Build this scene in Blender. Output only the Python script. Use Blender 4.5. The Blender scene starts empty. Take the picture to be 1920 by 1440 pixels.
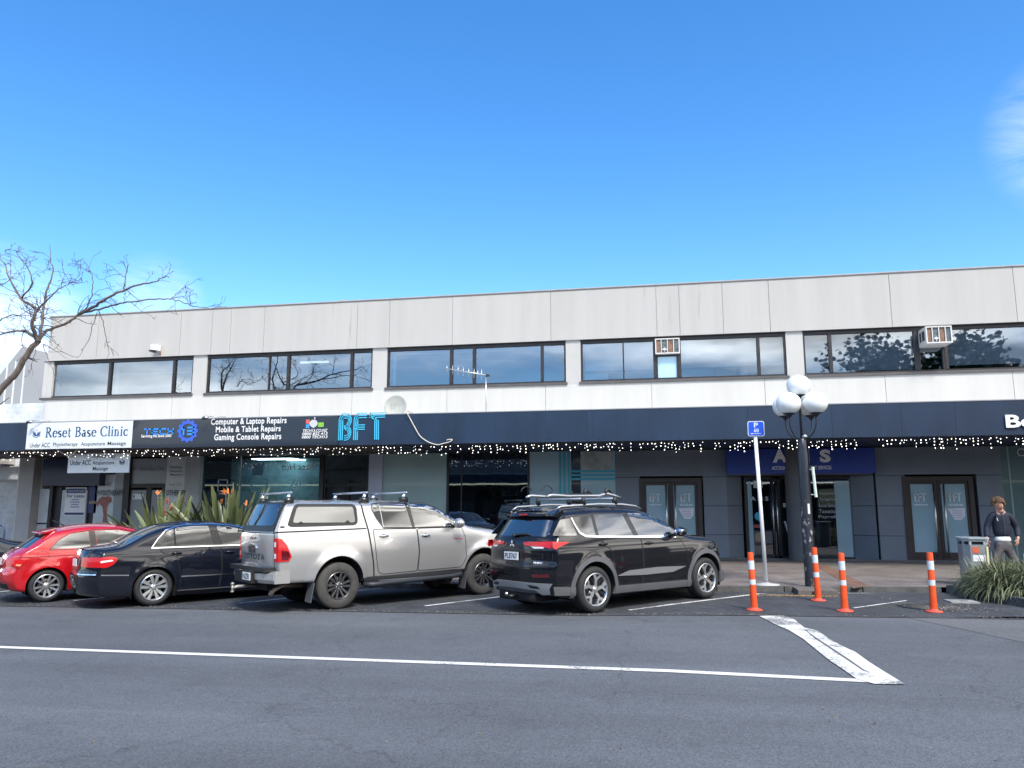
import bpy, bmesh, math, random
import numpy as np
from mathutils import Vector, Matrix
from mathutils.geometry import delaunay_2d_cdt
C = bpy.context.scene
COL = C.collection
rnd = random.Random(7)
rad = math.radians

# ---------------------------------------------------------------- camera, light, exposure
F_PX, PITCH, YAW, EYE = 1442.0, rad(8.9), rad(-11.0), 1.7
cam_data = bpy.data.cameras.new('camera')
cam = bpy.data.objects.new('camera', cam_data); COL.objects.link(cam)
cam.location = (0, 0, EYE); cam.rotation_euler = (math.pi/2 + PITCH, 0, -YAW)
cam_data.sensor_width = 36; cam_data.lens = F_PX/1920*36
cam_data.clip_start = .1; cam_data.clip_end = 3000
C.camera = cam
C.render.resolution_x, C.render.resolution_y = 1024, 768
C.view_settings.view_transform = 'Standard'; C.view_settings.look = 'None'
C.view_settings.exposure = 1.5; C.view_settings.gamma = 1
C.view_settings.use_curve_mapping = False
SUN_EL, SUN_AZ = rad(50), rad(150)        # azimuth measured clockwise from +Y
sun_d = bpy.data.lights.new('sun', 'SUN'); sun_d.energy = 1.5; sun_d.angle = rad(14); sun_d.color = (1, .95, .87)
sun = bpy.data.objects.new('sun', sun_d); COL.objects.link(sun)
sdir = Vector((math.sin(SUN_AZ)*math.cos(SUN_EL), math.cos(SUN_AZ)*math.cos(SUN_EL), math.sin(SUN_EL)))
sun.rotation_euler = sdir.to_track_quat('Z', 'Y').to_euler()
sun.location = (0, 0, 30)
W = bpy.data.worlds.new('World'); C.world = W; W.use_nodes = True
wn, wl = W.node_tree.nodes, W.node_tree.links
wn.clear()
def N(t, **k):
    n = wn.new(t)
    for a, v in k.items(): setattr(n, a, v)
    return n
wo = N('ShaderNodeOutputWorld'); bg = N('ShaderNodeBackground'); sky = N('ShaderNodeTexSky')
sky.sky_type = 'NISHITA'; sky.sun_disc = False; sky.sun_elevation = SUN_EL; sky.sun_rotation = SUN_AZ
sky.air_density = 1.0; sky.dust_density = .3; sky.ozone_density = 2.2; sky.altitude = 0
hsv = N('ShaderNodeHueSaturation'); hsv.inputs['Saturation'].default_value = 1.33; hsv.inputs['Value'].default_value = .80
hsv.inputs['Hue'].default_value = .503
wl.new(sky.outputs[0], hsv.inputs['Color'])
tc = N('ShaderNodeTexCoord'); sep = N('ShaderNodeSeparateXYZ'); wl.new(tc.outputs['Generated'], sep.inputs[0])
def mth(op, a, b=None, clamp=False):
    n = N('ShaderNodeMath', operation=op); n.use_clamp = clamp
    for i, v in enumerate((a, b)):
        if v is None: continue
        if isinstance(v, (int, float)): n.inputs[i].default_value = v
        else: wl.new(v, n.inputs[i])
    return n.outputs[0]
# cloud field: noise over the sky plane, thick in the half of the sky behind the photographer
cmb = N('ShaderNodeCombineXYZ'); wl.new(sep.outputs[0], cmb.inputs[0]); wl.new(sep.outputs[1], cmb.inputs[1]); wl.new(mth('MULTIPLY', sep.outputs[2], 4.2), cmb.inputs[2])
no = N('ShaderNodeTexNoise'); no.inputs['Scale'].default_value = 1.9; no.inputs['Detail'].default_value = 9; no.inputs['Roughness'].default_value = .56
wl.new(cmb.outputs[0], no.inputs['Vector'])
back = mth('MULTIPLY_ADD', sep.outputs[1], -.75); back.node.inputs[2].default_value = .0
back = mth('MINIMUM', mth('MAXIMUM', back, -1.0), .08)
cl = mth('ADD', no.outputs[0], back)
def near_dir(v, width):
    d = N('ShaderNodeVectorMath', operation='DOT_PRODUCT'); nv = N('ShaderNodeVectorMath', operation='NORMALIZE')
    wl.new(tc.outputs['Generated'], nv.inputs[0]); wl.new(nv.outputs[0], d.inputs[0]); d.inputs[1].default_value = Vector(v).normalized()
    mr = N('ShaderNodeMapRange'); mr.inputs[1].default_value = math.cos(rad(width)); mr.inputs[2].default_value = 1.0
    wl.new(d.outputs['Value'], mr.inputs[0]); mr.interpolation_type = 'SMOOTHSTEP'
    return mr.outputs[0]
def ray(px, py):
    fw = Vector((math.sin(YAW)*math.cos(PITCH), math.cos(YAW)*math.cos(PITCH), math.sin(PITCH)))
    rt = Vector((math.cos(YAW), -math.sin(YAW), 0)); up = rt.cross(fw)
    return fw*F_PX + rt*(px-960) + up*(720-py)
cl = mth('ADD', cl, mth('MULTIPLY', mth('MAXIMUM', sep.outputs[0], 0), .50))     # more cloud to the right, outside the picture
cr = N('ShaderNodeMapRange'); cr.inputs[1].default_value = .50; cr.inputs[2].default_value = .86; cr.interpolation_type = 'SMOOTHSTEP'
wl.new(cl, cr.inputs[0])
no2 = N('ShaderNodeTexNoise'); no2.inputs['Scale'].default_value = 4.2; no2.inputs['Detail'].default_value = 6; wl.new(cmb.outputs[0], no2.inputs['Vector'])
shade = N('ShaderNodeMapRange'); shade.inputs[1].default_value = .40; shade.inputs[2].default_value = .62; shade.inputs[3].default_value = 1.3; shade.inputs[4].default_value = 13.5
wl.new(no2.outputs[0], shade.inputs[0])
ccol = N('ShaderNodeMix', data_type='RGBA', blend_type='MULTIPLY'); ccol.inputs[0].default_value = 1
ccol.inputs[6].default_value = (1, .965, .91, 1); wl.new(shade.outputs[0], ccol.inputs[7])
mx = N('ShaderNodeMix', data_type='RGBA'); wl.new(cr.outputs[0], mx.inputs[0]); wl.new(hsv.outputs[0], mx.inputs[6]); wl.new(ccol.outputs[2], mx.inputs[7])
loc = None
for (px, py, w_, k) in ((2030, 240, 5.5, .5), (290, 565, 3.5, .5), (-20, 650, 7, 1.1)):
    t_ = mth('MULTIPLY', near_dir(ray(px, py), w_), k); loc = t_ if loc is None else mth('ADD', loc, t_)
wn3 = N('ShaderNodeTexNoise'); wn3.inputs['Scale'].default_value = 6; wn3.inputs['Detail'].default_value = 13; wn3.inputs['Roughness'].default_value = .68; wn3.inputs['Distortion'].default_value = .5; wl.new(cmb.outputs[0], wn3.inputs['Vector'])
wmr = N('ShaderNodeMapRange'); wmr.inputs[1].default_value = .34; wmr.inputs[2].default_value = .68; wl.new(wn3.outputs[0], wmr.inputs[0])
lf = mth('MULTIPLY', loc, wmr.outputs[0], True)
mxl = N('ShaderNodeMix', data_type='RGBA'); wl.new(lf, mxl.inputs[0]); wl.new(mx.outputs[2], mxl.inputs[6]); mxl.inputs[7].default_value = (3.6, 4.0, 4.8, 1)
wl.new(mxl.outputs[2], bg.inputs[0]); bg.inputs[1].default_value = .13; wl.new(bg.outputs[0], wo.inputs[0])

# ---------------------------------------------------------------- helpers: where things stand
def gz(x): return .0145*min(max(x, -30), 0)          # the street falls gently to the left
def at(px, py, Y):                                    # point on the upright plane y = Y
    d = ray(px, py); t = Y/d.y
    return Vector((d.x*t, Y, EYE + d.z*t))
def gr(px, py, dz=0.0):                               # point on the street surface raised by dz
    d = ray(px, py); z = dz
    for _ in range(12):
        t = (z-EYE)/d.z; z = gz(d.x*t)+dz
    return Vector((d.x*t, d.y*t, z))

# ---------------------------------------------------------------- materials
MATS = {}
def mat(name, col, rough=.6, metal=0., coat=0., spec=.5, ior=None, var=0., vscale=3., bump=0., bscale=40., emit=None, estr=0., sheen=0., dirt=None, stretch=None, alpha=None):
    if name in MATS: return MATS[name]
    m = bpy.data.materials.new(name); m.use_nodes = True
    nt = m.node_tree; n, l = nt.nodes, nt.links
    b = n['Principled BSDF']
    b.inputs['Base Color'].default_value = (*col, 1); b.inputs['Roughness'].default_value = rough
    b.inputs['Metallic'].default_value = metal; b.inputs['Coat Weight'].default_value = coat
    b.inputs['Specular IOR Level'].default_value = spec
    if coat: b.inputs['Coat Roughness'].default_value = .03
    if ior: b.inputs['IOR'].default_value = ior
    if emit: b.inputs['Emission Color'].default_value = (*emit, 1); b.inputs['Emission Strength'].default_value = estr
    t = n.new('ShaderNodeTexCoord'); mp = n.new('ShaderNodeMapping'); l.new(t.outputs['Object'], mp.inputs[0])
    if stretch: mp.inputs['Scale'].default_value = stretch
    if var:
        no = n.new('ShaderNodeTexNoise'); no.inputs['Scale'].default_value = vscale; no.inputs['Detail'].default_value = 8; no.inputs['Roughness'].default_value = .62
        l.new(mp.outputs[0], no.inputs[0])
        mr = n.new('ShaderNodeMapRange'); mr.inputs[1].default_value = .3; mr.inputs[2].default_value = .7
        mr.inputs[3].default_value = 1-var; mr.inputs[4].default_value = 1+var; l.new(no.outputs[0], mr.inputs[0])
        mi = n.new('ShaderNodeMix'); mi.data_type = 'RGBA'; mi.blend_type = 'MULTIPLY'; mi.inputs[0].default_value = 1
        mi.inputs[6].default_value = (*col, 1); l.new(mr.outputs[0], mi.inputs[7])
        out = mi.outputs[2]
        if dirt:
            no3 = n.new('ShaderNodeTexNoise'); no3.inputs['Scale'].default_value = dirt[1]; no3.inputs['Detail'].default_value = 7; no3.inputs['Roughness'].default_value = .7
            l.new(mp.outputs[0], no3.inputs[0])
            r3 = n.new('ShaderNodeMapRange'); r3.inputs[1].default_value = dirt[2]; r3.inputs[2].default_value = dirt[2]+.12; l.new(no3.outputs[0], r3.inputs[0])
            m3 = n.new('ShaderNodeMix'); m3.data_type = 'RGBA'; l.new(r3.outputs[0], m3.inputs[0]); l.new(out, m3.inputs[6]); m3.inputs[7].default_value = (*dirt[0], 1)
            out = m3.outputs[2]
        l.new(out, b.inputs['Base Color'])
    if bump:
        nb = n.new('ShaderNodeTexNoise'); nb.inputs['Scale'].default_value = bscale; nb.inputs['Detail'].default_value = 4; l.new(mp.outputs[0], nb.inputs[0])
        bu = n.new('ShaderNodeBump'); bu.inputs['Strength'].default_value = bump; bu.inputs['Distance'].default_value = .02
        l.new(nb.outputs[0], bu.inputs['Height']); l.new(bu.outputs[0], b.inputs['Normal'])
    MATS[name] = m
    return m
def glass_mat(name, tint, refl, rough=.02, wave=.0, opacity=.0):
    """window glass: mirror-like reflection over a see-through tinted pane"""
    if name in MATS: return MATS[name]
    m = bpy.data.materials.new(name); m.use_nodes = True; n, l = m.node_tree.nodes, m.node_tree.links
    n.clear(); o = n.new('ShaderNodeOutputMaterial'); g = n.new('ShaderNodeBsdfGlossy'); g.inputs['Roughness'].default_value = rough
    g.inputs['Color'].default_value = (.80, .90, 1, 1)
    t = n.new('ShaderNodeBsdfTransparent'); t.inputs[0].default_value = (*tint, 1)
    fr = n.new('ShaderNodeFresnel'); fr.inputs[0].default_value = 1.45
    ad = n.new('ShaderNodeMath'); ad.operation = 'ADD'; ad.use_clamp = True; ad.inputs[1].default_value = refl; l.new(fr.outputs[0], ad.inputs[0])
    mi = n.new('ShaderNodeMixShader'); l.new(ad.outputs[0], mi.inputs[0]); l.new(g.outputs[0], mi.inputs[2])
    if opacity:
        d = n.new('ShaderNodeBsdfDiffuse'); d.inputs[0].default_value = (*tint, 1); m2 = n.new('ShaderNodeMixShader'); m2.inputs[0].default_value = opacity
        l.new(t.outputs[0], m2.inputs[1]); l.new(d.outputs[0], m2.inputs[2]); l.new(m2.outputs[0], mi.inputs[1])
    else: l.new(t.outputs[0], mi.inputs[1])
    if wave:
        tc_ = n.new('ShaderNodeTexCoord'); nb = n.new('ShaderNodeTexNoise'); nb.inputs['Scale'].default_value = .7; l.new(tc_.outputs['Object'], nb.inputs[0])
        bu = n.new('ShaderNodeBump'); bu.inputs['Strength'].default_value = wave; bu.inputs['Distance'].default_value = .02
        l.new(nb.outputs[0], bu.inputs['Height']); l.new(bu.outputs[0], g.inputs['Normal'])
    l.new(mi.outputs[0], o.inputs[0]); MATS[name] = m
    return m

# ---------------------------------------------------------------- mesh builder
class MB:
    def __init__(s): s.v = []; s.f = []; s.m = []; s.mats = []; s.cur = 0; s.sm = []; s.smooth = False
    def use(s, m, smooth=None):
        if m not in s.mats: s.mats.append(m)
        s.cur = s.mats.index(m)
        if smooth is not None: s.smooth = smooth
        return s
    def add(s, vs, fs):
        o = len(s.v); s.v.extend(tuple(p) for p in vs)
        for f in fs: s.f.append(tuple(i+o for i in f)); s.m.append(s.cur); s.sm.append(s.smooth)
        return s
    def box(s, x0, x1, y0, y1, z0, z1, M=None):
        vs = [(x, y, z) for x in (x0, x1) for y in (y0, y1) for z in (z0, z1)]
        if M is not None: vs = [M @ Vector(p) for p in vs]
        return s.add(vs, [(0, 1, 3, 2), (4, 6, 7, 5), (0, 4, 5, 1), (2, 3, 7, 6), (0, 2, 6, 4), (1, 5, 7, 3)])
    def tube(s, pts, r, n=8, cap=True):
        pts = [Vector(p) for p in pts]; rs = r if hasattr(r, '__len__') else [r]*len(pts)
        vs = []; prev = None
        for i, p in enumerate(pts):
            a = pts[max(i-1, 0)]; b = pts[min(i+1, len(pts)-1)]; d = (b-a)
            d = d.normalized() if d.length > 1e-9 else Vector((0, 0, 1))
            if prev is None:
                up = Vector((0, 0, 1)) if abs(d.z) < .9 else Vector((1, 0, 0)); x = d.cross(up).normalized()
            else:
                x = (prev - d*prev.dot(d)); x = x.normalized() if x.length > 1e-6 else d.orthogonal().normalized()
            prev = x; y = d.cross(x)
            for k in range(n):
                a_ = 2*math.pi*k/n; vs.append(p + (x*math.cos(a_)+y*math.sin(a_))*rs[i])
        fs = [(i*n+k, i*n+(k+1) % n, (i+1)*n+(k+1) % n, (i+1)*n+k) for i in range(len(pts)-1) for k in range(n)]
        if cap: fs += [tuple(range(n))[::-1], tuple((len(pts)-1)*n+k for k in range(n))]
        return s.add(vs, fs)
    def lathe(s, prof, n=32, M=None, close=False):      # prof: (r, h) about Z
        vs = []
        for r, h in prof:
            for k in range(n):
                a = 2*math.pi*k/n; p = Vector((r*math.cos(a), r*math.sin(a), h)); vs.append(M @ p if M is not None else p)
        m = len(prof); R = m if close else m-1
        fs = [(i*n+k, i*n+(k+1) % n, ((i+1) % m)*n+(k+1) % n, ((i+1) % m)*n+k) for i in range(R) for k in range(n)]
        return s.add(vs, fs)
    def prism(s, poly, a0, a1, fn):                     # poly 2d, extruded from a0 to a1; fn(u, v, a) gives the point
        n = len(poly)
        vs = [fn(u, v, a0) for u, v in poly] + [fn(u, v, a1) for u, v in poly]
        return s.add(vs, [tuple(range(n))[::-1], tuple(range(n, 2*n))] + [(i, (i+1) % n, n+(i+1) % n, n+i) for i in range(n)])
    def sphere(s, c, r, n=16, m=10, sc=(1, 1, 1), M=None):
        vs = []
        for i in range(m+1):
            t = math.pi*i/m
            for k in range(n):
                a = 2*math.pi*k/n; p = Vector((c[0]+r*sc[0]*math.sin(t)*math.cos(a), c[1]+r*sc[1]*math.sin(t)*math.sin(a), c[2]+r*sc[2]*math.cos(t)))
                vs.append(M @ p if M is not None else p)
        return s.add(vs, [(i*n+k, (i+1)*n+k, (i+1)*n+(k+1) % n, i*n+(k+1) % n) for i in range(m) for k in range(n)])
    def build(s, name, parent=None, fix=True, bevel=0., auto=None):
        me = bpy.data.meshes.new(name); me.from_pydata(s.v, [], s.f)
        for m in s.mats: me.materials.append(m)
        me.polygons.foreach_set('material_index', s.m); me.polygons.foreach_set('use_smooth', s.sm)
        if fix:
            bm = bmesh.new(); bm.from_mesh(me)
            bmesh.ops.remove_doubles(bm, verts=bm.verts, dist=1e-5)
            bmesh.ops.recalc_face_normals(bm, faces=bm.faces); bm.to_mesh(me); bm.free()
        o = bpy.data.objects.new(name, me); COL.objects.link(o)
        if parent: o.parent = parent
        if bevel:
            b = o.modifiers.new('b', 'BEVEL'); b.width = bevel; b.segments = 2; b.limit_method = 'ANGLE'; b.harden_normals = False
        if auto is not None:
            me.update()
            try: me.set_sharp_from_angle(angle=rad(auto))
            except Exception: pass
        return o
def tag(o, label, cat, group=None):
    o['label'] = label; o['category'] = cat
    if group: o['group'] = group
    return o
def thing(name, label, cat, loc=(0, 0, 0), rz=0, group=None):
    o = bpy.data.objects.new(name, None); COL.objects.link(o); o.location = loc; o.rotation_euler = (0, 0, rz)
    o.empty_display_size = .2
    return tag(o, label, cat, group)
def struct(o): o['kind'] = 'structure'; return o
_tc = {}
def text_mesh(body, bold=0., ext=0., spacing=1., shear=0.):
    key = (body, bold, ext, spacing, shear)
    if key in _tc: return _tc[key]
    cu = bpy.data.curves.new('t', 'FONT'); cu.body = body; cu.size = 1; cu.offset = bold; cu.extrude = ext; cu.space_character = spacing; cu.resolution_u = 3; cu.shear = shear
    ob = bpy.data.objects.new('t', cu); COL.objects.link(ob)
    dg = bpy.context.evaluated_depsgraph_get(); me = ob.evaluated_get(dg).to_mesh()
    vs = np.array([v.co[:] for v in me.vertices]); fs = [tuple(p.vertices) for p in me.polygons]
    ob.evaluated_get(dg).to_mesh_clear(); bpy.data.objects.remove(ob); bpy.data.curves.remove(cu)
    mn, mxx = vs.min(0), vs.max(0); vs[:, :2] = (vs[:, :2]-mn[:2])/np.maximum(mxx[:2]-mn[:2], 1e-6)
    _tc[key] = (vs, fs); return vs, fs
def add_text(mb, body, x0, x1, z0, z1, y, bold=0., depth=.0, spacing=1., shear=0., slope=0., serif=False):
    """text standing on the plane y, facing -Y"""
    vs, fs = text_mesh(body, bold, 0.01 if depth else 0, spacing, shear)
    P = []
    for u, v, w in vs:
        yy = y - (depth if w > 0 else 0)
        P.append((x0+u*(x1-x0), yy, z0+v*(z1-z0)+slope*u*(x1-x0)))
    mb.add(P, fs)
def px_text(mb, body, a, b, Y, **k):
    """a = pixel of the text's top left, b = bottom right, on plane Y"""
    p, q = at(a[0], a[1], Y), at(b[0], b[1], Y); add_text(mb, body, p.x, q.x, q.z, p.z, Y, **k)

# ---------------------------------------------------------------- surface materials
def brick_mat(name, c1, c2, mortar, scale, w=.2, h=.1, rot=45, rough=.8, dirt=None, bump=.25, green=None):
    m = bpy.data.materials.new(name); m.use_nodes = True; nt = m.node_tree; n, l = nt.nodes, nt.links; b = n['Principled BSDF']
    t = n.new('ShaderNodeTexCoord'); mp = n.new('ShaderNodeMapping'); mp.inputs['Rotation'].default_value = (0, 0, rad(rot)); l.new(t.outputs['Object'], mp.inputs[0])
    br = n.new('ShaderNodeTexBrick'); br.inputs['Color1'].default_value = (*c1, 1); br.inputs['Color2'].default_value = (*c2, 1); br.inputs['Mortar'].default_value = (*mortar, 1)
    br.inputs['Scale'].default_value = scale; br.inputs['Brick Width'].default_value = w; br.inputs['Row Height'].default_value = h; br.inputs['Mortar Size'].default_value = .006
    l.new(mp.outputs[0], br.inputs[0])
    no = n.new('ShaderNodeTexNoise'); no.inputs['Scale'].default_value = 1.1; no.inputs['Detail'].default_value = 10; no.inputs['Roughness'].default_value = .65; l.new(t.outputs['Object'], no.inputs[0])
    mr = n.new('ShaderNodeMapRange'); mr.inputs[1].default_value = .3; mr.inputs[2].default_value = .7; mr.inputs[3].default_value = .62; mr.inputs[4].default_value = 1.3; l.new(no.outputs[0], mr.inputs[0])
    mi = n.new('ShaderNodeMix'); mi.data_type = 'RGBA'; mi.blend_type = 'MULTIPLY'; mi.inputs[0].default_value = 1; l.new(br.outputs[0], mi.inputs[6]); l.new(mr.outputs[0], mi.inputs[7])
    out = mi.outputs[2]
    if green:
        no2 = n.new('ShaderNodeTexNoise'); no2.inputs['Scale'].default_value = green[1]; no2.inputs['Detail'].default_value = 8; l.new(t.outputs['Object'], no2.inputs[0])
        r2 = n.new('ShaderNodeMapRange'); r2.inputs[1].default_value = green[2]; r2.inputs[2].default_value = green[2]+.15; r2.inputs[4].default_value = .75; l.new(no2.outputs[0], r2.inputs[0])
        m2 = n.new('ShaderNodeMix'); m2.data_type = 'RGBA'; l.new(r2.outputs[0], m2.inputs[0]); l.new(out, m2.inputs[6]); m2.inputs[7].default_value = (*green[0], 1); out = m2.outputs[2]
    l.new(out, b.inputs['Base Color']); b.inputs['Roughness'].default_value = rough
    bu = n.new('ShaderNodeBump'); bu.inputs['Strength'].default_value = bump; bu.inputs['Distance'].default_value = .01; l.new(br.outputs[1], bu.inputs['Height']); bu.invert = True; l.new(bu.outputs[0], b.inputs['Normal'])
    MATS[name] = m; return m
def asphalt_mat(name, base, patches):
    m = bpy.data.materials.new(name); m.use_nodes = True; nt = m.node_tree; n, l = nt.nodes, nt.links; b = n['Principled BSDF']
    t = n.new('ShaderNodeTexCoord')
    def noise(s, d, r=.6, st=None):
        o = n.new('ShaderNodeTexNoise'); o.inputs['Scale'].default_value = s; o.inputs['Detail'].default_value = d; o.inputs['Roughness'].default_value = r
        if st: mp = n.new('ShaderNodeMapping'); mp.inputs['Scale'].default_value = st; l.new(t.outputs['Object'], mp.inputs[0]); l.new(mp.outputs[0], o.inputs[0])
        else: l.new(t.outputs['Object'], o.inputs[0])
        return o.outputs[0]
    def mr(src, a, b_, c, d):
        o = n.new('ShaderNodeMapRange'); 
        for i, v in enumerate((a, b_, c, d)): o.inputs[i+1].default_value = v
        l.new(src, o.inputs[0]); return o.outputs[0]
    def mul(a, b_):
        o = n.new('ShaderNodeMath'); o.operation = 'MULTIPLY'; l.new(a, o.inputs[0]); l.new(b_, o.inputs[1]); return o.outputs[0]
    v = n.new('ShaderNodeTexVoronoi'); v.inputs['Scale'].default_value = 85; l.new(t.outputs['Object'], v.inputs[0])
    sepc = n.new('ShaderNodeSeparateColor'); l.new(v.outputs['Color'], sepc.inputs[0])
    grains = mr(sepc.outputs[0], 0, 1, .72, 1.28)
    big = mr(noise(.35, 8, .6, (.5, 1.3, 1)), .3, .7, .84, 1.15)
    streak = mr(noise(1.1, 6, .6, (.05, 1.0, 1)), .35, .68, .90, 1.09)
    k = mul(mul(grains, big), streak)
    spot = mr(noise(5.5, 6, .7), .66, .74, 1, 1.55)
    k = mul(k, spot)
    k = mul(k, mr(noise(1.3, 8, .7), .54, .70, 1, .80)); k = mul(k, mr(noise(2.6, 8, .7, (.35, 1.4, 1)), .58, .72, 1, 1.14)); k = mul(k, mr(noise(.16, 4, .5), .40, .60, .93, 1.06))
    ve = n.new('ShaderNodeTexVoronoi'); ve.feature = 'DISTANCE_TO_EDGE'; ve.inputs['Scale'].default_value = .22; dn = n.new('ShaderNodeVectorMath'); dn.operation = 'ADD'; l.new(t.outputs['Object'], dn.inputs[0])
    nn_ = n.new('ShaderNodeTexNoise'); nn_.inputs['Scale'].default_value = 1.5; nn_.inputs['Detail'].default_value = 8; l.new(t.outputs['Object'], nn_.inputs[0]); l.new(nn_.outputs[1], dn.inputs[1]); l.new(dn.outputs[0], ve.inputs[0])
    k = mul(k, mr(ve.outputs[0], .0, .0035, .72, 1))
    mi = n.new('ShaderNodeMix'); mi.data_type = 'RGBA'; mi.blend_type = 'MULTIPLY'; mi.inputs[0].default_value = 1; mi.inputs[6].default_value = (*base, 1); l.new(k, mi.inputs[7])
    l.new(mi.outputs[2], b.inputs['Base Color']); b.inputs['Roughness'].default_value = .82; b.inputs['Specular IOR Level'].default_value = .35
    bu = n.new('ShaderNodeBump'); bu.inputs['Strength'].default_value = .55; bu.inputs['Distance'].default_value = .006; l.new(v.outputs['Distance'], bu.inputs['Height']); l.new(bu.outputs[0], b.inputs['Normal'])
    MATS[name] = m; return m
def paint_line_mat(name, wear):
    m = bpy.data.materials.new(name); m.use_nodes = True; nt = m.node_tree; n, l = nt.nodes, nt.links; b = n['Principled BSDF']
    t = n.new('ShaderNodeTexCoord'); no = n.new('ShaderNodeTexNoise'); no.inputs['Scale'].default_value = 30; no.inputs['Detail'].default_value = 6; no.inputs['Roughness'].default_value = .75; l.new(t.outputs['Object'], no.inputs[0])
    n2 = n.new('ShaderNodeTexNoise'); n2.inputs['Scale'].default_value = 1.6; n2.inputs['Detail'].default_value = 5; l.new(t.outputs['Object'], n2.inputs[0])
    ad = n.new('ShaderNodeMath'); ad.operation = 'ADD'; l.new(no.outputs[0], ad.inputs[0]); l.new(n2.outputs[0], ad.inputs[1])
    r = n.new('ShaderNodeMapRange'); r.inputs[1].default_value = wear; r.inputs[2].default_value = wear+.12; l.new(ad.outputs[0], r.inputs[0])
    mi = n.new('ShaderNodeMix'); mi.data_type = 'RGBA'; l.new(r.outputs[0], mi.inputs[0]); mi.inputs[6].default_value = (.66, .66, .63, 1); mi.inputs[7].default_value = (.16, .165, .17, 1)
    l.new(mi.outputs[2], b.inputs['Base Color']); b.inputs['Roughness'].default_value = .75; MATS[name] = m; return m

M_road = asphalt_mat('asphalt', (.108, .118, .130), None)
M_road2 = asphalt_mat('asphalt_old', (.122, .128, .134), None)
M_bay = brick_mat('bay_pavers', (.062, .067, .077), (.040, .045, .054), (.024, .026, .03), 1, .2, .1, 45, .85, green=((.055, .06, .03), .9, .60))
M_walk = brick_mat('footpath_pavers', (.205, .175, .158), (.155, .135, .125), (.09, .085, .08), 1, .4, .2, 0, .8, green=((.05, .052, .045), 1.4, .62))
M_orange = brick_mat('orange_pavers', (.23, .12, .085), (.17, .095, .07), (.07, .06, .05), 1, .2, .1, 20, .85)
M_kerb = mat('kerb_concrete', (.085, .085, .082), .9, var=.35, vscale=4, bump=.3, bscale=60, dirt=((.045, .045, .04), 1.2, .55))
M_line = paint_line_mat('line_paint', 1.12); M_lineworn = paint_line_mat('line_paint_worn', 1.0)

# ---------------------------------------------------------------- ground
def sheet(name, poly, dz, m, step=2.0):
    """flat polygon (x, y) lying on the sloping street, cut so that it follows it"""
    xs = [p[0] for p in poly]; bm = bmesh.new(); vs = [bm.verts.new((x, y, 0)) for x, y in poly]; bm.faces.new(vs)
    for cut in (0, -30):
        if min(xs) < cut < max(xs):
            bmesh.ops.bisect_plane(bm, geom=bm.verts[:]+bm.edges[:]+bm.faces[:], plane_co=(cut, 0, 0), plane_no=(1, 0, 0))
    for v in bm.verts: v.co.z = gz(v.co.x)+dz
    for f in bm.faces:
        f.normal_update()
        if f.normal.z < 0: f.normal_flip()
    me = bpy.data.meshes.new(name); bm.to_mesh(me); bm.free(); me.materials.append(m)
    o = bpy.data.objects.new(name, me); COL.objects.link(o); return struct(o)
EDGE = [(-60, 13.2), (-10.6, 12.75), (-6, 12.62), (-1.2, 12.45), (1.45, 12.85), (4.3, 13.1), (7, 13.2), (20, 13.2)]
sheet('ground', [(-1500, -1500), (1500, -1500), (1500, 1500), (-1500, 1500)], -.06, M_road2)
sheet('road', [(-120, -7.5), (120, -7.5), (120, 13.4), (20, 13.4)] + [(x, y+.02) for x, y in EDGE[::-1]] + [(-120, 13.2)], 0, M_road)
bk = [(-60, 16.6), (1.0, 16.1), (2.3, 16.3), (5.3, 16.75), (7.2, 14.3), (20, 14.3)]
sheet('parking_bay', [(x, y-.02) for x, y in EDGE] + bk[::-1], .004, M_bay)
sheet('road_edge_strip', [(x, y-.07) for x, y in EDGE] + [(x, y+.05) for x, y in EDGE[::-1]], .008, mat('edge_seam', (.05, .052, .055), .9, var=.4, vscale=6))
g0 = [gr(*p)[:2] for p in ((1700, 1158), (1920, 1205), (2100, 1230), (2100, 1160), (1900, 1157))]
sheet('road_patch', g0, .004, M_road2)
KERB = [(-60, 16.6), (1.0, 16.1), (2.3, 16.3), (5.3, 16.75)]
kb = MB().use(M_kerb)
def kerb_run(pts, h=.1, w=.15):
    P = []
    for x0, x1 in zip(pts[:-1], pts[1:]):
        n_ = max(1, int((Vector(x1)-Vector(x0)).length/1.2))
        for i in range(n_): P.append((Vector(x0).lerp(Vector(x1), i/n_), Vector(x0).lerp(Vector(x1), (i+.985)/n_)))
    for a, b in P:
        d = (b-a).normalized(); q = Vector((-d.y, d.x))*w
        pts4 = [a, b, b+q, a+q]; j = 0
        vs = [(p.x, p.y, gz(p.x)-.02) for p in pts4]; tp = [a+q*.12, b+q*.12, b+q, a+q]
        vs += [(p.x, p.y, gz(p.x)+h+j) for p in tp]
        kb.add(vs, [(0, 1, 2, 3), (4, 5, 6, 7)[::-1], (0, 1, 5, 4), (1, 2, 6, 5), (2, 3, 7, 6), (3, 0, 4, 7)])
kerb_run([(-30, 16.36), KERB[1], KERB[2], KERB[3]])
struct(kb.build('kerb'))
sheet('footpath', [(-60, 16.62), (1.0, 16.24), (2.3, 16.44), (5.3, 16.88), (9, 16.9), (30, 16.9), (30, 26), (-60, 26)], .094, M_walk)
st = [gr(*p, .1)[:2] for p in ((1528, 1060), (1545, 1058), (1632, 1099), (1600, 1103))]
sheet('footpath_brick_strip', st, .099, M_orange)
st = [gr(*p, .1)[:2] for p in ((1552, 1052), (1700, 1055), (1702, 1059), (1545, 1058))]
sheet('footpath_joint', st, .0985, mat('joint_stone', (.16, .15, .14), .85, var=.3))
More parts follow.
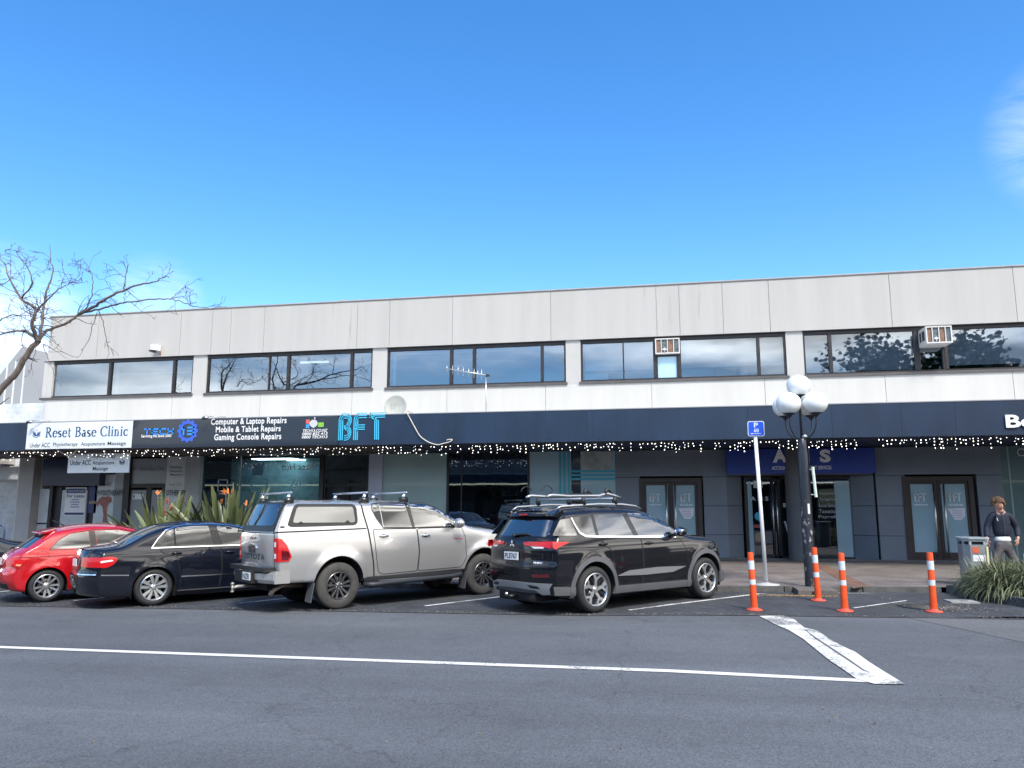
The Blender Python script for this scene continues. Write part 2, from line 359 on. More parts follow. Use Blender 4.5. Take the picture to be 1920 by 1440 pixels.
# painted lines
def gpoly(pix): return [gr(*p)[:2] for p in pix]
def marking(poly, m, dz=.006, nm='road_marking'): return sheet(nm, poly, dz, m)
a0, a1 = gr(0, 1216), gr(1640, 1281); d = (a1-a0).normalized(); lo = a0-d*40
marking([(lo.x, lo.y-.0), (a0.x, a0.y), (a1.x, a1.y), (a1.x, a1.y+.14), (a0.x, a0.y+.13), (lo.x, lo.y+.13)], M_line)
wob = [(1424, 1156), (1468, 1155), (1490, 1163), (1508, 1178), (1532, 1183), (1556, 1200), (1580, 1213), (1604, 1224), (1630, 1243), (1660, 1262), (1698, 1285), (1640, 1284),
       (1607, 1275), (1580, 1256), (1556, 1240), (1530, 1219), (1506, 1199), (1480, 1183), (1450, 1170)]
marking(gpoly(wob), M_lineworn, .010)
crack = [(1508, 1181), (1530, 1197), (1560, 1217), (1592, 1238), (1620, 1258), (1634, 1264), (1618, 1259), (1590, 1240), (1558, 1218.6), (1528, 1198.6)]
marking(gpoly(crack), mat('tar', (.11, .11, .115), .8), .014, 'road_crack')
def bay_line(a, b, w=.10, n_=7):
    A, B = gr(*a), gr(*b); d = (B-A).normalized(); q = Vector((-d.y, d.x, 0))*w/2
    L = [A.lerp(B, i/n_) for i in range(n_+1)]
    marking([(p+q*rnd.uniform(.8, 1.1))[:2] for p in L] + [(p-q*rnd.uniform(.8, 1.1))[:2] for p in L[::-1]], M_lineworn, .010)
def ext(a, b, k): return (a[0]+(b[0]-a[0])*k, a[1]+(b[1]-a[1])*k)
for a, b in (((1180, 1145), (1425, 1114)), ((797, 1137), (960, 1117)), ((447, 1132), (860, 1088)), ((138, 1127), (420, 1098)), ((-60, 1117), (30, 1107)), ((1600, 1141), (1700, 1127))):
    bay_line(a, b, .09 if b[0] != 1700 else .05)
bay_line((1425, 1114), (1480, 1117), .05); bay_line((1560, 1113), (1660, 1113), .04)

# ---------------------------------------------------------------- building
Y0 = 24.3; YF = 20.5; XL, XR = -22.25, 17.0
M_parapet = mat('parapet_wall', (.435, .425, .405), .75, var=.055, vscale=1.6, bump=.06, bscale=25, stretch=(1.6, 1, .11), dirt=((.33, .32, .30), 2.2, .63))
M_spandrel = mat('spandrel_wall', (.53, .52, .49), .75, var=.06, vscale=1.5, bump=.05, bscale=25, stretch=(1.5, 1, .15), dirt=((.41, .405, .385), 2.5, .65))  # base colour set lighter than the parapet and the piers
M_pier = mat('pier_wall', (.46, .452, .435), .75, var=.06, vscale=.8, bump=.05, bscale=25)
M_joint = mat('joint_backing', (.39, .38, .36), .9)  # backing colour in the open joints between wall panels
M_frame = mat('dark_frame', (.035, .031, .032), .45, metal=.3, var=.15)
M_sill = mat('sill_grey', (.085, .08, .08), .6, var=.2)
M_navy = mat('fascia_navy', (.010, .025, .056), .42, var=.28, vscale=1.4, stretch=(1, 1, .3), dirt=((.02, .04, .075), 3, .66))
M_soffit = mat('soffit_navy', (.012, .022, .055), .7, var=.3)
M_soffitb = mat('soffit_brown', (.075, .06, .062), .7, var=.3, vscale=1.5)
M_slate = mat('slate_wall', (.15, .185, .23), .6, var=.12, vscale=.8, bump=.06, bscale=20)
M_up = glass_mat('upper_window_glass', (.48, .55, .62), .20, .015, wave=.10)
M_shop = glass_mat('shop_glass', (.28, .38, .42), .10, .02, wave=.05)
M_blind = mat('roller_blind', (.66, .68, .70), .9, var=.05)
M_white = mat('white_paint', (.74, .75, .76), .5, var=.04)
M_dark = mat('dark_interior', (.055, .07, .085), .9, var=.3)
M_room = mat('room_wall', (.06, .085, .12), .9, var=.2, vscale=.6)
bld = thing('office_building', 'long two storey pale office block over navy canopied shops', 'building', (0, 0, 0))
# shell
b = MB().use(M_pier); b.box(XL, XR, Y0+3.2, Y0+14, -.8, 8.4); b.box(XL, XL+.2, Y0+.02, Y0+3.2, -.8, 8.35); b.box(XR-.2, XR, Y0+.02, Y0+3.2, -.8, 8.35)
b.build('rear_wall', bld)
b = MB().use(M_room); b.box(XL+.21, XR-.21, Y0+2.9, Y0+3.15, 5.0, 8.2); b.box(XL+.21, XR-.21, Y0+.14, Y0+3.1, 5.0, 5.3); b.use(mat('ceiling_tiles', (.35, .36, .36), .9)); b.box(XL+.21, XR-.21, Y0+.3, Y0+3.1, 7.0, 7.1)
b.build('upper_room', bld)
b = MB().use(mat('roof_sheet', (.3, .31, .32), .6)); b.box(XL-.05, XR, Y0+.1, Y0+14, 8.41, 8.47); b.build('roof', bld)
# parapet panels with open joints, standing 6 cm proud of the piers
ZP0, ZP1 = 6.95, 8.62
joints = [at(px, 560, Y0).x for px in (192, 345, 403, 438, 500, 673, 733, 850, 1033, 1230, 1273, 1354, 1441, 1668, 1902)]
def panels(name, x0, x1, z0, z1, js, y0, th, m):
    b = MB().use(m); xs = [x0]+[j for j in js if x0 < j < x1]+[x1]
    for a, c in zip(xs[:-1], xs[1:]): b.box(a+.007, c-.007, y0, y0+th, z0, z1)
    b.use(M_joint); b.box(x0, x1, y0+.02, y0+th-.004, z0+.004, z1-.004)
    return b.build(name, bld)
panels('parapet', XL-.02, XR, ZP0, ZP1, joints, Y0-.07, .25, M_parapet)
b = MB().use(mat('coping_metal', (.36, .35, .34), .5, var=.15)); b.box(XL-.08, XR, Y0-.10, Y0+.25, ZP1, ZP1+.035)
b.use(mat('coping_shadow', (.2, .2, .2), .6)); b.box(XL-.06, XR, Y0-.085, Y0-.071, ZP1-.03, ZP1-.002)
b.build('coping', bld)
j2 = [at(px, 745, Y0).x for px in (203, 323, 488, 660, 838, 1023, 1222, 1435, 1662, 1903)]
panels('spandrel', XL, XR, 3.9, 5.50, j2, Y0, .2, M_spandrel)
ZW0, ZW1 = 5.51, 6.94
WIN = [(82, 362, (205, 325), ()), (387, 698, (539, 658), (503,)), (725, 1061, (845, 888, 1016), ()), (1089, 1476, (1228, 1275, 1424), (1169,)), (1509, 1950, (1560, 1722, 1778), ())]
wx = []
for a, c, ms, th in WIN:
    wx.append((at(a, 700, Y0).x, at(c, 690, Y0).x, [at(q, 690, Y0).x for q in ms], [at(q, 690, Y0).x for q in th]))
a_, c_, ms_, _t = wx[-1]; wx[-1] = (a_, a_+7.0, ms_, []); wx.append((a_+7.6, XR-.3, [a_+9, a_+11], []))
edges = [XL] + [v for w in wx for v in w[:2]] + [XR]
b = None
for i in range(0, len(edges), 2):
    b = MB().use(M_pier); b.box(edges[i]+.001, edges[i+1]-.001, Y0+.003, Y0+.3, ZW0-.012, ZP0+.02); b.build('pier', bld)
def hbar(b, x0, x1, z, th, y, d): b.box(x0, x1, y, y+d, z-th/2, z+th/2)
for wi, (x0, x1, ms, thin) in enumerate(wx):
    f = MB().use(M_frame); yf = Y0+.05
    t = .06
    f.box(x0, x0+t, yf, yf+.1, ZW0+.07, ZW1-.01); f.box(x1-t, x1, yf, yf+.1, ZW0+.07, ZW1-.01)
    f.box(x0+t, x1-t, yf, yf+.1, ZW1-.11, ZW1-.01); f.box(x0+t, x1-t, yf, yf+.1, ZW0+.07, ZW0+.13)
    for k, mx_ in enumerate(ms): f.box(mx_-.045, mx_+.045, yf-.015, yf+.1, ZW0+.131, ZW1-.111)
    for mx_ in thin: f.box(mx_-.02, mx_+.02, yf+.01, yf+.08, ZW0+.131, ZW1-.111)
    wf = f.build('window', bld)
    xs = [x0+t]+ms+[x1-t]
    for k, (a, c) in enumerate(zip(xs[:-1], xs[1:])):
        if (wi, k) in ((3, 1), (4, 2)): continue
        g = MB().use(M_up); tl = rnd.uniform(-.006, .006)
        g.add([(a, yf+.06+tl, ZW0+.12), (c, yf+.06-tl, ZW0+.12), (c, yf+.06-tl, ZW1-.1), (a, yf+.06+tl, ZW1-.1)], [(0, 1, 2, 3)]); g.build('pane', wf, fix=False)
    s = MB().use(M_sill); s.box(x0-.05, x1+.05, Y0-.05, Y0+.15, ZW0-.01, ZW0+.068); s.build('sill', wf)
    s = MB().use(M_frame); s.box(x0-.02, x1+.02, Y0-.02, Y0+.2, ZW1-.009, ZW1+.008); s.build('head_flashing', wf)
# things seen inside the upper windows: blinds with white bottom rails, white strips, pale curtain edges
def blind(w, k, drop, rail=True, off=0.):
    x0, x1, ms, th = wx[w]; xs = [x0+.06]+ms+[x1-.06]; a, c = xs[k]+.05, xs[k+1]-.05
    b = MB().use(M_blind); b.box(a, c, Y0+.30, Y0+.305, ZW1-drop, ZW1-.02); o = b.build('blind', bld)
    if rail: r = MB().use(M_white); r.box(a, c, Y0+.285, Y0+.32, ZW1-drop-.035, ZW1-drop); r.build('rail', o)
for w, k, dr in ((3, 0, .93), (3, 2, .93), (3, 3, .93), (4, 0, 1.2), (4, 1, 1.2), (2, 0, .17), (2, 1, .17), (2, 2, .17), (2, 3, .17)): blind(w, k, dr)
x0, x1, ms, th = wx[4]; blind(4, 3, 1.12)
b = MB().use(M_white); x0, x1, ms, th = wx[0]
b.box(ms[0]+.05, x1-.1, Y0+.4, Y0+.43, 6.42, 6.46); b.box(ms[0]+.06, ms[0]+.20, Y0+.3, Y0+.33, 5.6, 6.9); b.use(M_blind); b.box(x0+.07, x0+.42, Y0+.3, Y0+.33, 5.6, 6.9)
b.build('curtain', bld)
b = MB().use(M_white); x0, x1, ms, th = wx[1]
b.box(x0+.07, x0+.28, Y0+.3, Y0+.33, 5.6, 6.75); x0, x1, ms, th = wx[2]; b.box(x0+.12, x0+.22, Y0+.3, Y0+.33, 5.6, 6.7)
x0, x1, ms, th = wx[3]; b.box(x0+.1, x0+.85, Y0+.36, Y0+.40, 5.6, 5.88); b.box(ms[2]-.52, ms[2]-.3, Y0+.5, Y0+.53, 5.6, 6.0); b.use(mat('pink_box', (.45, .36, .38), .8)); b.box(ms[2]-1.25, ms[2]-.65, Y0+.6, Y0+.63, 5.6, 5.97)
b.build('curtain', bld)
b = MB().use(mat('lit_tube', (.8, .8, .8), .5, emit=(.85, .95, 1), estr=.5))
for x in (-13.2,): b.box(x, x+1.1, Y0+2.0, Y0+2.12, 6.93, 6.98)
b.build('ceiling_light', bld)
# small panes beside the air conditioners
for w in (3, 4):
    x0, x1, ms, th = wx[w]; a, c = ms[w-3]+.045, ms[w-2]-.045; yf = Y0+.05
    f = MB().use(M_frame); f.box(a, c, yf, yf+.1, 6.32, 6.40); f.box(a, a+.05, yf, yf+.1, 5.641, 6.32); f.box(c-.05, c, yf, yf+.1, 5.641, 6.32)
    f.box(a, c, yf+.08, yf+.1, 6.4, 6.83)
    fo = f.build('casement', bld)
    g = MB().use(mat('sky_film', (.42, .66, .80), .15, coat=.5) if w == 3 else M_up); g.box(a+.05, c-.05, yf+.05, yf+.06, 5.65, 6.32); g.build('pane', fo)

# ---------------- canopy
XCL = -27.0
can = MB().use(M_navy)
fj = [at(px, 790, YF).x for px in (245, 636, 1100, 1112, 1402, 1560, 1690, 1792)]
xs = [XCL]+fj+[XR+1]
for a, c in zip(xs[:-1], xs[1:]): can.box(a+.002, c-.002, YF, YF+.08, 3.36, 4.20)
can.use(mat('fascia_joint', (.03, .05, .08), .5)); can.box(XCL, XR+1, YF+.012, YF+.07, 3.37, 4.19)
fas = can.build('canopy_fascia', bld)
b = MB().use(mat('flashing', (.25, .26, .28), .5, metal=.3)); b.box(XCL, XR+1, YF-.012, YF+.2, 4.201, 4.225); b.build('canopy_flashing', bld)
b = MB().use(mat('canopy_roof_sheet', (.45, .46, .47), .55)); b.box(XCL, XR+1, YF+.1, Y0-.01, 4.0, 4.06); b.build('canopy_roof', bld)
xb = at(690, 840, YF).x
b = MB().use(M_soffit); b.box(xb, XR+1, YF+.09, Y0+.15, 3.37, 3.45); b.use(M_soffitb); b.box(XCL, xb-.002, YF+.09, Y0+.15, 3.37, 3.45)
b.use(M_soffit)
for x in np.arange(xb+1, XR, 2.4): b.box(x, x+.05, YF+.1, Y0, 3.34, 3.369)
b.use(M_soffitb)
for x in np.arange(XCL+1, xb, 2.4): b.box(x, x+.05, YF+.1, Y0, 3.34, 3.369)
b.build('canopy_soffit', bld)
# ---------------- shop fronts
def wallp(name, px0, px1, z0, z1, y, th, m, parent=None, pxy=900):
    b = MB().use(m); b.box(at(px0, pxy, y).x, at(px1, pxy, y).x, y, y+th, z0, z1); return b.build(name, parent or bld)
M_teal = mat('frosted_teal', (.30, .43, .44), .25, coat=.5, var=.10, vscale=.6, spec=.6)
M_ice = mat('frosted_ice', (.27, .42, .50), .22, coat=.5, var=.08, vscale=.8)
M_lilac = mat('lilac_pillar', (.42, .47, .60), .7, var=.06)
M_grey = mat('grey_column', (.36, .365, .37), .7, var=.1)
M_palewin = mat('pale_window', (.52, .58, .60), .3, coat=.5, var=.1)
M_navysign = mat('navy_panel', (.012, .02, .055), .3, coat=.3)
M_brown = mat('brown_frame', (.038, .028, .026), .45, var=.2)
M_steel = mat('steel', (.62, .62, .62), .3, metal=1.)
M_cream = mat('cream_paint', (.55, .53, .48), .6, var=.08)
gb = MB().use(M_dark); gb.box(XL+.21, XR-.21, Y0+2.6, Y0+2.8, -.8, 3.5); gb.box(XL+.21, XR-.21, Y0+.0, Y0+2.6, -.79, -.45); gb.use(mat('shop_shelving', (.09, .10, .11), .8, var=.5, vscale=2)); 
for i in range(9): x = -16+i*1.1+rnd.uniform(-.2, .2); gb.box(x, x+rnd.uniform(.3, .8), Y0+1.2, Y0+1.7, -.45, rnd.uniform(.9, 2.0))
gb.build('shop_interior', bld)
b = MB().use(M_grey); b.box(at(50, 900, Y0).x, at(76, 900, Y0).x, Y0-.35, Y0+.15, -.6, 3.36); b.build('column', bld)
b = MB().use(M_cream); x = at(40, 900, Y0-.2).x; b.tube([(x, Y0-.2, -.4), (x, Y0-.2, 3.36)], .11, 12); b.box(x-.13, x+.13, Y0-.33, Y0-.07, 1.9, 1.96); b.build('downpipe', bld)
wallp('window', 77, 96, -.5, 2.25, Y0, .05, M_palewin); wallp('frame', 76, 97, 1.0, 1.05, Y0-.02, .02, M_frame); wallp('frame', 95, 101, -.5, 2.4, Y0-.06, .1, M_frame)
wallp('sign_band', 78, 186, 2.36, 3.3, Y0-.35, .3, M_navysign)
wallp('door_surround', 101, 180, -.5, 2.4, Y0+.06, .1, mat('door_dark', (.03, .035, .045), .5))
wallp('glass_door', 118, 166, -.4, 2.2, Y0+.02, .03, M_palewin); wallp('frame', 115, 118, -.4, 2.3, Y0, .05, M_frame); wallp('frame', 166, 169, -.4, 2.3, Y0, .05, M_frame)
wallp('window', 180, 216, -.5, 2.75, Y0-.02, .05, M_palewin); wallp('window', 216, 232, -.5, 2.85, Y0-.01, .04, mat('pane_grey', (.25, .29, .31), .3, coat=.4))
wallp('frame', 232, 243, -.5, 3.36, Y0-.1, .15, M_frame)
wallp('transom', 243, 310, 2.42, 3.3, Y0, .05, mat('transom_glass', (.30, .34, .37), .25, coat=.5)); wallp('frame', 243, 310, 2.28, 2.42, Y0-.04, .1, M_frame)
wallp('door_leaf', 247, 276, -.4, 2.2, Y0, .03, mat('door_glass', (.24, .28, .30), .3, coat=.4)); wallp('frame', 243, 247, -.5, 2.28, Y0-.03, .08, M_frame); wallp('frame', 276, 285, -.5, 2.28, Y0-.03, .08, M_frame)
wallp('door_leaf', 286, 306, -.4, 2.2, Y0, .03, mat('door_glass', (0, 0, 0))); wallp('frame', 306, 311, -.5, 2.28, Y0-.03, .08, M_frame)
wallp('window', 311, 346, -.5, 3.36, Y0-.05, .08, M_palewin); wallp('column', 346, 374, -.6, 3.36, Y0-.12, .2, mat('pale_column', (.36, .40, .42), .6, var=.08))
sw = MB().use(M_shop); x0_, x1_ = at(374, 900, Y0).x, at(600, 900, Y0).x; sw.add([(x0_, Y0+.05, -.5), (x1_, Y0+.05, -.5), (x1_, Y0+.05, 3.36), (x0_, Y0+.05, 3.36)], [(0, 1, 2, 3)]); sw = sw.build('shop_window', bld, fix=False)
wallp('frame', 448, 450, -.5, 3.36, Y0-.0, .06, mat('thin_frame', (.2, .24, .26), .4)); wallp('frame', 598, 606, -.5, 3.36, Y0-.04, .1, M_frame)
b = MB().use(mat('teal_floor_display', (.20, .36, .38), .8, var=.4, vscale=1.5)); b.box(x0_+.05, x1_-.05, Y0+1.9, Y0+2.0, -.5, 3.36); b.build('display_wall', bld)
b = MB().use(mat('lit_panel', (.8, .8, .8), .5, emit=(.9, .97, 1), estr=5)); p, q = at(472, 851, Y0+.8), at(548, 851, Y0+.8); b.box(p.x, q.x, Y0+.8, Y0+1.3, 3.28, 3.31); p, q = at(527, 857, Y0+1.3), at(560, 857, Y0+1.3); b.box(p.x, q.x, Y0+1.7, Y0+1.85, 3.28, 3.31); b.build('ceiling_light', bld)
# recessed brown doorway
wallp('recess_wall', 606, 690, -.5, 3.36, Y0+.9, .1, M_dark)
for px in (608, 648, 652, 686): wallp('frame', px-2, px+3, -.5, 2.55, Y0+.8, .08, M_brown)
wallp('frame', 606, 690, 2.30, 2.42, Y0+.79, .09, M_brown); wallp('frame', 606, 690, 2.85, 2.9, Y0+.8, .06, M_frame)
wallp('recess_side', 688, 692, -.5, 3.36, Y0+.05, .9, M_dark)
wallp('pillar', 691, 716, -.6, 3.36, Y0-.08, .3, M_lilac)
wallp('window', 716.3, 838, -.5, 3.36, Y0, .05, M_teal)
dg = MB().use(M_shop); x0_, x1_ = at(838, 900, Y0).x, at(992, 900, Y0).x; dg.add([(x0_, Y0+.03, -.5), (x1_, Y0+.03, -.5), (x1_, Y0+.03, 3.36), (x0_, Y0+.03, 3.36)], [(0, 1, 2, 3)]); dg.build('shop_window', bld, fix=False)
wallp('frame', 837, 841, -.5, 3.36, Y0-.02, .06, M_frame); wallp('frame', 989, 993, -.5, 3.36, Y0-.02, .06, M_frame); wallp('frame', 864, 866, -.5, 3.36, Y0, .03, M_frame)
wallp('window', 993, 1071, -.5, 3.36, Y0, .05, M_ice); wallp('window', 1071, 1089, -.5, 3.36, Y0+.02, .05, mat('dark_pane', (.02, .03, .045), .15, coat=.5)); wi_ = wallp('window', 1089, 1154, -.5, 3.36, Y0, .05, M_ice)
wallp('poster', 1090, 1148, 2.72, 3.33, Y0-.012, .01, mat('pale_poster', (.33, .38, .38), .5, var=.35, vscale=3), wi_)
M_cyan = mat('cyan_vinyl', (.04, .33, .46), .4)
def stripe(px0, px1, z0, z1): wallp('stripe', px0, px1, z0, z1, Y0-.02, .018, M_cyan, wi_)
for px in (1048.5, 1056.5, 1064.5):
    stripe(px, px+4, 1.85, 3.33); stripe(px, px+4, 1.35, 1.68)
for px in (1094, 1101, 1109): stripe(px, px+4, 1.35, 1.74)
for z in (2.50, 2.62, 2.74): stripe(1070, 1153, z-.045, z+.025)
# slate walls with shallow panel joints
def slate(px0, px1, y=Y0, zs=(2.53, 1.66, .80), th=.25):
    x0, x1 = at(px0, 900, y).x, at(px1, 900, y).x; b = MB().use(M_slate); z = [3.36]+list(zs)+[-.4]
    for a, c in zip(z[:-1], z[1:]): b.box(x0, x1, y, y+th, c+.008, a-.008)
    b.use(M_soffit); b.box(x0+.002, x1-.002, y+.015, y+th-.005, -.39, 3.35)
    return b.build('wall', bld)
slate(1154.5, 1200); slate(1318, 1362); slate(1642, 1697); slate(1831, 1880)
def lintel(px0, px1, z0):
    x0, x1 = at(px0, 900, Y0).x, at(px1, 900, Y0).x; b = MB().use(M_slate); b.box(x0+.001, x1-.001, Y0+.001, Y0+.25, z0, 3.36); return b.build('wall', bld)
lintel(1200, 1318, 2.56); lintel(1697, 1831, 2.56)
def bft_logo(mb, x0, x1, z0, z1, y, w, lines=3, gap=1.0):
    """letters BFT drawn as parallel strokes"""
    H = z1-z0; Wd = x1-x0; s = H
    def arc(cx, cz, r, a0, a1, n=9, rz=None): return [(cx+r*math.cos(a0+(a1-a0)*i/n), cz+(rz or r)*math.sin(a0+(a1-a0)*i/n)) for i in range(n+1)]
    P = math.pi; pitch = .082*gap
    paths = []
    for k in range(lines):
        o = k*pitch
        # B : left stem curls over the top, upper bowl, lower bowl
        p = [(.0+o, 0.0), (.0+o, .80-o*.2)] + arc(.22, .74, .22-o, P, P/2, 5, .26-o)[1:] + arc(.36, .74, .20-o*.75, P/2, -P/2, 8, .26-o)[1:-1] + [(.36, .50), (.30, .48)]
        paths.append(p)
        p = [(.20, .52+0*o)] + arc(.34, .27, .22-o*.75, P/2, -P/2, 8, .27-o)[0:] + [(.26, .0+o)]
        paths.append(p)
        # F
        p = [(.70+o, .0), (.70+o, .74)] + arc(.92, .74, .22-o, P, P/2, 5, .26-o)[1:] + [(1.28, 1.0-o)]
        paths.append(p)
        p = [(.72+o, .40-o*.5), (.84, .56-o), (1.2, .56-o)]
        paths.append(p)
        # T
        p = [(1.40, 1.0-o), (2.12, 1.0-o)]; paths.append(p)
        p = [(1.42+o*.2, 1.0-o)] + [(1.58+o, .90-o), (1.66+o, .80-o*.5), (1.68+o, .0)]; paths.append(p)
    for p in paths:
        for (ax, az), (bx, bz) in zip(p[:-1], p[1:]):
            A = Vector((x0+ax/2.12*Wd, z0+az*H)); B = Vector((x0+bx/2.12*Wd, z0+bz*H)); d_ = (B-A)
            if d_.length < 1e-5: continue
            d_.normalize(); q = Vector((-d_.y, d_.x))*w/2; A = A-d_*w*.15; B = B+d_*w*.15
            mb.prism([(A+q)[:], (B+q)[:], (B-q)[:], (A-q)[:]], y, y-.018, lambda u, v, a: (u, a, v))
def double_door(pxs, z1=2.5, ztxt=True):
    a, m_, c = [at(p, 980, Y0).x for p in pxs]; z0 = .1
    f = MB().use(M_brown)
    f.box(a, a+.13, Y0-.03, Y0+.12, z0, z1); f.box(c-.13, c, Y0-.03, Y0+.12, z0, z1); f.box(a+.13, c-.13, Y0-.03, Y0+.12, z1-.13, z1)
    do = f.build('double_door', bld)
    for (l0, l1, s) in ((a+.135, m_-.005, 1), (m_+.005, c-.135, -1)):
        g = MB().use(M_brown); g.box(l0, l0+.08, Y0+.01, Y0+.07, z0+.02, z1-.14); g.box(l1-.08, l1, Y0+.01, Y0+.07, z0+.02, z1-.14); g.box(l0+.08, l1-.08, Y0+.01, Y0+.07, z1-.22, z1-.14); g.box(l0+.08, l1-.08, Y0+.01, Y0+.07, z0+.02, z0+.25)
        g.use(M_ice); g.box(l0+.08, l1-.08, Y0+.03, Y0+.05, z0+.25, z1-.22)
        g.build('door_leaf', do)
        h = MB().use(M_steel, True); hx = (l1-.13) if s > 0 else (l0+.13); h.tube([(hx, Y0-.09, z0+.12), (hx, Y0-.09, z1-.2)], .026, 10)
        for zz in (z0+.3, z1-.4): h.tube([(hx, Y0-.09, zz), (hx, Y0+.02, zz)], .014, 8)
        h.build('pull_handle', do)
        t = MB().use(mat('faded_white_vinyl', (.85, .90, .92), .3, coat=.5)); cx = (l0+l1)/2-(.06 if s > 0 else -.06); w_ = .30
        bft_logo(t, cx-w_/2, cx+w_/2, 1.79, 2.01, Y0+.026, .026, lines=1, gap=1.1)
        add_text(t, 'bodyfittraining.com' if s > 0 else '027-656-682', cx-w_*.62, cx+w_*.62, 1.66, 1.72, Y0+.027, bold=.02)
        t.build('lettering', do)
        if s < 0:
            n_ = MB().use(mat('notice_paper', (.68, .70, .74), .7, var=.06)); n_.prism([(cx-.24, 1.58), (cx+.22, 1.60), (cx+.2, 1.36), (cx+.1, 1.26), (cx-.08, 1.27)], Y0+.025, Y0+.02, lambda u, v, a_: (u, a_, v))
            n_.use(mat('ink', (.25, .3, .45), .7))
            for i in range(5): n_.box(cx-.13, cx+.13, Y0+.017, Y0+.019, 1.53-.05*i, 1.54-.05*i)
            n_.build('notice', do)
    return do
double_door((1200, 1259, 1318)); double_door((1697, 1763, 1831))
# accounting shop: sign box, recessed doors behind a round column
YR = Y0+.45
x0_, x1_ = at(1395, 960, Y0).x, at(1602, 960, Y0).x
for (pa, pb) in (((at(1362, 960, Y0).x, Y0), (x0_, YR)), ((at(1642, 960, Y0).x, Y0), (x1_, YR))):
    b = MB().use(M_slate); q0 = Vector(pa); q1 = Vector(pb); zs = (2.56, 1.66, .80, -.3)
    for za, zb in zip(zs[:-1], zs[1:]):
        b.add([(q0.x, q0.y, zb+.008), (q1.x, q1.y, zb+.008), (q1.x, q1.y, za-.008), (q0.x, q0.y, za-.008), (q0.x, q0.y+.1, zb+.008), (q1.x, q1.y+.1, zb+.008), (q1.x, q1.y+.1, za-.008), (q0.x, q0.y+.1, za-.008)],
              [(0, 1, 2, 3), (7, 6, 5, 4), (0, 3, 7, 4), (1, 5, 6, 2), (3, 2, 6, 7), (0, 4, 5, 1)])
    b.build('splayed_wall', bld)
b = MB().use(M_slate); b.box(at(1362, 960, Y0).x+.001, at(1642, 960, Y0).x-.001, Y0+.003, Y0+.25, 2.57, 3.36); b.build('wall', bld)
b = MB().use(M_soffit); b.box(x0_-.4, x1_+.4, Y0+.26, YR+.2, 2.56, 2.62); b.build('recess_soffit', bld)
f = MB().use(M_frame); X_ = lambda p: at(p, 960, YR).x
for p0, p1 in ((1397, 1402), (1449, 1452), (1456, 1463), (1597, 1602), (1477, 1483)): f.box(X_(p0), X_(p1), YR-.03, YR+.08, .1, 2.55)
f.box(X_(1402), X_(1597), YR-.03, YR+.08, 2.46, 2.55); f.box(X_(1402), X_(1597), YR-.03, YR+.08, .1, .16)
fo = f.build('entrance', bld)
g = MB().use(M_shop); g.add([(X_(1402), YR+.03, .16), (X_(1597), YR+.03, .16), (X_(1597), YR+.03, 2.46), (X_(1402), YR+.03, 2.46)], [(0, 1, 2, 3)]); g.build('pane', fo, fix=False)
for xa_, xb_ in ((1403, 1411), (1567, 1597)):
    g = MB().use(M_ice); g.box(X_(xa_), X_(xb_), YR+.0, YR+.02, .16, 2.4); g.build('frosted_strip', fo)
h = MB().use(M_steel, True)
for p in (1451, 1459): h.tube([(X_(p-2), YR-.11, .2), (X_(p-2), YR-.11, 2.4)], .026, 10)
h.use(M_white); h.tube([(X_(1470), YR-.06, 1.2), (X_(1478), YR-.06, .75), (X_(1480), YR-.06, .35)], .03, 8); h.build('pull_handle', fo)
t = MB().use(mat('grey_vinyl', (.5, .53, .56), .5)); px_text(t, 'A M S', (1407, 931), (1441, 939), YR-.005, bold=.03)
t.build('lettering', fo); t = MB().use(mat('grey_vinyl', (0, 0, 0)))
for i in range(5): px_text(t, ['Accounting', 'Management', 'Business Services', 'Taxation', 'Payroll'][i], (1535, 922+i*11), (1568+(i % 2)*4, 929+i*11), YR+.0, bold=.0)
t.build('lettering', fo)
s_ = MB().use(mat('blue_sticker', (.05, .35, .5), .5))
def disc(mb, px, py, r, Y, n=20, th=.006):
    p = at(px, py, Y); mb.prism([(p.x+r*math.cos(2*math.pi*i/n), p.z+r*math.sin(2*math.pi*i/n)) for i in range(n)], Y, Y-th, lambda u, v, a: (u, a, v))
disc(s_, 1423, 968, .13, YR-.0); s_.build('sticker', fo); s_ = MB(); s_.use(mat('gold_sticker', (.28, .22, .14), .5)); disc(s_, 1424, 1007, .14, YR-.0); s_.build('sticker', fo); s_ = MB(); s_.use(mat('red_sticker', (.3, .05, .06), .5)); p = at(1420, 986, YR); s_.box(p.x-.1, p.x+.12, YR-.006, YR, p.z-.06, p.z+.04)
s_.build('sticker', fo); s_ = MB(); s_.use(M_palewin); p = at(1421, 908, YR); s_.box(p.x-.13, p.x+.13, YR-.006, YR, p.z-.11, p.z+.11); p = at(1472, 947, YR); s_.box(p.x-.06, p.x+.06, YR-.006, YR, p.z-.06, p.z+.06)
s_.build('sticker', fo)
b = MB().use(mat('column_paint', (.085, .095, .11), .55, var=.1), True); p = at(1505, 1000, Y0-.6); b.lathe([(.36, -.2), (.36, 3.37)], 40, Matrix.Translation((p.x, Y0-.25, 0))); b.build('column', bld)
# right-hand green glazed shop front
wallp('window', 1880, 2150, -.3, 3.36, Y0, .05, mat('green_glass', (.10, .17, .17), .2, coat=.5, var=.1)); wallp('frame', 1893, 1896, -.2, 3.36, Y0-.01, .012, mat('pale_edge', (.25, .36, .36), .4))
t = MB().use(mat('faded_white_vinyl', (0, 0, 0))); p = at(1915, 848, Y0-.02); t.tube([(p.x+.1*math.cos(a), Y0-.02, p.z+.1*math.sin(a)) for a in np.linspace(0, 6.28, 20)], .01, 6); t.build('emblem', bld)
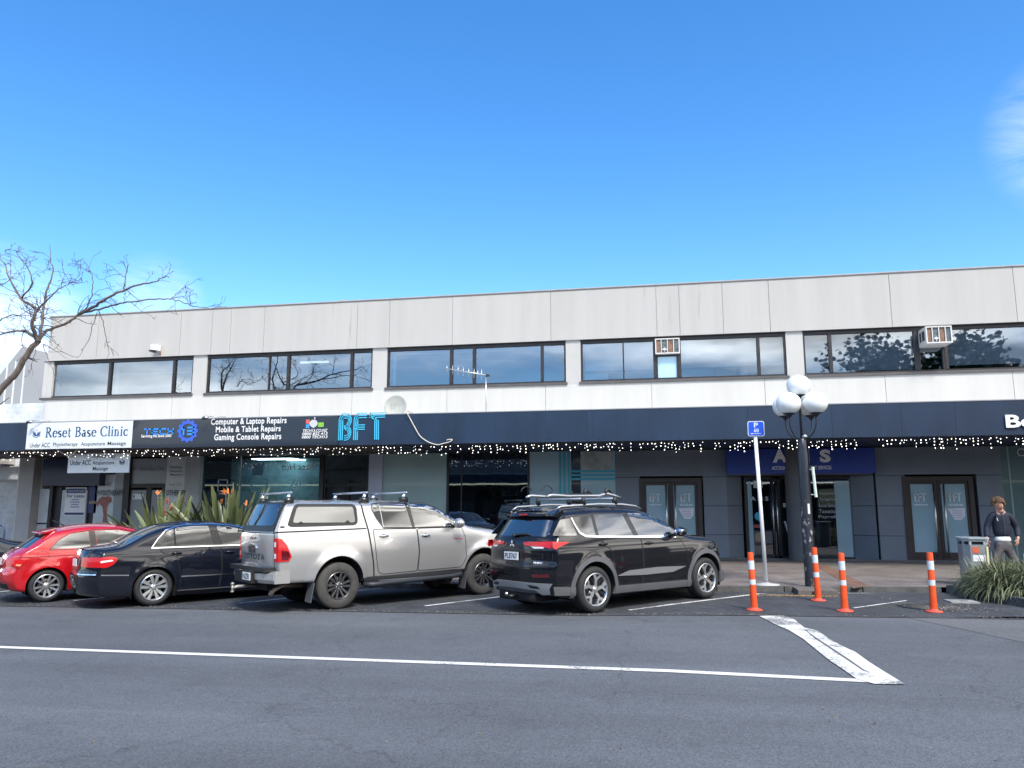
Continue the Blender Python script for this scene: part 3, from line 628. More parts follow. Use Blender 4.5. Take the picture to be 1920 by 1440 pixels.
# stepped threshold along the shops
b = MB().use(mat('threshold', (.13, .13, .13), .8, var=.2)); b.box(at(1154, 1040, Y0).x, XR, Y0-.12, Y0+.02, .0, .13); b.build('threshold', bld)
# vinyl lettering on the left shop glass
t = MB().use(mat('dark_vinyl', (.05, .06, .07), .5)); px_text(t, 'PHYSIOTHERAPY', (181, 919), (230, 929), Y0-.115, bold=.02); px_text(t, 'OTHERAPY', (312, 919), (349, 929), Y0-.13, bold=.02)
t.build('lettering', bld); t = MB().use(mat('grey_text', (.16, .17, .18), .5)); px_text(t, 'Under ACC', (188, 905), (209, 911), Y0-.03); px_text(t, 'Under ACC', (317, 905), (341, 911), Y0-.06)
for i, w_ in enumerate(('Physiotherapy', 'Acupuncture', 'Massage')): px_text(t, w_, (319, 874+i*7), (342, 879+i*7), Y0-.06, bold=.02)
px_text(t, 'Reset Base Clinic', (262, 873), (308, 882), Y0-.005, bold=.01)
t.build('lettering', bld)
t = MB().use(mat('muscle_red', (.30, .12, .10), .6, var=.4, vscale=8)); P_ = [(187, 935), (193, 931), (198, 932), (203, 930), (209, 932), (211, 940), (205, 944), (202, 952), (201, 965), (203, 980), (193, 980), (195, 965), (193, 950), (186, 944), (184, 950), (181, 945)]
t.prism([(at(a, c, Y0).x, at(a, c, Y0).z) for a, c in P_][::-1], Y0-.022, Y0-.03, lambda u, v, a: (u, a, v)); t.build('window_picture', bld)
# for lease poster
ps = MB().use(M_white); p, q = at(124, 914, Y0), at(158, 967, Y0); ps.box(p.x, q.x, Y0+.0, Y0+.015, q.z, p.z); ps.use(mat('poster_navy', (.03, .05, .16), .5))
w_ = q.x-p.x; ps.box(p.x+.03, q.x-.03, Y0-.006, Y0-.001, p.z-.20, p.z-.04); ps.box(p.x+.03, q.x-.03, Y0-.006, Y0-.001, q.z+.03, q.z+.11)
add_text(ps, 'For Lease', p.x+.06, q.x-.06, p.z-.36, p.z-.24, Y0-.004, bold=.02)
ps.use(mat('ink', (.25, .3, .45), .7))
for i, wd in enumerate((.3, .38, .3, .36)): ps.box((p.x+q.x)/2-wd/2, (p.x+q.x)/2+wd/2, Y0-.004, Y0-.001, p.z-.455-i*.085, p.z-.415-i*.085)
ps.use(M_white); add_text(ps, 'Commercial', p.x+.08, q.x-.08, p.z-.15, p.z-.09, Y0-.0065)
tag(ps.build('lease_poster'), 'white For Lease poster with navy bands on glass door', 'poster')
ps = MB().use(mat('poster_navy', (0, 0, 0))); p, q = at(170, 905, Y0), at(180, 962, Y0); ps.box(p.x, q.x, Y0-.02, Y0-.01, q.z, p.z); ps.use(mat('gold_sticker', (0, 0, 0))); ps.box(p.x+.02, q.x-.02, Y0-.024, Y0-.021, q.z+.33, q.z+.42)
tag(ps.build('service_poster'), 'narrow navy poster beside the physiotherapy window', 'poster')
# small posters on the clinic door and shop glass
ps = MB().use(M_white); p, q = at(250, 926, Y0), at(269, 936, Y0); ps.box(p.x, q.x, Y0-.02, Y0-.01, q.z, p.z); ps.use(mat('logo_blue', (.03, .10, .3), .5)); ps.box(p.x+.03, p.x+.08, Y0-.024, Y0-.021, q.z+.04, p.z-.04)
tag(ps.build('door_notice'), 'small white notice with blue mark on clinic door', 'notice')
ps = MB().use(M_white); disc(ps, 301, 930, .085, Y0-.04); ps.use(mat('dark_vinyl', (0, 0, 0))); disc(ps, 301, 930, .045, Y0-.048); tag(ps.build('round_sticker'), 'round white sticker on the right clinic door leaf', 'sticker')
ic = MB().use(mat('info_grey', (.42, .50, .52), .5)); p = at(554, 908, Y0); ic.tube([(p.x+.16*math.cos(a), Y0+.02, p.z+.16*math.sin(a)) for a in np.linspace(0, 6.283, 28)], .012, 6)
add_text(ic, 'i', p.x-.035, p.x+.035, p.z-.10, p.z+.11, Y0+.02, bold=.05, shear=.3); add_text(ic, 'tuH azziP', at(527, 877, Y0).x, at(592, 877, Y0).x, at(527, 882, Y0).z, at(527, 869, Y0).z, Y0+.02, bold=.0, shear=-.2)  # reversed lettering is a reflection painted onto the pane
tag(ic.build('info_decal'), 'pale circled i information mark and painted mirror lettering on dark shop window', 'decal')
for i, (a, c, d_, e, nm) in enumerate(((408, 899, 425, 921, 'white outlined frame left of the information mark'), (470, 899, 499, 922, 'teal outlined frame on shop window right of the plants'))):
    p, q = at(a, c, Y0), at(d_, e, Y0); ic = MB().use(mat('info_grey', (0, 0, 0)) if i == 0 else mat('teal_line', (.12, .3, .34), .5)); w_ = .025
    ic.box(p.x, q.x, Y0+.02, Y0+.04, p.z-w_, p.z); ic.box(p.x, q.x, Y0+.02, Y0+.04, q.z, q.z+w_); ic.box(p.x, p.x+w_, Y0+.02, Y0+.04, q.z, p.z); ic.box(q.x-w_, q.x, Y0+.02, Y0+.04, q.z, p.z)
    tag(ic.build('window_frame_decal'), nm, 'decal')
ps = MB().use(mat('paper_dim', (.22, .27, .28), .7)); p, q = at(474, 869, Y0+.2), at(493, 891, Y0+.2); ps.box(p.x, q.x, Y0+.2, Y0+.21, q.z, p.z); tag(ps.build('paper_sheet'), 'pale paper sheet hung inside the dark shop window', 'poster')

# ---------------------------------------------------------------- signs on and under the canopy
def flat_sign(name, a, c, Y, m, th=.05):
    p, q = at(a[0], a[1], Y), at(c[0], c[1], Y); b = MB().use(m); b.box(p.x, q.x, Y, Y+th, q.z, p.z); return b, p, q
M_signwhite = mat('sign_white', (.74, .79, .83), .35, coat=.2, var=.04)
M_blue = mat('sign_blue', (.02, .12, .28), .4)
YS = YF-.055
r = thing('shop_sign', 'white fascia board reading Reset Base Clinic at left end', 'sign')
b, p, q = flat_sign('board', (53, 787), (246, 837), YS, M_signwhite); b.v = []; b.f = []; b.m = []; b.sm = []
p.z, q.z = 4.19, 3.38; b.box(p.x, q.x, YS, YS+.05, q.z, p.z); b.build('board', r)
W_, H_ = q.x-p.x, .81
SERIF = {  # simple serif alphabet: strokes (x0,z0,x1,z1,width) in a unit cell
}
def serif_word(mb, word, x0, x1, z0, z1, y):
    """light roman letters with contrast and serifs, built from strokes"""
    T, t = .13, .05
    A = math.pi
    def arc(cx, cz, rx, rz, a0, a1, w0, w1, n=10):
        out = []
        for i in range(n):
            f0, f1 = i/n, (i+1)/n; b0, b1 = a0+(a1-a0)*f0, a0+(a1-a0)*f1
            wv = w0+(w1-w0)*abs(math.cos((b0+b1)/2)); out.append((cx+rx*math.cos(b0), cz+rz*math.sin(b0), cx+rx*math.cos(b1), cz+rz*math.sin(b1), wv))
        return out
    G = {
        'R': (.72, [(.16, 0, .16, 1, T), (.04, .02, .3, .02, t), (.04, .98, .3, .98, t)] + arc(.26, .75, .24, .24, A/2, -A/2, t, T) + [(.16, .98, .26, .98, t), (.16, .51, .3, .51, t), (.32, .5, .62, .03, T), (.56, .02, .74, .02, t)]),
        'B': (.66, [(.16, 0, .16, 1, T), (.04, .02, .3, .02, t), (.04, .98, .3, .98, t)] + arc(.28, .76, .22, .22, A/2, -A/2, t, T) + arc(.28, .28, .28, .26, A/2, -A/2, t, T)),
        'C': (.74, arc(.42, .5, .34, .49, .75, 2*A-.75, t, T, 16) + [(.67, .72, .67, .96, t)]),
        'e': (.52, arc(.27, .32, .2, .32, .1, 2*A-.7, t, T, 14) + [(.08, .36, .46, .36, t)]),
        's': (.42, arc(.2, .47, .13, .16, .6, A*1.4, t, T, 7) + arc(.2, .16, .14, .15, -A*.75, A*.45, t, T, 8) + [(.1, .4, .3, .24, T*.9)]),
        't': (.38, [(.16, .1, .16, .86, T*.9), (.04, .62, .34, .62, t)] + arc(.26, .12, .1, .12, A, A*1.7, T*.8, t, 5)),
        'a': (.50, [(.36, .04, .36, .44, T)] + arc(.22, .44, .14, .19, 0, A*.8, T, t, 6) + arc(.2, .18, .13, .17, .3, 2*A-.3, t, T, 10) + [(.36, .03, .47, .03, t)]),
        'l': (.28, [(.14, .02, .14, 1.03, T*.9), (.04, .02, .24, .02, t), (.05, 1.02, .14, 1.02, t)]),
        'i': (.28, [(.14, .02, .14, .64, T*.9), (.04, .02, .24, .02, t), (.05, .62, .14, .62, t), (.14, .82, .14, .92, T)]),
        'n': (.58, [(.14, .02, .14, .64, T*.9), (.04, .02, .24, .02, t), (.04, .62, .14, .62, t), (.42, .02, .42, .44, T*.9), (.32, .02, .53, .02, t)] + arc(.28, .42, .14, .21, A, 0, T*.6, t, 7)),
        'c': (.48, arc(.27, .32, .2, .31, .7, 2*A-.7, t, T, 12)), ' ': (.3, [])}
    tot = sum(G[c][0]+.04 for c in word); k = (x1-x0)/tot; x = x0
    for c in word:
        w_, st_ = G[c]
        for ax, az, bx, bz, sw in st_:
            A_ = Vector((x+ax*k, z0+az*(z1-z0))); B_ = Vector((x+bx*k, z0+bz*(z1-z0))); d = B_-A_
            if d.length < 1e-5: continue
            d.normalize(); qq = Vector((-d.y, d.x))*sw*k*.55; A_ = A_-d*.006; B_ = B_+d*.006
            mb.add([(A_.x+qq.x, y, A_.y+qq.y), (B_.x+qq.x, y, B_.y+qq.y), (B_.x-qq.x, y, B_.y-qq.y), (A_.x-qq.x, y, A_.y-qq.y)], [(3, 2, 1, 0)])
        x += (w_+.04)*k
t = MB().use(M_blue); serif_word(t, 'Reset Base Clinic', p.x+W_*.18, p.x+W_*.965, q.z+.36, q.z+.66, YS-.004)
t.use(mat('sign_ink', (.02, .03, .05), .5))
x_ = p.x+.10
for s1, f0, f1 in (('Under ACC', .04, .235), ('Physiotherapy', .265, .50), ('Acupuncture', .53, .755), ('Massage', .78, .95)): add_text(t, s1, p.x+W_*f0, p.x+W_*f1, q.z+.05, q.z+.19, YS-.004, bold=.008)
t.build('lettering', r)
def hands_emblem(mb, cx, cz, s, y, mblue, mdark):
    mb.use(mblue)
    for sg in (-1, 1):
        pts = [(0, -.35), (.34, -.30), (.55, .0), (.6, .35), (.42, .1), (.30, .35), (.24, .0), (.12, .22), (.08, -.1), (0, -.18)]
        mb.add([(cx+sg*a*s, y, cz+b_*s) for a, b_ in pts], [tuple(range(len(pts)))])
    mb.use(mdark)
    for i in range(8):
        a0, a1 = -math.pi*.9+i*math.pi*.8/8, -math.pi*.9+(i+1)*math.pi*.8/8
        mb.add([(cx+s*rr*math.cos(a), y, cz-s*.05+s*rr*.78*math.sin(a)) for a, rr in ((a0, .62), (a1, .62), (a1, .52), (a0, .52))], [(0, 1, 2, 3)])
    mb.use(mat('gold_sticker', (0, 0, 0))); mb.add([(cx+s*.09*math.cos(a), y-.001, cz+s*.42+s*.09*math.sin(a)) for a in np.linspace(0, 6.28, 13)[:-1]], [tuple(range(12))])
e = MB(); hands_emblem(e, p.x+W_*.095, q.z+.48, .24, YS-.004, mat('emblem_blue', (.03, .07, .25), .4), mat('emblem_teal', (.02, .16, .25), .4)); e.build('emblem', r, fix=False)
# computer repair sign
r = thing('shop_sign', 'dark fascia sign with blue gear and white repair lettering', 'sign')
b, p, q = flat_sign('board', (248, 785), (634, 826), YS, mat('sign_black', (.010, .016, .030), .3, coat=.3)); b.v = []; b.f = []; b.m = []; b.sm = []
b.box(p.x, q.x-.02, YS+.01, YS+.05, 3.365, 4.185); b.build('board', r)
M_lb = mat('tech_blue', (.03, .28, .85), .35); M_lw = mat('lettering_white', (.80, .80, .80), .4)
t = MB().use(M_lb); w = .055
def stroke(mb, pts, w, y, ox, oz, sx, sz, sh=0.):
    for (ax, az), (bx, bz) in zip(pts[:-1], pts[1:]):
        A_ = Vector((ox+(ax+az*sh)*sx, oz+az*sz)); B_ = Vector((ox+(bx+bz*sh)*sx, oz+bz*sz)); d = (B_-A_)
        if d.length < 1e-6: continue
        d.normalize(); n_ = Vector((-d.y, d.x))*w/2; A_ = A_-d*w*.5; B_ = B_+d*w*.5
        mb.add([(A_.x+n_.x, y, A_.y+n_.y), (B_.x+n_.x, y, B_.y+n_.y), (B_.x-n_.x, y, B_.y-n_.y), (A_.x-n_.x, y, A_.y-n_.y)], [(3, 2, 1, 0)])
x0, x1 = at(268, 808, YS).x, at(326, 808, YS).x; z = at(297, 814, YS).z; cw = (x1-x0)/4
for i, L in enumerate(([[(.0, 1), (1, 1)], [(.5, 1), (.5, 0)]], [[(1, 1), (.05, 1), (.05, 0), (1, 0)], [(.05, .5), (.9, .5)]], [[(1, 1), (.05, 1), (.05, 0), (1, 0)]], [[(.05, 0), (.05, 1)], [(.95, 0), (.95, 1)], [(.05, .5), (.95, .5)]])):
    for s_ in L: stroke(t, s_, .042, YS-.002, x0+i*cw+.05, z, cw*.72, .155, .05)
c_ = at(352, 808, YS)
n_ = 12; gear = []
for i in range(n_):
    for f, rr in ((-.30, .30), (-.20, .345), (.20, .345), (.30, .30)): a = 2*math.pi*(i+f)/n_; gear.append((c_.x+rr*math.cos(a), c_.z+rr*math.sin(a)))
t.use(mat('gear_blue', (.045, .12, .60), .35))
inner = [(c_.x+.215*math.cos(2*math.pi*i/48), c_.z+.215*math.sin(2*math.pi*i/48)) for i in range(48)]
t.add([(u, YS-.002, v) for u, v in gear]+[(u, YS-.002, v) for u, v in inner], [(i, (i+1) % 48, 48+(i+1) % 48, 48+i) for i in range(48)])
t.use(M_lb); stroke(t, [(.05, .8), (.2, 1), (.2, 0)], .055, YS-.003, c_.x-.2, c_.z-.10, .34, .2)
for s_ in ([(.5, 1), (1, 1), (1, 0), (.5, 0)], [(.5, .5), (1, .5)]): stroke(t, s_, .055, YS-.003, c_.x-.17, c_.z-.10, .36, .2)
t.use(M_lw); px_text(t, 'Servicing Nz Since 2003', (265, 815), (321, 821), YS-.002, bold=.03)
for s1, a, c in (('Computer & Laptop Repairs', (396, 785), (537, 797)), ('Mobile & Tablet Repairs', (405, 800), (526, 812)), ('Gaming Console Repairs', (402, 814), (527, 827))):
    px_text(t, s1, a, c, YS-.002, bold=.022, spacing=1.06)
for i, s1 in enumerate(('TECH13.CO.NZ', '0800 832 413', '0800 TECH13')): px_text(t, s1, (568-i*1, 805+i*6), (614, 809.5+i*6), YS-.002, bold=.02, shear=.2)
t.use(mat('logo_red', (.7, .12, .10), .4)); p_ = at(574, 786, YS)
t.box(p_.x, p_.x+.11, YS-.002, YS+.001, p_.z-.13, p_.z-.01); t.use(mat('logo_sky', (.05, .30, .65), .4)); t.box(p_.x, p_.x+.11, YS-.002, YS+.001, p_.z-.26, p_.z-.145)
t.use(mat('logo_grey', (.55, .56, .58), .35)); a_ = at(588, 794, YS)
ap = [(a_.x+(.115+.012*math.cos(2*th))*math.cos(th), a_.z+.115*math.sin(th)-(.02 if abs(math.cos(th)) < .25 else 0)) for th in np.linspace(0, 2*math.pi, 25)[:-1]]
t.add([(u, YS-.0025, v) for u, v in ap], [tuple(range(24))]); t.sphere((a_.x+.03, YS-.001, a_.z+.15), .022, 8, 5, (1, .05, 1.7))
t.use(mat('logo_green', (.22, .50, .06), .4)); g_ = at(602, 794, YS)
t.add([(g_.x+u, YS-.003, g_.z+v) for u, v in ((-.085, -.10), (.085, -.10), (.085, .03), (-.085, .03))], [(0, 1, 2, 3)])
t.build('lettering', r, fix=False)
# cyan triple-line letters
r = thing('fascia_lettering', 'cyan triple line letters BFT mounted on the navy fascia', 'sign')
t = MB().use(mat('cyan_letters', (.06, .52, .78), .35)); p, q = at(637, 776, YF), at(721, 824, YF); bft_logo(t, p.x, q.x, q.z, p.z, YF-.003, .026); t.build('letters', r)
r = thing('fascia_lettering', 'white word Body beginning the right hand fascia lettering', 'sign')
t = MB().use(M_lw); p, q = at(1883, 779, YF), at(1920, 803, YF); h = p.z-q.z
add_text(t, 'Body Fit Training', p.x, p.x+4.3, q.z-.08, p.z+.01, YF-.03, bold=.03, depth=.02); t.build('letters', r)
# blue accounting sign
r = thing('shop_sign', 'deep blue sign box AMS ACCOUNTING MANAGEMENT SERVICES above the recessed doors', 'sign')
YA = Y0-.35
b, p, q = flat_sign('box', (1361, 834), (1643, 890), YA, mat('ams_blue', (.008, .034, .29), .35, coat=.3)); b.v = []; b.f = []; b.m = []; b.sm = []; b.box(p.x, q.x, YA, Y0-.002, 2.60, 3.33); b.build('box', r)
t = MB().use(mat('grey_letters', (.80, .82, .85), .4)); 
for ch, a, c in (('A', 1448, 1476), ('M', 1489, 1518), ('S', 1536, 1558)): px_text(t, ch, (a, 843), (c, 867), YA-.02, bold=.05, depth=.015)
px_text(t, 'ACCOUNTING MANAGEMENT SERVICES', (1447, 874), (1559, 880), YA-.004, bold=.015); t.build('lettering', r)
# hanging under-canopy board
r = thing('hanging_sign', 'white board hanging below the canopy listing Physiotherapy, Acupuncture, Massage', 'sign')
YH = 21.2; b, p, q = flat_sign('board', (129, 851), (241, 886), YH, M_signwhite, .04); b.build('board', r)
t = MB().use(mat('sign_ink', (0, 0, 0))); px_text(t, 'Under ACC', (132, 863), (170, 872), YH-.004, bold=.012)
for s1, a, c in (('Physiotherapy', (174, 852), (217, 860)), ('Acupuncture', (174, 864), (214, 873)), ('Massage', (174, 875), (202, 884))): px_text(t, s1, a, c, YH-.004, bold=.012)
t.build('lettering', r); e = MB(); c_ = at(229, 866, YH); hands_emblem(e, c_.x, c_.z, .17, YH-.004, mat('emblem_navy', (.05, .07, .14), .4), mat('emblem_navy', (0, 0, 0))); e.build('emblem', r, fix=False)
b = MB().use(M_white); p = at(131, 857, YH); p2, p3 = at(114, 838, YH-.3), at(157, 838, YH-.3)
for e_ in (p2, p3): b.tube([(p.x, YH-.02, p.z), (e_.x, YF+.2, 3.4)], .018, 6)
b.tube([(q.x-.1, YH+.02, at(238, 853, YH).z), (q.x-.1, YH+.02, 3.4)], .012, 6); b.build('bracket', r)
# second, transom sign inside the clinic window
e = MB(); c_ = at(253, 878, Y0-.01); hands_emblem(e, c_.x, c_.z, .13, Y0-.01, mat('emblem_faint', (.14, .17, .2), .4), mat('emblem_faint', (0, 0, 0))); tag(e.build('emblem_decal', fix=False), 'faint grey hands emblem on the transom above clinic door', 'decal')

# ---------------------------------------------------------------- fairy lights
M_bulb = mat('bulb_warm', (.9, .85, .75), .4, emit=(1, .90, .74), estr=1.7); M_bulbc = mat('bulb_cool', (.9, .9, .9), .4, emit=(.92, .96, 1), estr=1.7); M_wire = mat('wire_dark', (.02, .02, .02), .7)
def bulb_mesh(m, r_):
    b = MB().use(m, True); b.sphere((0, 0, 0), r_, 6, 4, (1, 1, 1.25)); me = bpy.data.meshes.new('bulb'); me.from_pydata(b.v, [], b.f); me.materials.append(m); return me
BM = [bulb_mesh(M_bulb, .009), bulb_mesh(M_bulbc, .0115), bulb_mesh(M_bulb, .0125), bulb_mesh(M_bulbc, .007)]
segs = [(0, 112, 'below the white clinic board corner'), (118, 240, 'below the white clinic board'), (246, 372, 'below the gear sign'), (378, 520, 'below the repair lettering'), (526, 690, 'beside the cyan letters'),
        (696, 862, 'below the dangling cable'), (868, 1010, 'over the striped frosted window'), (1016, 1188, 'just left of the first double doors'), (1200, 1330, 'over the first double doors'), (1342, 1500, 'left of the street lamp above blue sign'),
        (1506, 1620, 'right of the street lamp above blue sign'), (1650, 1790, 'over the second double doors'), (1796, 1925, 'at the right end of the canopy')]
for a, c, w_ in segs:
    xa, xc = at(a, 830, YF).x, at(c, 830, YF).x
    r = thing('icicle_lights', 'string of fairy lights '+w_, 'string lights', (xa, YF+.12, 3.36), 0, 'icicle light strings along the canopy edge')
    n_ = int((c-a)*.27); wm = MB().use(M_wire); L = xc-xa
    wm.tube([(L*i/20, 0, -.015-.035*abs(math.sin(i*.785))) for i in range(21)], .006, 4); x = 0; k = 0; pos = []
    while x < L:
        ln = rnd.choice((.07, .14, .20, .26)); wm.tube([(x, 0, -.02), (x+rnd.uniform(-.01, .01), 0, -ln)], .003, 3)
        zz = rnd.uniform(.0, .05)
        while zz < ln: pos.append((x+rnd.uniform(-.02, .02), rnd.uniform(-.02, .05), -.03-zz-.02)); zz += rnd.uniform(.06, .10)
        x += rnd.uniform(.05, .13)
    rnd.shuffle(pos)
    wm.build('wire', r, fix=False)
    for ps_ in pos[:min(n_, 58)]:
        o = bpy.data.objects.new('bulb', rnd.choice(BM)); COL.objects.link(o); o.parent = r; o.location = ps_

# ---------------------------------------------------------------- fixtures on the building
# aerial
YT = 22.4
r = thing('television_aerial', 'thin silver aerial with eight elements on a canopy mast', 'aerial')
M_alu = mat('aluminium', (.55, .56, .56), .35, metal=.8)
m_ = MB().use(M_alu, True); a, c = at(912, 770, YT), at(911, 703, YT); m_.tube([(a.x, YT, 4.05), (c.x, YT, c.z)], .018, 8); m_.build('mast', r)
m_ = MB().use(M_alu, True); a, c = at(836, 691, YT), at(916, 704, YT); m_.tube([a, c], .016, 8); m_.build('boom', r)
for px, h in ((838, 6), (849, 8), (859, 8), (869, 8), (879, 8), (889, 8), (896, 7), (903, 10)):
    e_ = MB().use(M_alu, True); f_ = (px-836)/80; p0 = a.lerp(c, f_); e_.tube([(p0.x, YT, p0.z-h*.0165), (p0.x, YT, p0.z+h*.0165)], .011, 6); e_.build('element', r)
m_ = MB().use(M_frame); m_.box(c.x-.08, c.x+.02, YT-.03, YT+.04, c.z-.04, c.z+.03); m_.build('clamp', r)
# dish
YD = 21.3; r = thing('satellite_dish', 'pale round satellite dish behind the canopy fascia', 'satellite dish')
c = at(743, 763, YD); R_ = .335
d = MB().use(mat('dish_paint', (.40, .41, .37), .6, var=.1, vscale=6), True)
Mx = Matrix.Translation(c) @ Matrix.Rotation(rad(82), 4, 'X')
d.lathe([(.0001, .0), (.1, .006), (.2, .025), (.3, .055), (R_, .07), (R_+.008, .065), (R_, .05), (.3, .04), (.2, .01), (.0001, -.012)], 40, Mx); d.build('reflector', r)
d = MB().use(M_frame, True); d.tube([(c.x, YD+.1, c.z), (c.x, YD+.3, c.z-.3), (c.x, YD+.3, 4.04)], .02, 8); d.build('bracket', r)
d = MB().use(mat('dish_mark', (.28, .28, .26), .7)); 
for dx in (-.12, -.10, -.02, .0): d.box(c.x+dx, c.x+dx+.012, YD-.09, YD-.084, c.z+.02, c.z+.09)
d.build('faded_mark', r)
d = MB().use(M_cream, True); pts = [(762, 770), (769, 785), (777, 800), (787, 817), (798, 826), (808, 831), (820, 834), (830, 832), (842, 829), (848, 825), (843, 824), (836, 826)]
P = [at(x, y, YF-.045) for x, y in pts]; P = [Vector((P[0].x-.03, YD, P[0].z))] + P
Q = []
for i in range(len(P)-1):
    for k in range(4):
        p0, p1, p2_, p3_ = P[max(i-1, 0)], P[i], P[i+1], P[min(i+2, len(P)-1)]; t_ = k/4
        Q.append(.5*((2*p1)+(-p0+p2_)*t_+(2*p0-5*p1+4*p2_-p3_)*t_*t_+(-p0+3*p1-3*p2_+p3_)*t_**3))
d.tube(Q, .016, 6); tag(d.build('cable'), 'cream cable drooping over fascia from the satellite dish', 'cable')
# air conditioners
def aircon(px0, px1, py0, py1, out, label):
    Yp = Y0-out; p, q = at(px0, py0, Yp), at(px1, py1, Yp); w_, h_ = q.x-p.x, p.z-q.z
    r = thing('air_conditioner', label, 'air conditioner', (p.x, Yp, q.z), 0, 'window air conditioners')
    M_ = mat('aircon_case', (.60, .59, .57), .5, var=.06); b = MB().use(M_); D = out+.25; e = .035
    b.box(0, w_, 0.0, D, 0, e); b.box(0, w_, 0, D, h_-e, h_); b.box(0, e, .0, D, e, h_-e); b.box(w_-e, w_, 0, D, e, h_-e)
    nsl = 4
    for i in range(1, nsl): x = w_*i/nsl; b.box(x-.012, x+.012, .005, .03, e, h_-e)
    b.build('casing', r)
    b = MB()
    for i in range(nsl):
        b.use(mat('fin_rust', (.22, .13, .09), .8, var=.5, vscale=14) if (i % 2 == 0) else mat('fin_grey', (.10, .13, .14), .8, var=.5, vscale=14)); b.box(w_*i/nsl+.014, w_*(i+1)/nsl-.014, .04, .06, e+.001, h_-e-.001)
    b.build('coil', r)
    b = MB().use(mat('side_vent', (.03, .035, .04), .7)); b.box(-.004, -.001, D*.15, D*.40, .12, h_-.1); b.box(-.004, -.001, D*.48, D*.66, .12, h_-.1); b.build('side_vent', r)
    b = MB().use(M_white); b.box(w_*.3, w_*.46, -.008, -.001, .12, .16); b.box(w_*.37, w_*.39, -.007, -.001, .06, .2); b.build('badge', r)
aircon(1228, 1275, 635, 662, .12, 'window air conditioner with small pale blue pane below it')
aircon(1735, 1787, 612, 642, .62, 'protruding boxy air conditioner beside the tree reflection')
# security light and small fascia floodlights
r = thing('security_light', 'white box security light on the parapet above left window', 'light'); c = at(291, 653, Y0-.3)
b = MB().use(M_white); b.box(c.x-.10, c.x+.10, Y0-.42, Y0-.14, c.z-.08, c.z+.13); b.use(M_frame); b.box(c.x-.13, c.x-.02, Y0-.46, Y0-.2, c.z-.14, c.z-.081); b.build('housing', r)
b = MB().use(mat('conduit_brown', (.25, .13, .09), .6), True); b.tube([(c.x+.08, Y0-.1, c.z-.05), (c.x+.08, Y0-.1, c.z-.22)], .015, 6); b.build('conduit', r)
for px, w_ in ((57, 'at the left corner of the white clinic board'), (386, 'above the repair lettering')):
    r = thing('floodlight', 'small silver floodlight '+w_, 'light'); c = at(px, 783 if px > 100 else 791, YF-.25)
    b = MB().use(M_steel, True); b.sphere((c.x, YF-.25, c.z), .07, 12, 8, (1.2, 1, .8)); b.use(M_frame); b.sphere((c.x-.04, YF-.31, c.z-.02), .045, 10, 6); b.build('lamp_head', r)
    b = MB().use(M_alu, True); b.tube([(c.x, YF-.25, c.z+.04), (c.x+.45, YF+.05, 4.25)], .014, 6); b.build('arm', r)
# roof vent
r = MB().use(mat('roof_sheet', (0, 0, 0)), True); c = at(645, 568, Y0+3); r.lathe([(.0, .22), (.16, .21), (.24, .16), (.20, .1), (.14, .08), (.14, -.3)], 20, Matrix.Translation((c.x, Y0+3, c.z-.12)))
tag(r.build('roof_vent'), 'small round mushroom roof vent showing over the parapet', 'vent')
# ---------------------------------------------------------------- neighbour at the left
nb = thing('block_building', 'white painted block building at the far left edge', 'building')
M_block = brick_mat('white_block', (.62, .65, .67), (.58, .61, .64), (.46, .49, .52), 1, .4, .2, 0, .8, bump=.15)
def wmap(name):   # wall version of the block pattern: x along the wall, z up
    m = MATS[name]; l = m.node_tree.links; n = m.node_tree.nodes; mp = [q for q in n if q.type == 'MAPPING'][0]; mp.inputs['Rotation'].default_value = (rad(90), 0, 0); return m
wmap('white_block')
b = MB().use(M_block); b.box(-60, XL-.12, Y0+1.0, Y0+14, -1.2, 5.55); b.build('wall', nb)
b = MB().use(mat('grey_gable', (.27, .275, .28), .7)); g0, g1, g2 = at(-60, 690, 30), at(32, 646, 30), at(100, 676, 30)
b.prism([(g0.x, 5.5), (g1.x+.3, g1.z-.1), (g2.x, 5.5)], 30, 31.5, lambda u, v, a: (u, a, v)); b.build('gable', nb)
b = MB().use(M_white); 
for px in (18, 33, 50): c = at(px, 680, Y0+1.5); b.box(c.x-.018, c.x+.018, Y0+1.4, Y0+1.44, 5.5, c.z-.05+.1*(px == 33))
b.build('vent_post', nb)
b = MB().use(M_grey); p, q = at(0, 874, Y0+.9), at(40, 905, Y0+.9); b.box(p.x-3, q.x, Y0+.8, Y0+1.0, q.z+.05, q.z+.12); b.box(p.x-3, q.x, Y0+.8, Y0+1.0, p.z-.05, p.z); b.build('ledge', nb)
r = thing('outdoor_unit', 'pale wall mounted condenser on the left white building', 'air conditioner'); p, q = at(-14, 846, Y0+.6), at(12, 870, Y0+.6)
b = MB().use(M_cream); b.box(p.x, q.x, Y0+.6, Y0+.97, q.z, p.z); b.build('casing', r); b = MB().use(M_frame); b.lathe([(.13, 0), (.13, .01), (.0, .01)], 20, Matrix.Translation(((p.x+q.x)/2-.05, Y0+.6, (p.z+q.z)/2)) @ Matrix.Rotation(rad(90), 4, 'X')); b.build('fan_grille', r)
r = MB().use(mat('hoop_navy', (.02, .04, .09), .4), True); p = at(7, 1012, 17.4); r.tube([(p.x, 17.4, gz(p.x)+.09), (p.x, 17.4, p.z+.22), (p.x-.05, 17.4, p.z+.33), (p.x-.15, 17.4, p.z+.37), (p.x-.6, 17.4, p.z+.37), (p.x-.7, 17.4, p.z+.3), (p.x-.72, 17.4, gz(p.x)+.09)], .022, 8)
tag(r.build('bike_hoop'), 'dark metal bicycle hoop at the far left edge', 'bike stand')

# ---------------------------------------------------------------- street furniture
Z0W = .094
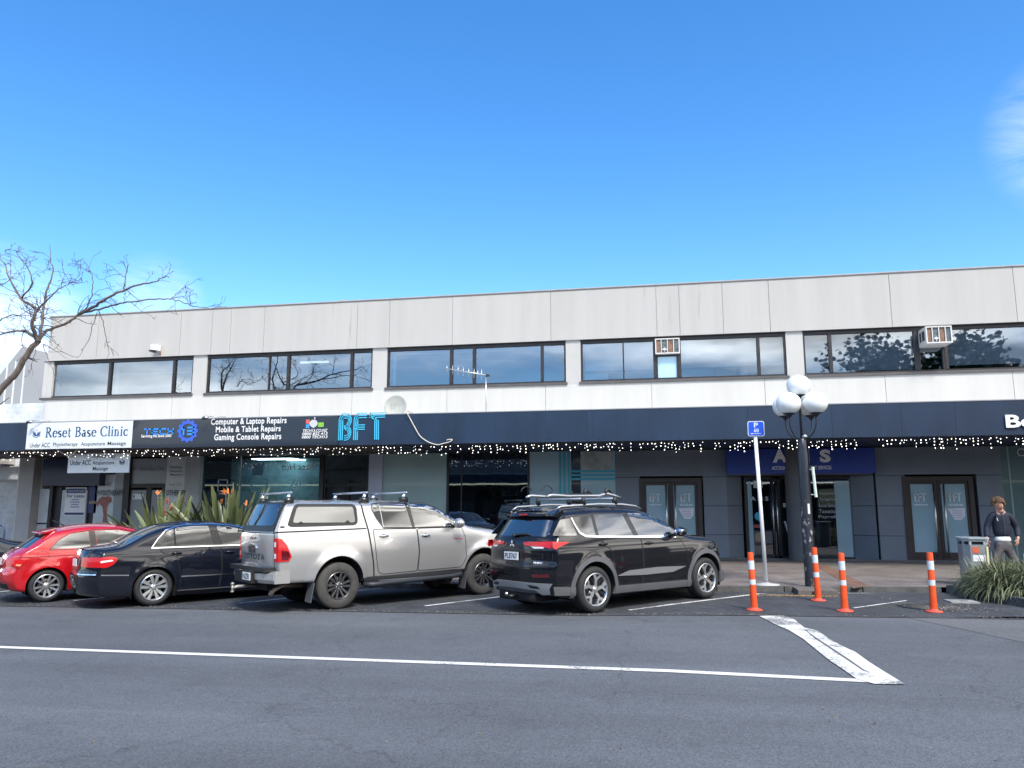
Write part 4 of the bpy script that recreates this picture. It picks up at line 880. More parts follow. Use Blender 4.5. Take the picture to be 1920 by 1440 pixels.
# lamp with five globes
LX, LY = 2.80, 16.45
r = thing('street_lamp', 'black street lamp with five white globes', 'street lamp', (LX, LY, Z0W))
M_pole = mat('pole_black', (.014, .02, .033), .38, var=.2, dirt=None)
M_peel = mat('peeling_paint', (.016, .02, .03), .5, var=.3, vscale=20, dirt=((.55, .56, .56), 9, .56), stretch=(1, 1, .6))
b = MB().use(M_peel, True); b.lathe([(.098, 0), (.098, 1.75)], 20); b.use(M_pole); b.lathe([(.098, 1.75), (.098, 2.6), (.085, 2.75), (.085, 2.92), (.06, 2.94)], 20); b.build('pole', r)
b = MB().use(M_pole, True); b.tube([(0, 0, 2.9), (0, 0, 3.78)], .025, 10); b.build('stem', r)
M_globe = mat('globe_opal', (.83, .85, .84), .22, coat=.3, spec=.4, var=.03, vscale=3)
def globe(x, y, z, rr=.245, top=False):
    b = MB().use(M_globe, True); n_ = 14
    b.lathe([(rr*math.sin(t), -rr*.92*math.cos(t)) for t in np.linspace(.42, math.pi-.001, n_)], 32, Matrix.Translation((x, y, z))); g = b.build('globe', r)
    h = MB().use(M_pole, True); zz = z-rr*.92*math.cos(.42); h.lathe([(.001, zz-z-.07), (.035, -.07+zz-z), (.06, -.03+zz-z), (.125, -.0+zz-z), (.11, .02+zz-z)], 24, Matrix.Translation((x, y, z))); h.build('cap', g)
globe(0, 0, 4.02, .24)
for k, a in enumerate((rad(225), rad(315), rad(135), rad(45))):
    ax, ay = math.cos(a), math.sin(a); R_ = .36
    globe(ax*R_, ay*R_, 3.62)
    h = MB().use(M_pole, True); P = [(ax*.06, ay*.06, 2.88)]
    for i in range(9): t = i/8*math.pi/2; P.append((ax*(.06+(R_-.06)*math.sin(t)), ay*(.06+(R_-.06)*math.sin(t)), 2.92+.36*(1-math.cos(t))))
    P.append((ax*R_, ay*R_, 3.36)); h.tube(P, .015, 8); h.build('arm', r)
b = MB().use(M_steel, True); b.lathe([(.02, 0), (.05, .02), (.05, .06), (.02, .09)], 12, Matrix.Translation((.05, -.05, 2.92))); b.build('finial', r)
b = MB().use(mat('strip_green', (.60, .70, .62), .5)); b.tube([(.17, -.04, 2.35), (.2, -.05, 1.75)], .03, 6); b.tube([(.12, .0, 2.3), (.17, -.04, 2.3)], .012, 5); b.tube([(.12, .0, 1.8), (.19, -.05, 1.8)], .012, 5); b.build('tube_fitting', r)
b = MB().use(M_white); b.box(.02, .06, -.103, -.098, 1.42, 1.62); b.build('sticker', r)
b = MB().use(mat('plinth_concrete', (.13, .115, .105), .9, var=.3, vscale=6, bump=.3)); x0, x1 = gr(1490, 1112).x, gr(1561, 1112).x
b.box(x0, x1, 15.75, 16.6, -.03, .103); b.use(mat('drain_dark', (.02, .02, .02), .9)); b.box(x0+.25, x0+.33, 15.74, 15.76, .02, .08); tag(b.build('lamp_plinth', bevel=.015), 'low worn concrete plinth at the foot of the street lamp', 'plinth')
# parking sign
r = thing('parking_sign', 'blue sixty minute parking sign on a white post', 'street sign', (2.0, 16.69, Z0W))
b = MB().use(M_white, True); b.tube([(0, 0, 0.02), (-.075, 0, 3.05)], .038, 14); b.build('post', r)
b = MB().use(mat('base_plate', (.45, .46, .44), .6), True); b.lathe([(.26, 0), (.26, .012), (.1, .03), (.05, .05)], 28); b.build('base_plate', r)
def rrect(w_, h_, rr, n_=5):
    out = []
    for cx, cz, a0 in ((w_/2-rr, h_/2-rr, 0), (-w_/2+rr, h_/2-rr, 90), (-w_/2+rr, -h_/2+rr, 180), (w_/2-rr, -h_/2+rr, 270)):
        for i in range(n_+1): a = rad(a0+90*i/n_); out.append((cx+rr*math.cos(a), cz+rr*math.sin(a)))
    return out
cx, cz = -.058, 3.165
b = MB().use(M_white); b.prism([(cx+u, cz+v) for u, v in rrect(.335, .315, .04)], -.05, -.046, lambda u, v, a: (u, a, v)); b.use(mat('sign_royal_blue', (.01, .09, .62), .35)); b.prism([(cx+u, cz+v) for u, v in rrect(.305, .285, .03)], -.056, -.0505, lambda u, v, a: (u, a, v))
pl = b.build('plate', r)
t = MB().use(M_white); add_text(t, 'P', cx-.04, cx+.04, cz+.025, cz+.125, -.058, bold=.02); add_text(t, '60', cx-.045, cx+.05, cz-.075, cz+.0, -.058, bold=.01)
t.box(cx-.09, cx+.1, -.0585, -.057, cz-.108, cz-.10); t.add([(cx-.12, -.058, cz-.104), (cx-.08, -.058, cz-.09), (cx-.08, -.058, cz-.118)], [(0, 1, 2)]); t.build('lettering', pl)
# bollards
BP = [(1.40, 13.39, .92, 'orange flexible bollard nearest the black car', -1.6), (2.66, 14.91, .93, 'orange flexible bollard right beside the street lamp foot', -1.2), (2.81, 13.54, .92, 'orange flexible bollard standing alone between lamp and rubble patch', -.2), (4.19, 13.74, .93, 'orange flexible bollard nearest the planted bed', .4)]
M_or = mat('bollard_orange', (.78, .085, .014), .5, var=.16, vscale=8, dirt=((.34, .08, .04), 11, .66)); M_orb = mat('bollard_foot', (.72, .09, .05), .6, var=.2, vscale=10); M_ref = mat('reflective_band', (.62, .70, .72), .35, var=.16, vscale=20, dirt=((.35, .34, .30), 16, .62))
def bollard(x, y, h, lab, tilt):
    r = thing('bollard', lab, 'bollard', (x, y, .004), 0, 'orange bollards across the hatched corner')
    f = MB().use(M_orb, True); f.lathe([(.001, 0), (.125, 0), (.13, .012), (.115, .022), (.065, .035), (.06, .05)], 24); 
    f.use(mat('bolt_dark', (.05, .02, .02), .6), True)
    for i in range(4): a = rad(45+90*i); f.lathe([(.012, .03), (.001, .034)], 8, Matrix.Translation((.095*math.cos(a), .095*math.sin(a), 0)))
    f.build('foot', r)
    T = Matrix.Rotation(rad(tilt), 4, 'Y')
    t = MB().use(M_or, True); t.lathe([(.058, .04), (.052, .2), (.047, h-.02), (.042, h), (.001, h)], 24, T); t = t.build('tube', r, auto=40)
    for z0, z1 in ((h-.27, h-.13), (h-.53, h-.43)):
        k = MB().use(M_ref, True); k.lathe([(.0505, z0), (.0505, z1)], 24, T); k.build('reflective_band', r)
for a in BP: bollard(*a)
# litter bin
BINX = at(1823, 1010, 17.3).x
r = thing('litter_bin', 'grey metal litter bin with flat top next to the person', 'bin', (BINX, 17.3, Z0W)); r.scale = (1.02, 1.0, 1.02)
b = MB().use(mat('bin_metal', (.30, .32, .34), .42, metal=.4, var=.15, vscale=4)); oct_ = [(-.23, -.10), (-.14, -.25), (.14, -.25), (.23, -.10), (.23, .18), (.14, .25), (-.14, .25), (-.23, .18)]
b.prism(oct_, .02, .80, lambda u, v, a: (u*(.94+.03*a), v*(.94+.03*a), a)); b.build('body', r)
b = MB().use(mat('bin_top', (.42, .48, .50), .4, metal=.3)); b.prism([(u*1.0, v) for u, v in oct_], .86, .90, lambda u, v, a: (u, v, a)); b.prism([(u*1.15, v*1.12) for u, v in oct_], .905, .935, lambda u, v, a: (u, v, a))
for u, v in oct_: b.box(u*.9-.02, u*.9+.02, v*.9-.02, v*.9+.02, .79, .87)
b.build('lid', r)
b = MB().use(mat('bin_opening', (.03, .03, .03), .8)); b.box(-.17, .17, -.19, .19, .801, .858); b.build('opening', r)
b = MB().use(mat('yellow_panel', (.60, .60, .36), .5, var=.1)); b.add([(.146, -.253, .1), (.236, -.103, .1), (.236, -.103, .76), (.146, -.253, .76)], [(0, 1, 2, 3)]); b.build('side_panel', r)
b = MB().use(mat('sticker_red', (.6, .12, .06), .5)); b.box(-.10, .02, -.246, -.242, .64, .75); b.use(M_white); b.box(-.10, .12, -.245, -.241, .48, .60); b.build('sticker', r)
# utility covers and rubble on the bay
b = MB().use(mat('cover_concrete', (.30, .30, .29), .85, var=.25, vscale=5)); c = gr(1803, 1130); b.box(c.x-.22, c.x+.24, c.y-.17, c.y+.2, .004, .03); b.use(M_frame); b.box(c.x-.02, c.x+.1, c.y-.03, c.y+.03, .031, .034)
tag(b.build('utility_cover', bevel=.006), 'small pale rectangular concrete cover in the rubble patch', 'utility cover')
b = MB().use(mat('ring_iron', (.07, .07, .065), .7, var=.3), True); c = gr(1722, 1138); b.tube([(c.x+.30*math.cos(a), c.y+.36*math.sin(a), .012) for a in np.linspace(0, 6.283, 30)], .014, 6); b.use(mat('iron_lid', (.055, .055, .05), .8, var=.4, vscale=12)); b.prism([(c.x+.28*math.cos(a), c.y+.34*math.sin(a)) for a in np.linspace(0, 6.283, 30)[:-1]], .005, .011, lambda u, v, a: (u, v, a))
tag(b.build('manhole_cover'), 'round iron manhole cover left of the rightmost bollard', 'manhole cover')
def debris(name, n_, fx, size, mats_, lab=None):
    b = MB()
    for i in range(n_):
        x, y, z = fx(); s = rnd.uniform(*size); b.use(rnd.choice(mats_)); M = Matrix.Translation((x, y, z+s*.25)) @ Matrix.Rotation(rnd.uniform(0, 6), 4, 'Z') @ Matrix.Rotation(rnd.uniform(-.5, .5), 4, 'X')
        b.box(-s, s, -s*rnd.uniform(.3, .9), s*.5, -s*.3, s*.35, M)
    o = b.build(name, fix=False); o['kind'] = 'stuff'; return o
def patch_pt(cx, cy, rx, ry):
    def f():
        a = rnd.uniform(0, 6.28); q = abs(rnd.gauss(0, .5)); return (cx+rx*q*math.cos(a), cy+ry*q*math.sin(a), .006)
    return f
mm = [mat('rubble_grey', (.12, .115, .11), .9), mat('rubble_pale', (.22, .215, .20), .9), mat('rubble_dark', (.06, .055, .05), .9)]
debris('gravel_debris', 900, patch_pt(4.55, 14.3, .85, .75), (.004, .015), mm)
debris('leaf_litter', 380, patch_pt(2.3, 15.6, 1.1, .16), (.006, .02), [mat('dry_straw', (.36, .25, .11), .9), mat('dry_leaf', (.22, .15, .08), .9)])
debris('dirt_crumbs', 700, lambda: ((lambda x: (x, np.interp(x, [e[0] for e in EDGE], [e[1] for e in EDGE])+abs(rnd.gauss(0, .12)), gz(x)+.006))(rnd.uniform(-12, 6))), (.004, .014), mm)
debris('road_grit', 500, lambda: ((lambda x: (x, rnd.uniform(4.5, 12.5), gz(x)+.002))(rnd.uniform(-12, 8))), (.003, .009), mm[:2]+[mat('dry_leaf', (0, 0, 0))])

# ---------------------------------------------------------------- cars
def smooth_curve(pts, w):
    xs = np.array([p[0] for p in pts], float); ys = np.array([p[1] for p in pts], float)
    if w <= 0: return lambda x: np.interp(x, xs, ys)
    a, b = xs[0]-.3, xs[-1]+.3; g = np.linspace(a, b, 900); v = np.interp(g, xs, ys)
    # extend the end slopes so smoothing does not flatten the ends
    s0 = (ys[1]-ys[0])/(xs[1]-xs[0]); s1 = (ys[-1]-ys[-2])/(xs[-1]-xs[-2])
    v = np.where(g < xs[0], ys[0]+s0*(g-xs[0]), v); v = np.where(g > xs[-1], ys[-1]+s1*(g-xs[-1]), v)
    dx = g[1]-g[0]; n = max(3, int(w*3/dx)); k = np.exp(-.5*(np.arange(-n, n+1)*dx/w)**2); k /= k.sum()
    vp = np.pad(v, n, mode='edge'); sv = np.convolve(vp, k, 'valid')
    return lambda x: np.interp(x, g, sv)
class Shape:
    def __init__(s, rear, front, top, bot, plan, prof, kr=.12, kf=.3, crown=.05, er=.09, arches=(), flare=.018, hollow=0.):
        s.xr = smooth_curve(rear, .035); s.xf = smooth_curve(front, .05); s.top = smooth_curve(top, .07); s.bot = smooth_curve(bot, .08)
        s.plan = smooth_curve(plan, .18); s.prof = smooth_curve(prof, .05); s.kr, s.kf, s.crown, s.er, s.arches, s.flare = kr, kf, crown, er, arches, flare; s.hollow = hollow
    def X(s, u, z, c):
        a = s.xr(z)+s.kr*np.abs(c)**3.2; b = s.xf(z)-s.kf*np.abs(c)**2.6
        return a+(b-a)*u
    def w(s, x, z):
        zt = s.top(x)-s.crown; w = s.plan(x)*s.prof(z)
        r = s.er; d = np.clip(zt-z, 0, r); w = w-(r-np.sqrt(np.maximum(r*r-(r-d)**2, 0)))*.75
        zb = s.bot(x); r2 = .05; d2 = np.clip(z-zb, 0, r2); w = w-(r2-np.sqrt(np.maximum(r2*r2-(r2-d2)**2, 0)))*.6
        for cx, cz, R in s.arches:
            di = np.sqrt((x-cx)**2+(z-cz)**2); w = w+s.flare*np.exp(-((di-R)/.09)**2)*(z < cz+R+.3)
        return w
    def side(s, x, z, sg): return np.stack([x+0*z, sg*s.w(x, z), z+0*x], -1)
    def rear(s, y, z):
        c = np.zeros_like(y*z)
        for _ in range(6):
            x = s.X(0, z, c); c = np.clip(y/np.maximum(s.w(x, z), .05), -1, 1)
        return np.stack([x, y+0*z, z+0*y], -1)
    def frontp(s, y, z):
        c = np.zeros_like(y*z)
        for _ in range(6):
            x = s.X(1, z, c); c = np.clip(y/np.maximum(s.w(x, z), .05), -1, 1)
        return np.stack([x, y+0*z, z+0*y], -1)
    def tops(s, x, y):
        zt = s.top(x)-s.crown; we = s.w(x, zt); return np.stack([x+0*y, y+0*x, s.top(x)-s.crown*np.clip(y/we, -1, 1)**2], -1)
    def f(s, where):
        return {'R': lambda a, b: s.side(a, b, -1), 'L': lambda a, b: s.side(a, b, 1), 'B': s.rear, 'F': s.frontp, 'T': s.tops}[where]
    def body(s, m, m_under, NU=190, NV=46, K=22):
        us = np.linspace(0, 1, NU+1); vs = np.linspace(0, 1, NV+1); cs = np.linspace(-1, 1, K+1)
        cs = np.sign(cs)*(1-(1-np.abs(cs))**1.35)
        V = []; F = []; Fm = []
        def solve(u, c, k):       # x and z where the surface parameter k (0 bottom, 1 top) lies
            z = np.full(np.broadcast(u, c, k).shape, .9); 
            for _ in range(14):
                x = s.X(u, z, c); zt = s.top(x)-s.crown; zb = s.bot(x); z = z*.35+.65*(zb+(zt-zb)*k)
            return s.X(u, z, c), z
        U2, V2 = np.meshgrid(us, vs, indexing='ij')
        idx = {}
        for sg in (-1, 1):
            x, z = solve(U2, np.full_like(U2, sg*1.0), V2); y = sg*s.w(x, z)
            x = x.copy(); z = z.copy(); kill = np.zeros((NU, NV), bool)
            for cx, cz, R in s.arches:
                d = np.where(z > cz, np.hypot(x-cx, z-cz), np.abs(x-cx)); ins = d < R
                allin = ins[:-1, :-1] & ins[1:, :-1] & ins[:-1, 1:] & ins[1:, 1:]; anyin = ins[:-1, :-1] | ins[1:, :-1] | ins[:-1, 1:] | ins[1:, 1:]
                edge = np.zeros_like(ins); pf = anyin & ~allin
                for a in (0, 1):
                    for b in (0, 1): edge[a:NU+a, b:NV+b] |= pf
                mv = edge & ins; sc = R/np.maximum(d, 1e-3); up = z > cz
                x2 = np.where(up, cx+(x-cx)*sc, cx+np.sign(x-cx)*R); z2 = np.where(up, cz+(z-cz)*sc, z)
                x = np.where(mv, x2, x); z = np.where(mv, z2, z); kill |= allin
            y = sg*s.w(x, z); o = len(V); V.extend(zip(x.ravel(), y.ravel(), z.ravel())); idx[sg] = o
            for i in range(NU):
                for j in range(NV):
                    if kill[i, j]: continue
                    a, b, c_, d_ = o+i*(NV+1)+j, o+(i+1)*(NV+1)+j, o+(i+1)*(NV+1)+j+1, o+i*(NV+1)+j+1
                    F.append((a, b, c_, d_) if sg < 0 else (d_, c_, b, a)); Fm.append(0)
        # top and bottom
        for k, mi_ in ((1, 0), (0, 1)):
            U3, C3 = np.meshgrid(us, cs, indexing='ij'); x, z = solve(U3, C3, np.full_like(U3, float(k))); zt = s.top(x)-s.crown
            we = s.w(x, z); y = C3*we
            if k: z = z+s.crown*(1-C3**2)
            o = len(V); V.extend(zip(x.ravel(), y.ravel(), z.ravel()))
            for i in range(NU):
                for j in range(K):
                    if not k:
                        xx, yy = x[i, j], abs(y[i, j])
                        if yy > .5 and any(abs(xx-cx) < R+.02 for cx, cz, R in s.arches): continue
                    a, b, c_, d_ = o+i*(K+1)+j, o+(i+1)*(K+1)+j, o+(i+1)*(K+1)+j+1, o+i*(K+1)+j+1
                    F.append((a, b, c_, d_) if k else (d_, c_, b, a)); Fm.append(mi_)
        # ends
        for u in (0., 1.):
            V4, C4 = np.meshgrid(vs, cs, indexing='ij'); x, z = solve(np.full_like(V4, u), C4, V4)
            zt = s.top(x)-s.crown; z = z+s.crown*(1-C4**2)*V4**8; x = s.X(u, z, C4); y = C4*s.w(x, np.minimum(z, zt)); o = len(V); V.extend(zip(x.ravel(), y.ravel(), z.ravel()))
            for i in range(NV):
                for j in range(K):
                    a, b, c_, d_ = o+i*(K+1)+j, o+(i+1)*(K+1)+j, o+(i+1)*(K+1)+j+1, o+i*(K+1)+j+1
                    F.append((a, b, c_, d_) if u > .5 else (d_, c_, b, a)); Fm.append(0)
        me = bpy.data.meshes.new('body'); me.from_pydata([tuple(map(float, v)) for v in V], [], F); me.materials.append(m); me.materials.append(m_under)
        me.polygons.foreach_set('material_index', Fm); me.polygons.foreach_set('use_smooth', [True]*len(F))
        bm = bmesh.new(); bm.from_mesh(me); bmesh.ops.remove_doubles(bm, verts=bm.verts, dist=.004); bmesh.ops.recalc_face_normals(bm, faces=bm.faces); bm.to_mesh(me); bm.free()
        o = bpy.data.objects.new('body', me); COL.objects.link(o); return o
def resample(poly, step, closed=True):
    out = []; n = len(poly)
    for i in range(n if closed else n-1):
        a, b = poly[i], poly[(i+1) % n]; L = math.hypot(b[0]-a[0], b[1]-a[1]); k = max(1, int(math.ceil(L/step)))
        out += [(a[0]+(b[0]-a[0])*j/k, a[1]+(b[1]-a[1])*j/k) for j in range(k)]
    if not closed: out.append(poly[-1])
    return out
def rounded(poly, r, n=5):
    out = []; m = len(poly)
    for i in range(m):
        p, a, b = Vector(poly[i]), Vector(poly[i-1]), Vector(poly[(i+1) % m]); da, db = (a-p), (b-p); rr = min(r, da.length*.45, db.length*.45)
        s_, e_ = p+da.normalized()*rr, p+db.normalized()*rr
        for k in range(n+1): t = k/n; out.append(tuple((1-t)**2*s_+2*t*(1-t)*p+t*t*e_))
    return out
def pinp(x, z, poly):
    c = False; j = len(poly)-1
    for i in range(len(poly)):
        xi, zi = poly[i]; xj, zj = poly[j]
        if (zi > z) != (zj > z) and x < (xj-xi)*(z-zi)/(zj-zi)+xi: c = not c
        j = i
    return c
def patch(mb, S, where, poly, off=.004, step=.05, skirt=.012):
    """a piece of skin following the body: poly in the surface's own two coordinates"""
    P = resample(poly, step); xs = [p[0] for p in P]; zs = [p[1] for p in P]
    pts = [Vector(p) for p in P]; n = len(pts)
    for gx in np.arange(min(xs)+step*.5, max(xs), step):
        for gz_ in np.arange(min(zs)+step*.5, max(zs), step):
            if pinp(gx, gz_, poly) and min((abs(gx-p[0])+abs(gz_-p[1])) for p in P) > step*.45: pts.append(Vector((gx, gz_)))
    r = delaunay_2d_cdt(pts, [(i, (i+1) % n) for i in range(n)], [], 1, 1e-6)
    vv, ff = r[0], r[2]; A = np.array([v[0] for v in vv]); B = np.array([v[1] for v in vv]); f = S.f(where)
    e = .004; p0 = f(A, B); du = f(A+e, B)-f(A-e, B); dv = f(A, B+e)-f(A, B-e); nn = np.cross(du, dv)
    nn /= np.maximum(np.linalg.norm(nn, axis=1, keepdims=True), 1e-9)
    ref = {'R': (0, -1, 0), 'L': (0, 1, 0), 'B': (-1, 0, 0), 'F': (1, 0, 0), 'T': (0, 0, 1)}[where]
    nn *= np.sign((nn*np.array(ref)).sum(1, keepdims=True)+1e-9)
    top = p0+nn*off; F = [tuple(x) for x in ff]; 
    mb.add([tuple(map(float, v)) for v in top], F)
    # skirt round the outline
    o = len(mb.v); q = f(np.array(xs), np.array(zs)); du = f(np.array(xs)+e, np.array(zs))-f(np.array(xs)-e, np.array(zs)); dv = f(np.array(xs), np.array(zs)+e)-f(np.array(xs), np.array(zs)-e)
    m_ = np.cross(du, dv); m_ /= np.maximum(np.linalg.norm(m_, axis=1, keepdims=True), 1e-9); m_ *= np.sign((m_*np.array(ref)).sum(1, keepdims=True)+1e-9)
    up = q+m_*off; dn = q-m_*skirt; k = len(xs)
    old = mb.smooth; mb.smooth = False
    mb.add([tuple(map(float, v)) for v in up]+[tuple(map(float, v)) for v in dn], [(i, (i+1) % k, k+(i+1) % k, k+i) for i in range(k)]); mb.smooth = old
def ribbon(mb, S, where, line, w, off=.004, step=.04, closed=False, w1=None):
    """narrow strip following a line on the skin"""
    L = resample(line, step, closed); n = len(L); a = []; b = []
    for i, p in enumerate(L):
        q0 = L[i-1] if (i > 0 or closed) else L[0]; q1 = L[(i+1) % n] if (i < n-1 or closed) else L[-1]
        d = Vector((q1[0]-q0[0], q1[1]-q0[1])); d = d.normalized() if d.length > 1e-9 else Vector((1, 0)); ww = w/2 if w1 is None else (w+(w1-w)*i/(n-1))/2
        a.append((p[0]-d.y*ww, p[1]+d.x*ww)); b.append((p[0]+d.y*ww, p[1]-d.x*ww))
    f = S.f(where); A = np.array(a+b); p0 = f(A[:, 0], A[:, 1]); e = .004
    nn = np.cross(f(A[:, 0]+e, A[:, 1])-f(A[:, 0]-e, A[:, 1]), f(A[:, 0], A[:, 1]+e)-f(A[:, 0], A[:, 1]-e)); nn /= np.maximum(np.linalg.norm(nn, axis=1, keepdims=True), 1e-9)
    ref = {'R': (0, -1, 0), 'L': (0, 1, 0), 'B': (-1, 0, 0), 'F': (1, 0, 0), 'T': (0, 0, 1)}[where]; nn *= np.sign((nn*np.array(ref)).sum(1, keepdims=True)+1e-9)
    P = p0+nn*off; R = range(n) if closed else range(n-1)
    mb.add([tuple(map(float, v)) for v in P], [(i, (i+1) % n, n+(i+1) % n, n+i) for i in R])
    Q = p0-nn*.003
    mb.add([tuple(map(float, v)) for v in P]+[tuple(map(float, v)) for v in Q], [(i, (i+1) % n, 2*n+(i+1) % n, 2*n+i) for i in R]+[(n+i, n+(i+1) % n, 3*n+(i+1) % n, 3*n+i) for i in R])
def skin_text(mb, S, where, body, a0, a1, z0, z1, off=.006, bold=.0, spacing=1., shear=0.):
    vs, fs = text_mesh(body, bold, 0, spacing, shear); A = a0+vs[:, 0]*(a1-a0); B = z0+vs[:, 1]*(z1-z0); p = S.f(where)(A, B)
    d = {'R': (0, -1, 0), 'B': (-1, 0, 0)}[where]; p = p+np.array(d)*off
    mb.add([tuple(map(float, v)) for v in p], fs)
M_tyre = mat('tyre_rubber', (.022, .023, .025), .75, var=.25, vscale=6); M_tyred = mat('tyre_dusty', (.055, .054, .052), .85, var=.4, vscale=5); M_under = mat('underbody', (.008, .009, .011), .9)
M_blackp = mat('black_plastic', (.014, .015, .017), .45, var=.1); M_chrome = mat('chrome', (.80, .81, .83), .12, metal=1.)
M_alloy = mat('alloy_silver', (.62, .64, .66), .28, metal=.85); M_gun = mat('gunmetal', (.11, .112, .12), .35, metal=.7); M_glossb = mat('gloss_black', (.008, .008, .01), .2, coat=.5); M_disc = mat('brake_disc', (.20, .19, .18), .45, metal=.8)
M_carglass = mat('car_glass', (.010, .014, .016), .02, ior=2.9, coat=.0, spec=.5)
M_lens = mat('tail_lens', (.50, .006, .010), .3, coat=.6, spec=.3); M_lensd = mat('tail_lens_dark', (.10, .004, .008), .12, coat=1.); M_clear = mat('clear_lens', (.70, .70, .72), .15, coat=1.); M_plate = mat('plate_white', (.72, .74, .74), .4)
M_ink = mat('plate_ink', (.02, .02, .03), .5)
def wheel(car, x, y, r, wd, sg, rimr, style, mrim, name='wheel', mt=None, zc=None, ang=0.):
    """wheel at (x, y): outer face at y, sg = side sign"""
    T = Matrix.Translation((x, y, r if zc is None else zc)) @ Matrix.Rotation(rad(90)*(-1 if sg < 0 else 1)*-1, 4, 'X')
    # local +Z of the lathe points outwards after this
    ow = 1
    b = MB().use(M_under, True); b.lathe([(.001, -wd*.75), (rimr*.96, -wd*.75), (rimr*.96, -.02)], 36, T); b.use(M_disc); b.lathe([(.06, -.075), (rimr*.66, -.075), (rimr*.66, -.09), (.06, -.09)], 36, T, True)
    b.use(M_blackp); b.lathe([(.001, -.03), (.075, -.035), (.08, -.085)], 24, T); wh = b.build(name, car)
    t = MB().use(mt or M_tyre, True); e = .018
    prof = [(rimr*.985, -.012), (rimr+.008, .002), (rimr+(r-rimr)*.35, .006), (rimr+(r-rimr)*.72, .0), (r-.018, -.014), (r-.004, -.03), (r, -.05), (r, -wd+.05), (r-.006, -wd+.02), (r-.03, -wd), (rimr, -wd)]
    t.lathe(prof, 56, T)
    # tread grooves
    t.use(M_under)
    for gz_ in (-wd*.35, -wd*.62): t.lathe([(r+.0008, gz_-.006), (r+.0008, gz_+.006)], 56, T)
    t.build('tyre', wh)
    q = MB().use(mrim[0], True); q.lathe([(rimr, -.06), (rimr, -.004), (rimr-.010, .003), (rimr-.020, -.004), (rimr-.026, -.03), (rimr-.028, -.10)], 56, T)
    def spoke(poly, z0, z1, a, m, zi=None):
        q.use(m, False); ca, sa = math.cos(a), math.sin(a)
        def fn(u, v, w_):
            rr = u/rimr; dz = -.020*(1-rr)**1.0 if zi is None else zi*(1-rr)
            return T @ Vector((u*ca-v*sa, u*sa+v*ca, w_+dz))
        q.prism(poly, z0, z1, fn)
    R = rimr-.022
    if style == 'twist5':
        for k in range(5):
            a = ang+2*math.pi*k/5
            spoke([(.05, -.03), (.05, .02), (R*.62, .028), (R*1.0, .085), (R*1.01, .02), (R*.66, -.022)], -.035, -.004, a, mrim[0])
            spoke([(R*.60, -.024), (R*.99, -.135), (R*1.0, -.085), (R*.70, .01)], -.036, -.006, a, mrim[0])
            spoke([(.05, -.015), (R*.98, -.04), (R*.98, .05), (.05, .015)], -.055, -.037, a+math.pi/5, mrim[1])
            spoke([(.06, .02), (R*.55, .075), (R*.95, .14), (R*.97, .115), (R*.55, .045)], -.045, -.02, a+.05, mrim[1])
    elif style == 'double6':
        for k in range(6):
            a = ang+2*math.pi*k/6
            for s_ in (-1, 1): spoke([(.055, s_*.004), (.055, s_*.03), (R*.55, s_*.042), (R, s_*.066), (R, s_*.026), (R*.55, s_*.012)][::s_], -.04, -.006, a, mrim[0])
    elif style == 'double5':
        for k in range(5):
            a = ang+2*math.pi*k/5
            for s_ in (-1, 1): spoke([(.05, s_*.003), (.05, s_*.032), (R*.5, s_*.050), (R, s_*.088), (R, s_*.024), (R*.5, s_*.008)][::s_], -.035, -.002, a, mrim[0])
    elif style == 'five10':
        for k in range(10):
            a = ang+2*math.pi*(k)/10+(.05 if k % 2 else -.05); spoke([(.05, -.013), (R, -.021), (R, .021), (.05, .013)], -.035, -.004, a, mrim[0], -.03)
    q.use(mrim[0], True); q.lathe([(.001, -.004), (.028, -.006), (.034, -.014), (.062, -.022), (.068, -.045)], 24, T)
    nb_ = 6 if style == 'double6' else 5
    q.use(M_chrome if style == 'double6' else M_disc, True)
    for k in range(nb_): a = 2*math.pi*k/nb_+.5; q.lathe([(.001, .002), (.010, 0), (.010, -.03)], 8, T @ Matrix.Translation((.05*math.cos(a), .05*math.sin(a), -.008)))
    q.build('rim', wh, auto=45)
    return wh
def liner(car, S, y_in=.48):
    for cx, cz, R in S.arches:
        for sg in (-1, 1):
            b = MB().use(M_under, True)
            A = [math.pi*i/24 for i in range(25)]; P2 = [(cx+(R+.002)*math.cos(a), cz+(R+.002)*math.sin(a)) for a in A]; P2 = [(cx+R+.002, S.bot(cx)-.02)]+P2+[(cx-R-.002, S.bot(cx)-.02)]
            yo = [float(S.w(np.array(px_), np.array(max(pz_, S.bot(px_)+.06))))-.004 for px_, pz_ in P2]; n = len(P2)
            b.add([(p[0], sg*yo[i], p[1]) for i, p in enumerate(P2)]+[(p[0], sg*y_in, p[1]) for p in P2], [(i, i+1, n+i+1, n+i) for i in range(n-1)]+[tuple(range(n, 2*n))])
            b.build('wheel_housing', car, fix=False)
def arch_lip(car, S, m, w_in, w_out, off, name, drop=True, sides=('R', 'L'), lo=.0):
    for sd in sides:
        for cx, cz, R in S.arches:
            b = MB().use(m, True)
            rm = R+(w_out-w_in)/2; zb = S.bot(cx)+.03
            line = ([(cx+rm, max(zb, cz-.16))] if drop else []) + [(cx+rm*math.cos(a), cz+rm*math.sin(a)) for a in np.linspace(-lo, math.pi+lo, 34)] + ([(cx-rm, max(zb, cz-.16))] if drop else [])
            ribbon(b, S, sd, line, w_out+w_in, off, .05); b.build(name, car, fix=False)
def both(fn):
    for sd in ('R', 'L'): fn(sd)
def window_side(car, S, polys, m=None, name='side_window', frame=None):
    for sd in ('R', 'L'):
        for p in polys:
            b = MB().use(m or M_carglass, True); patch(b, S, sd, p, .003, .06, .01); b.build(name, car, fix=False)
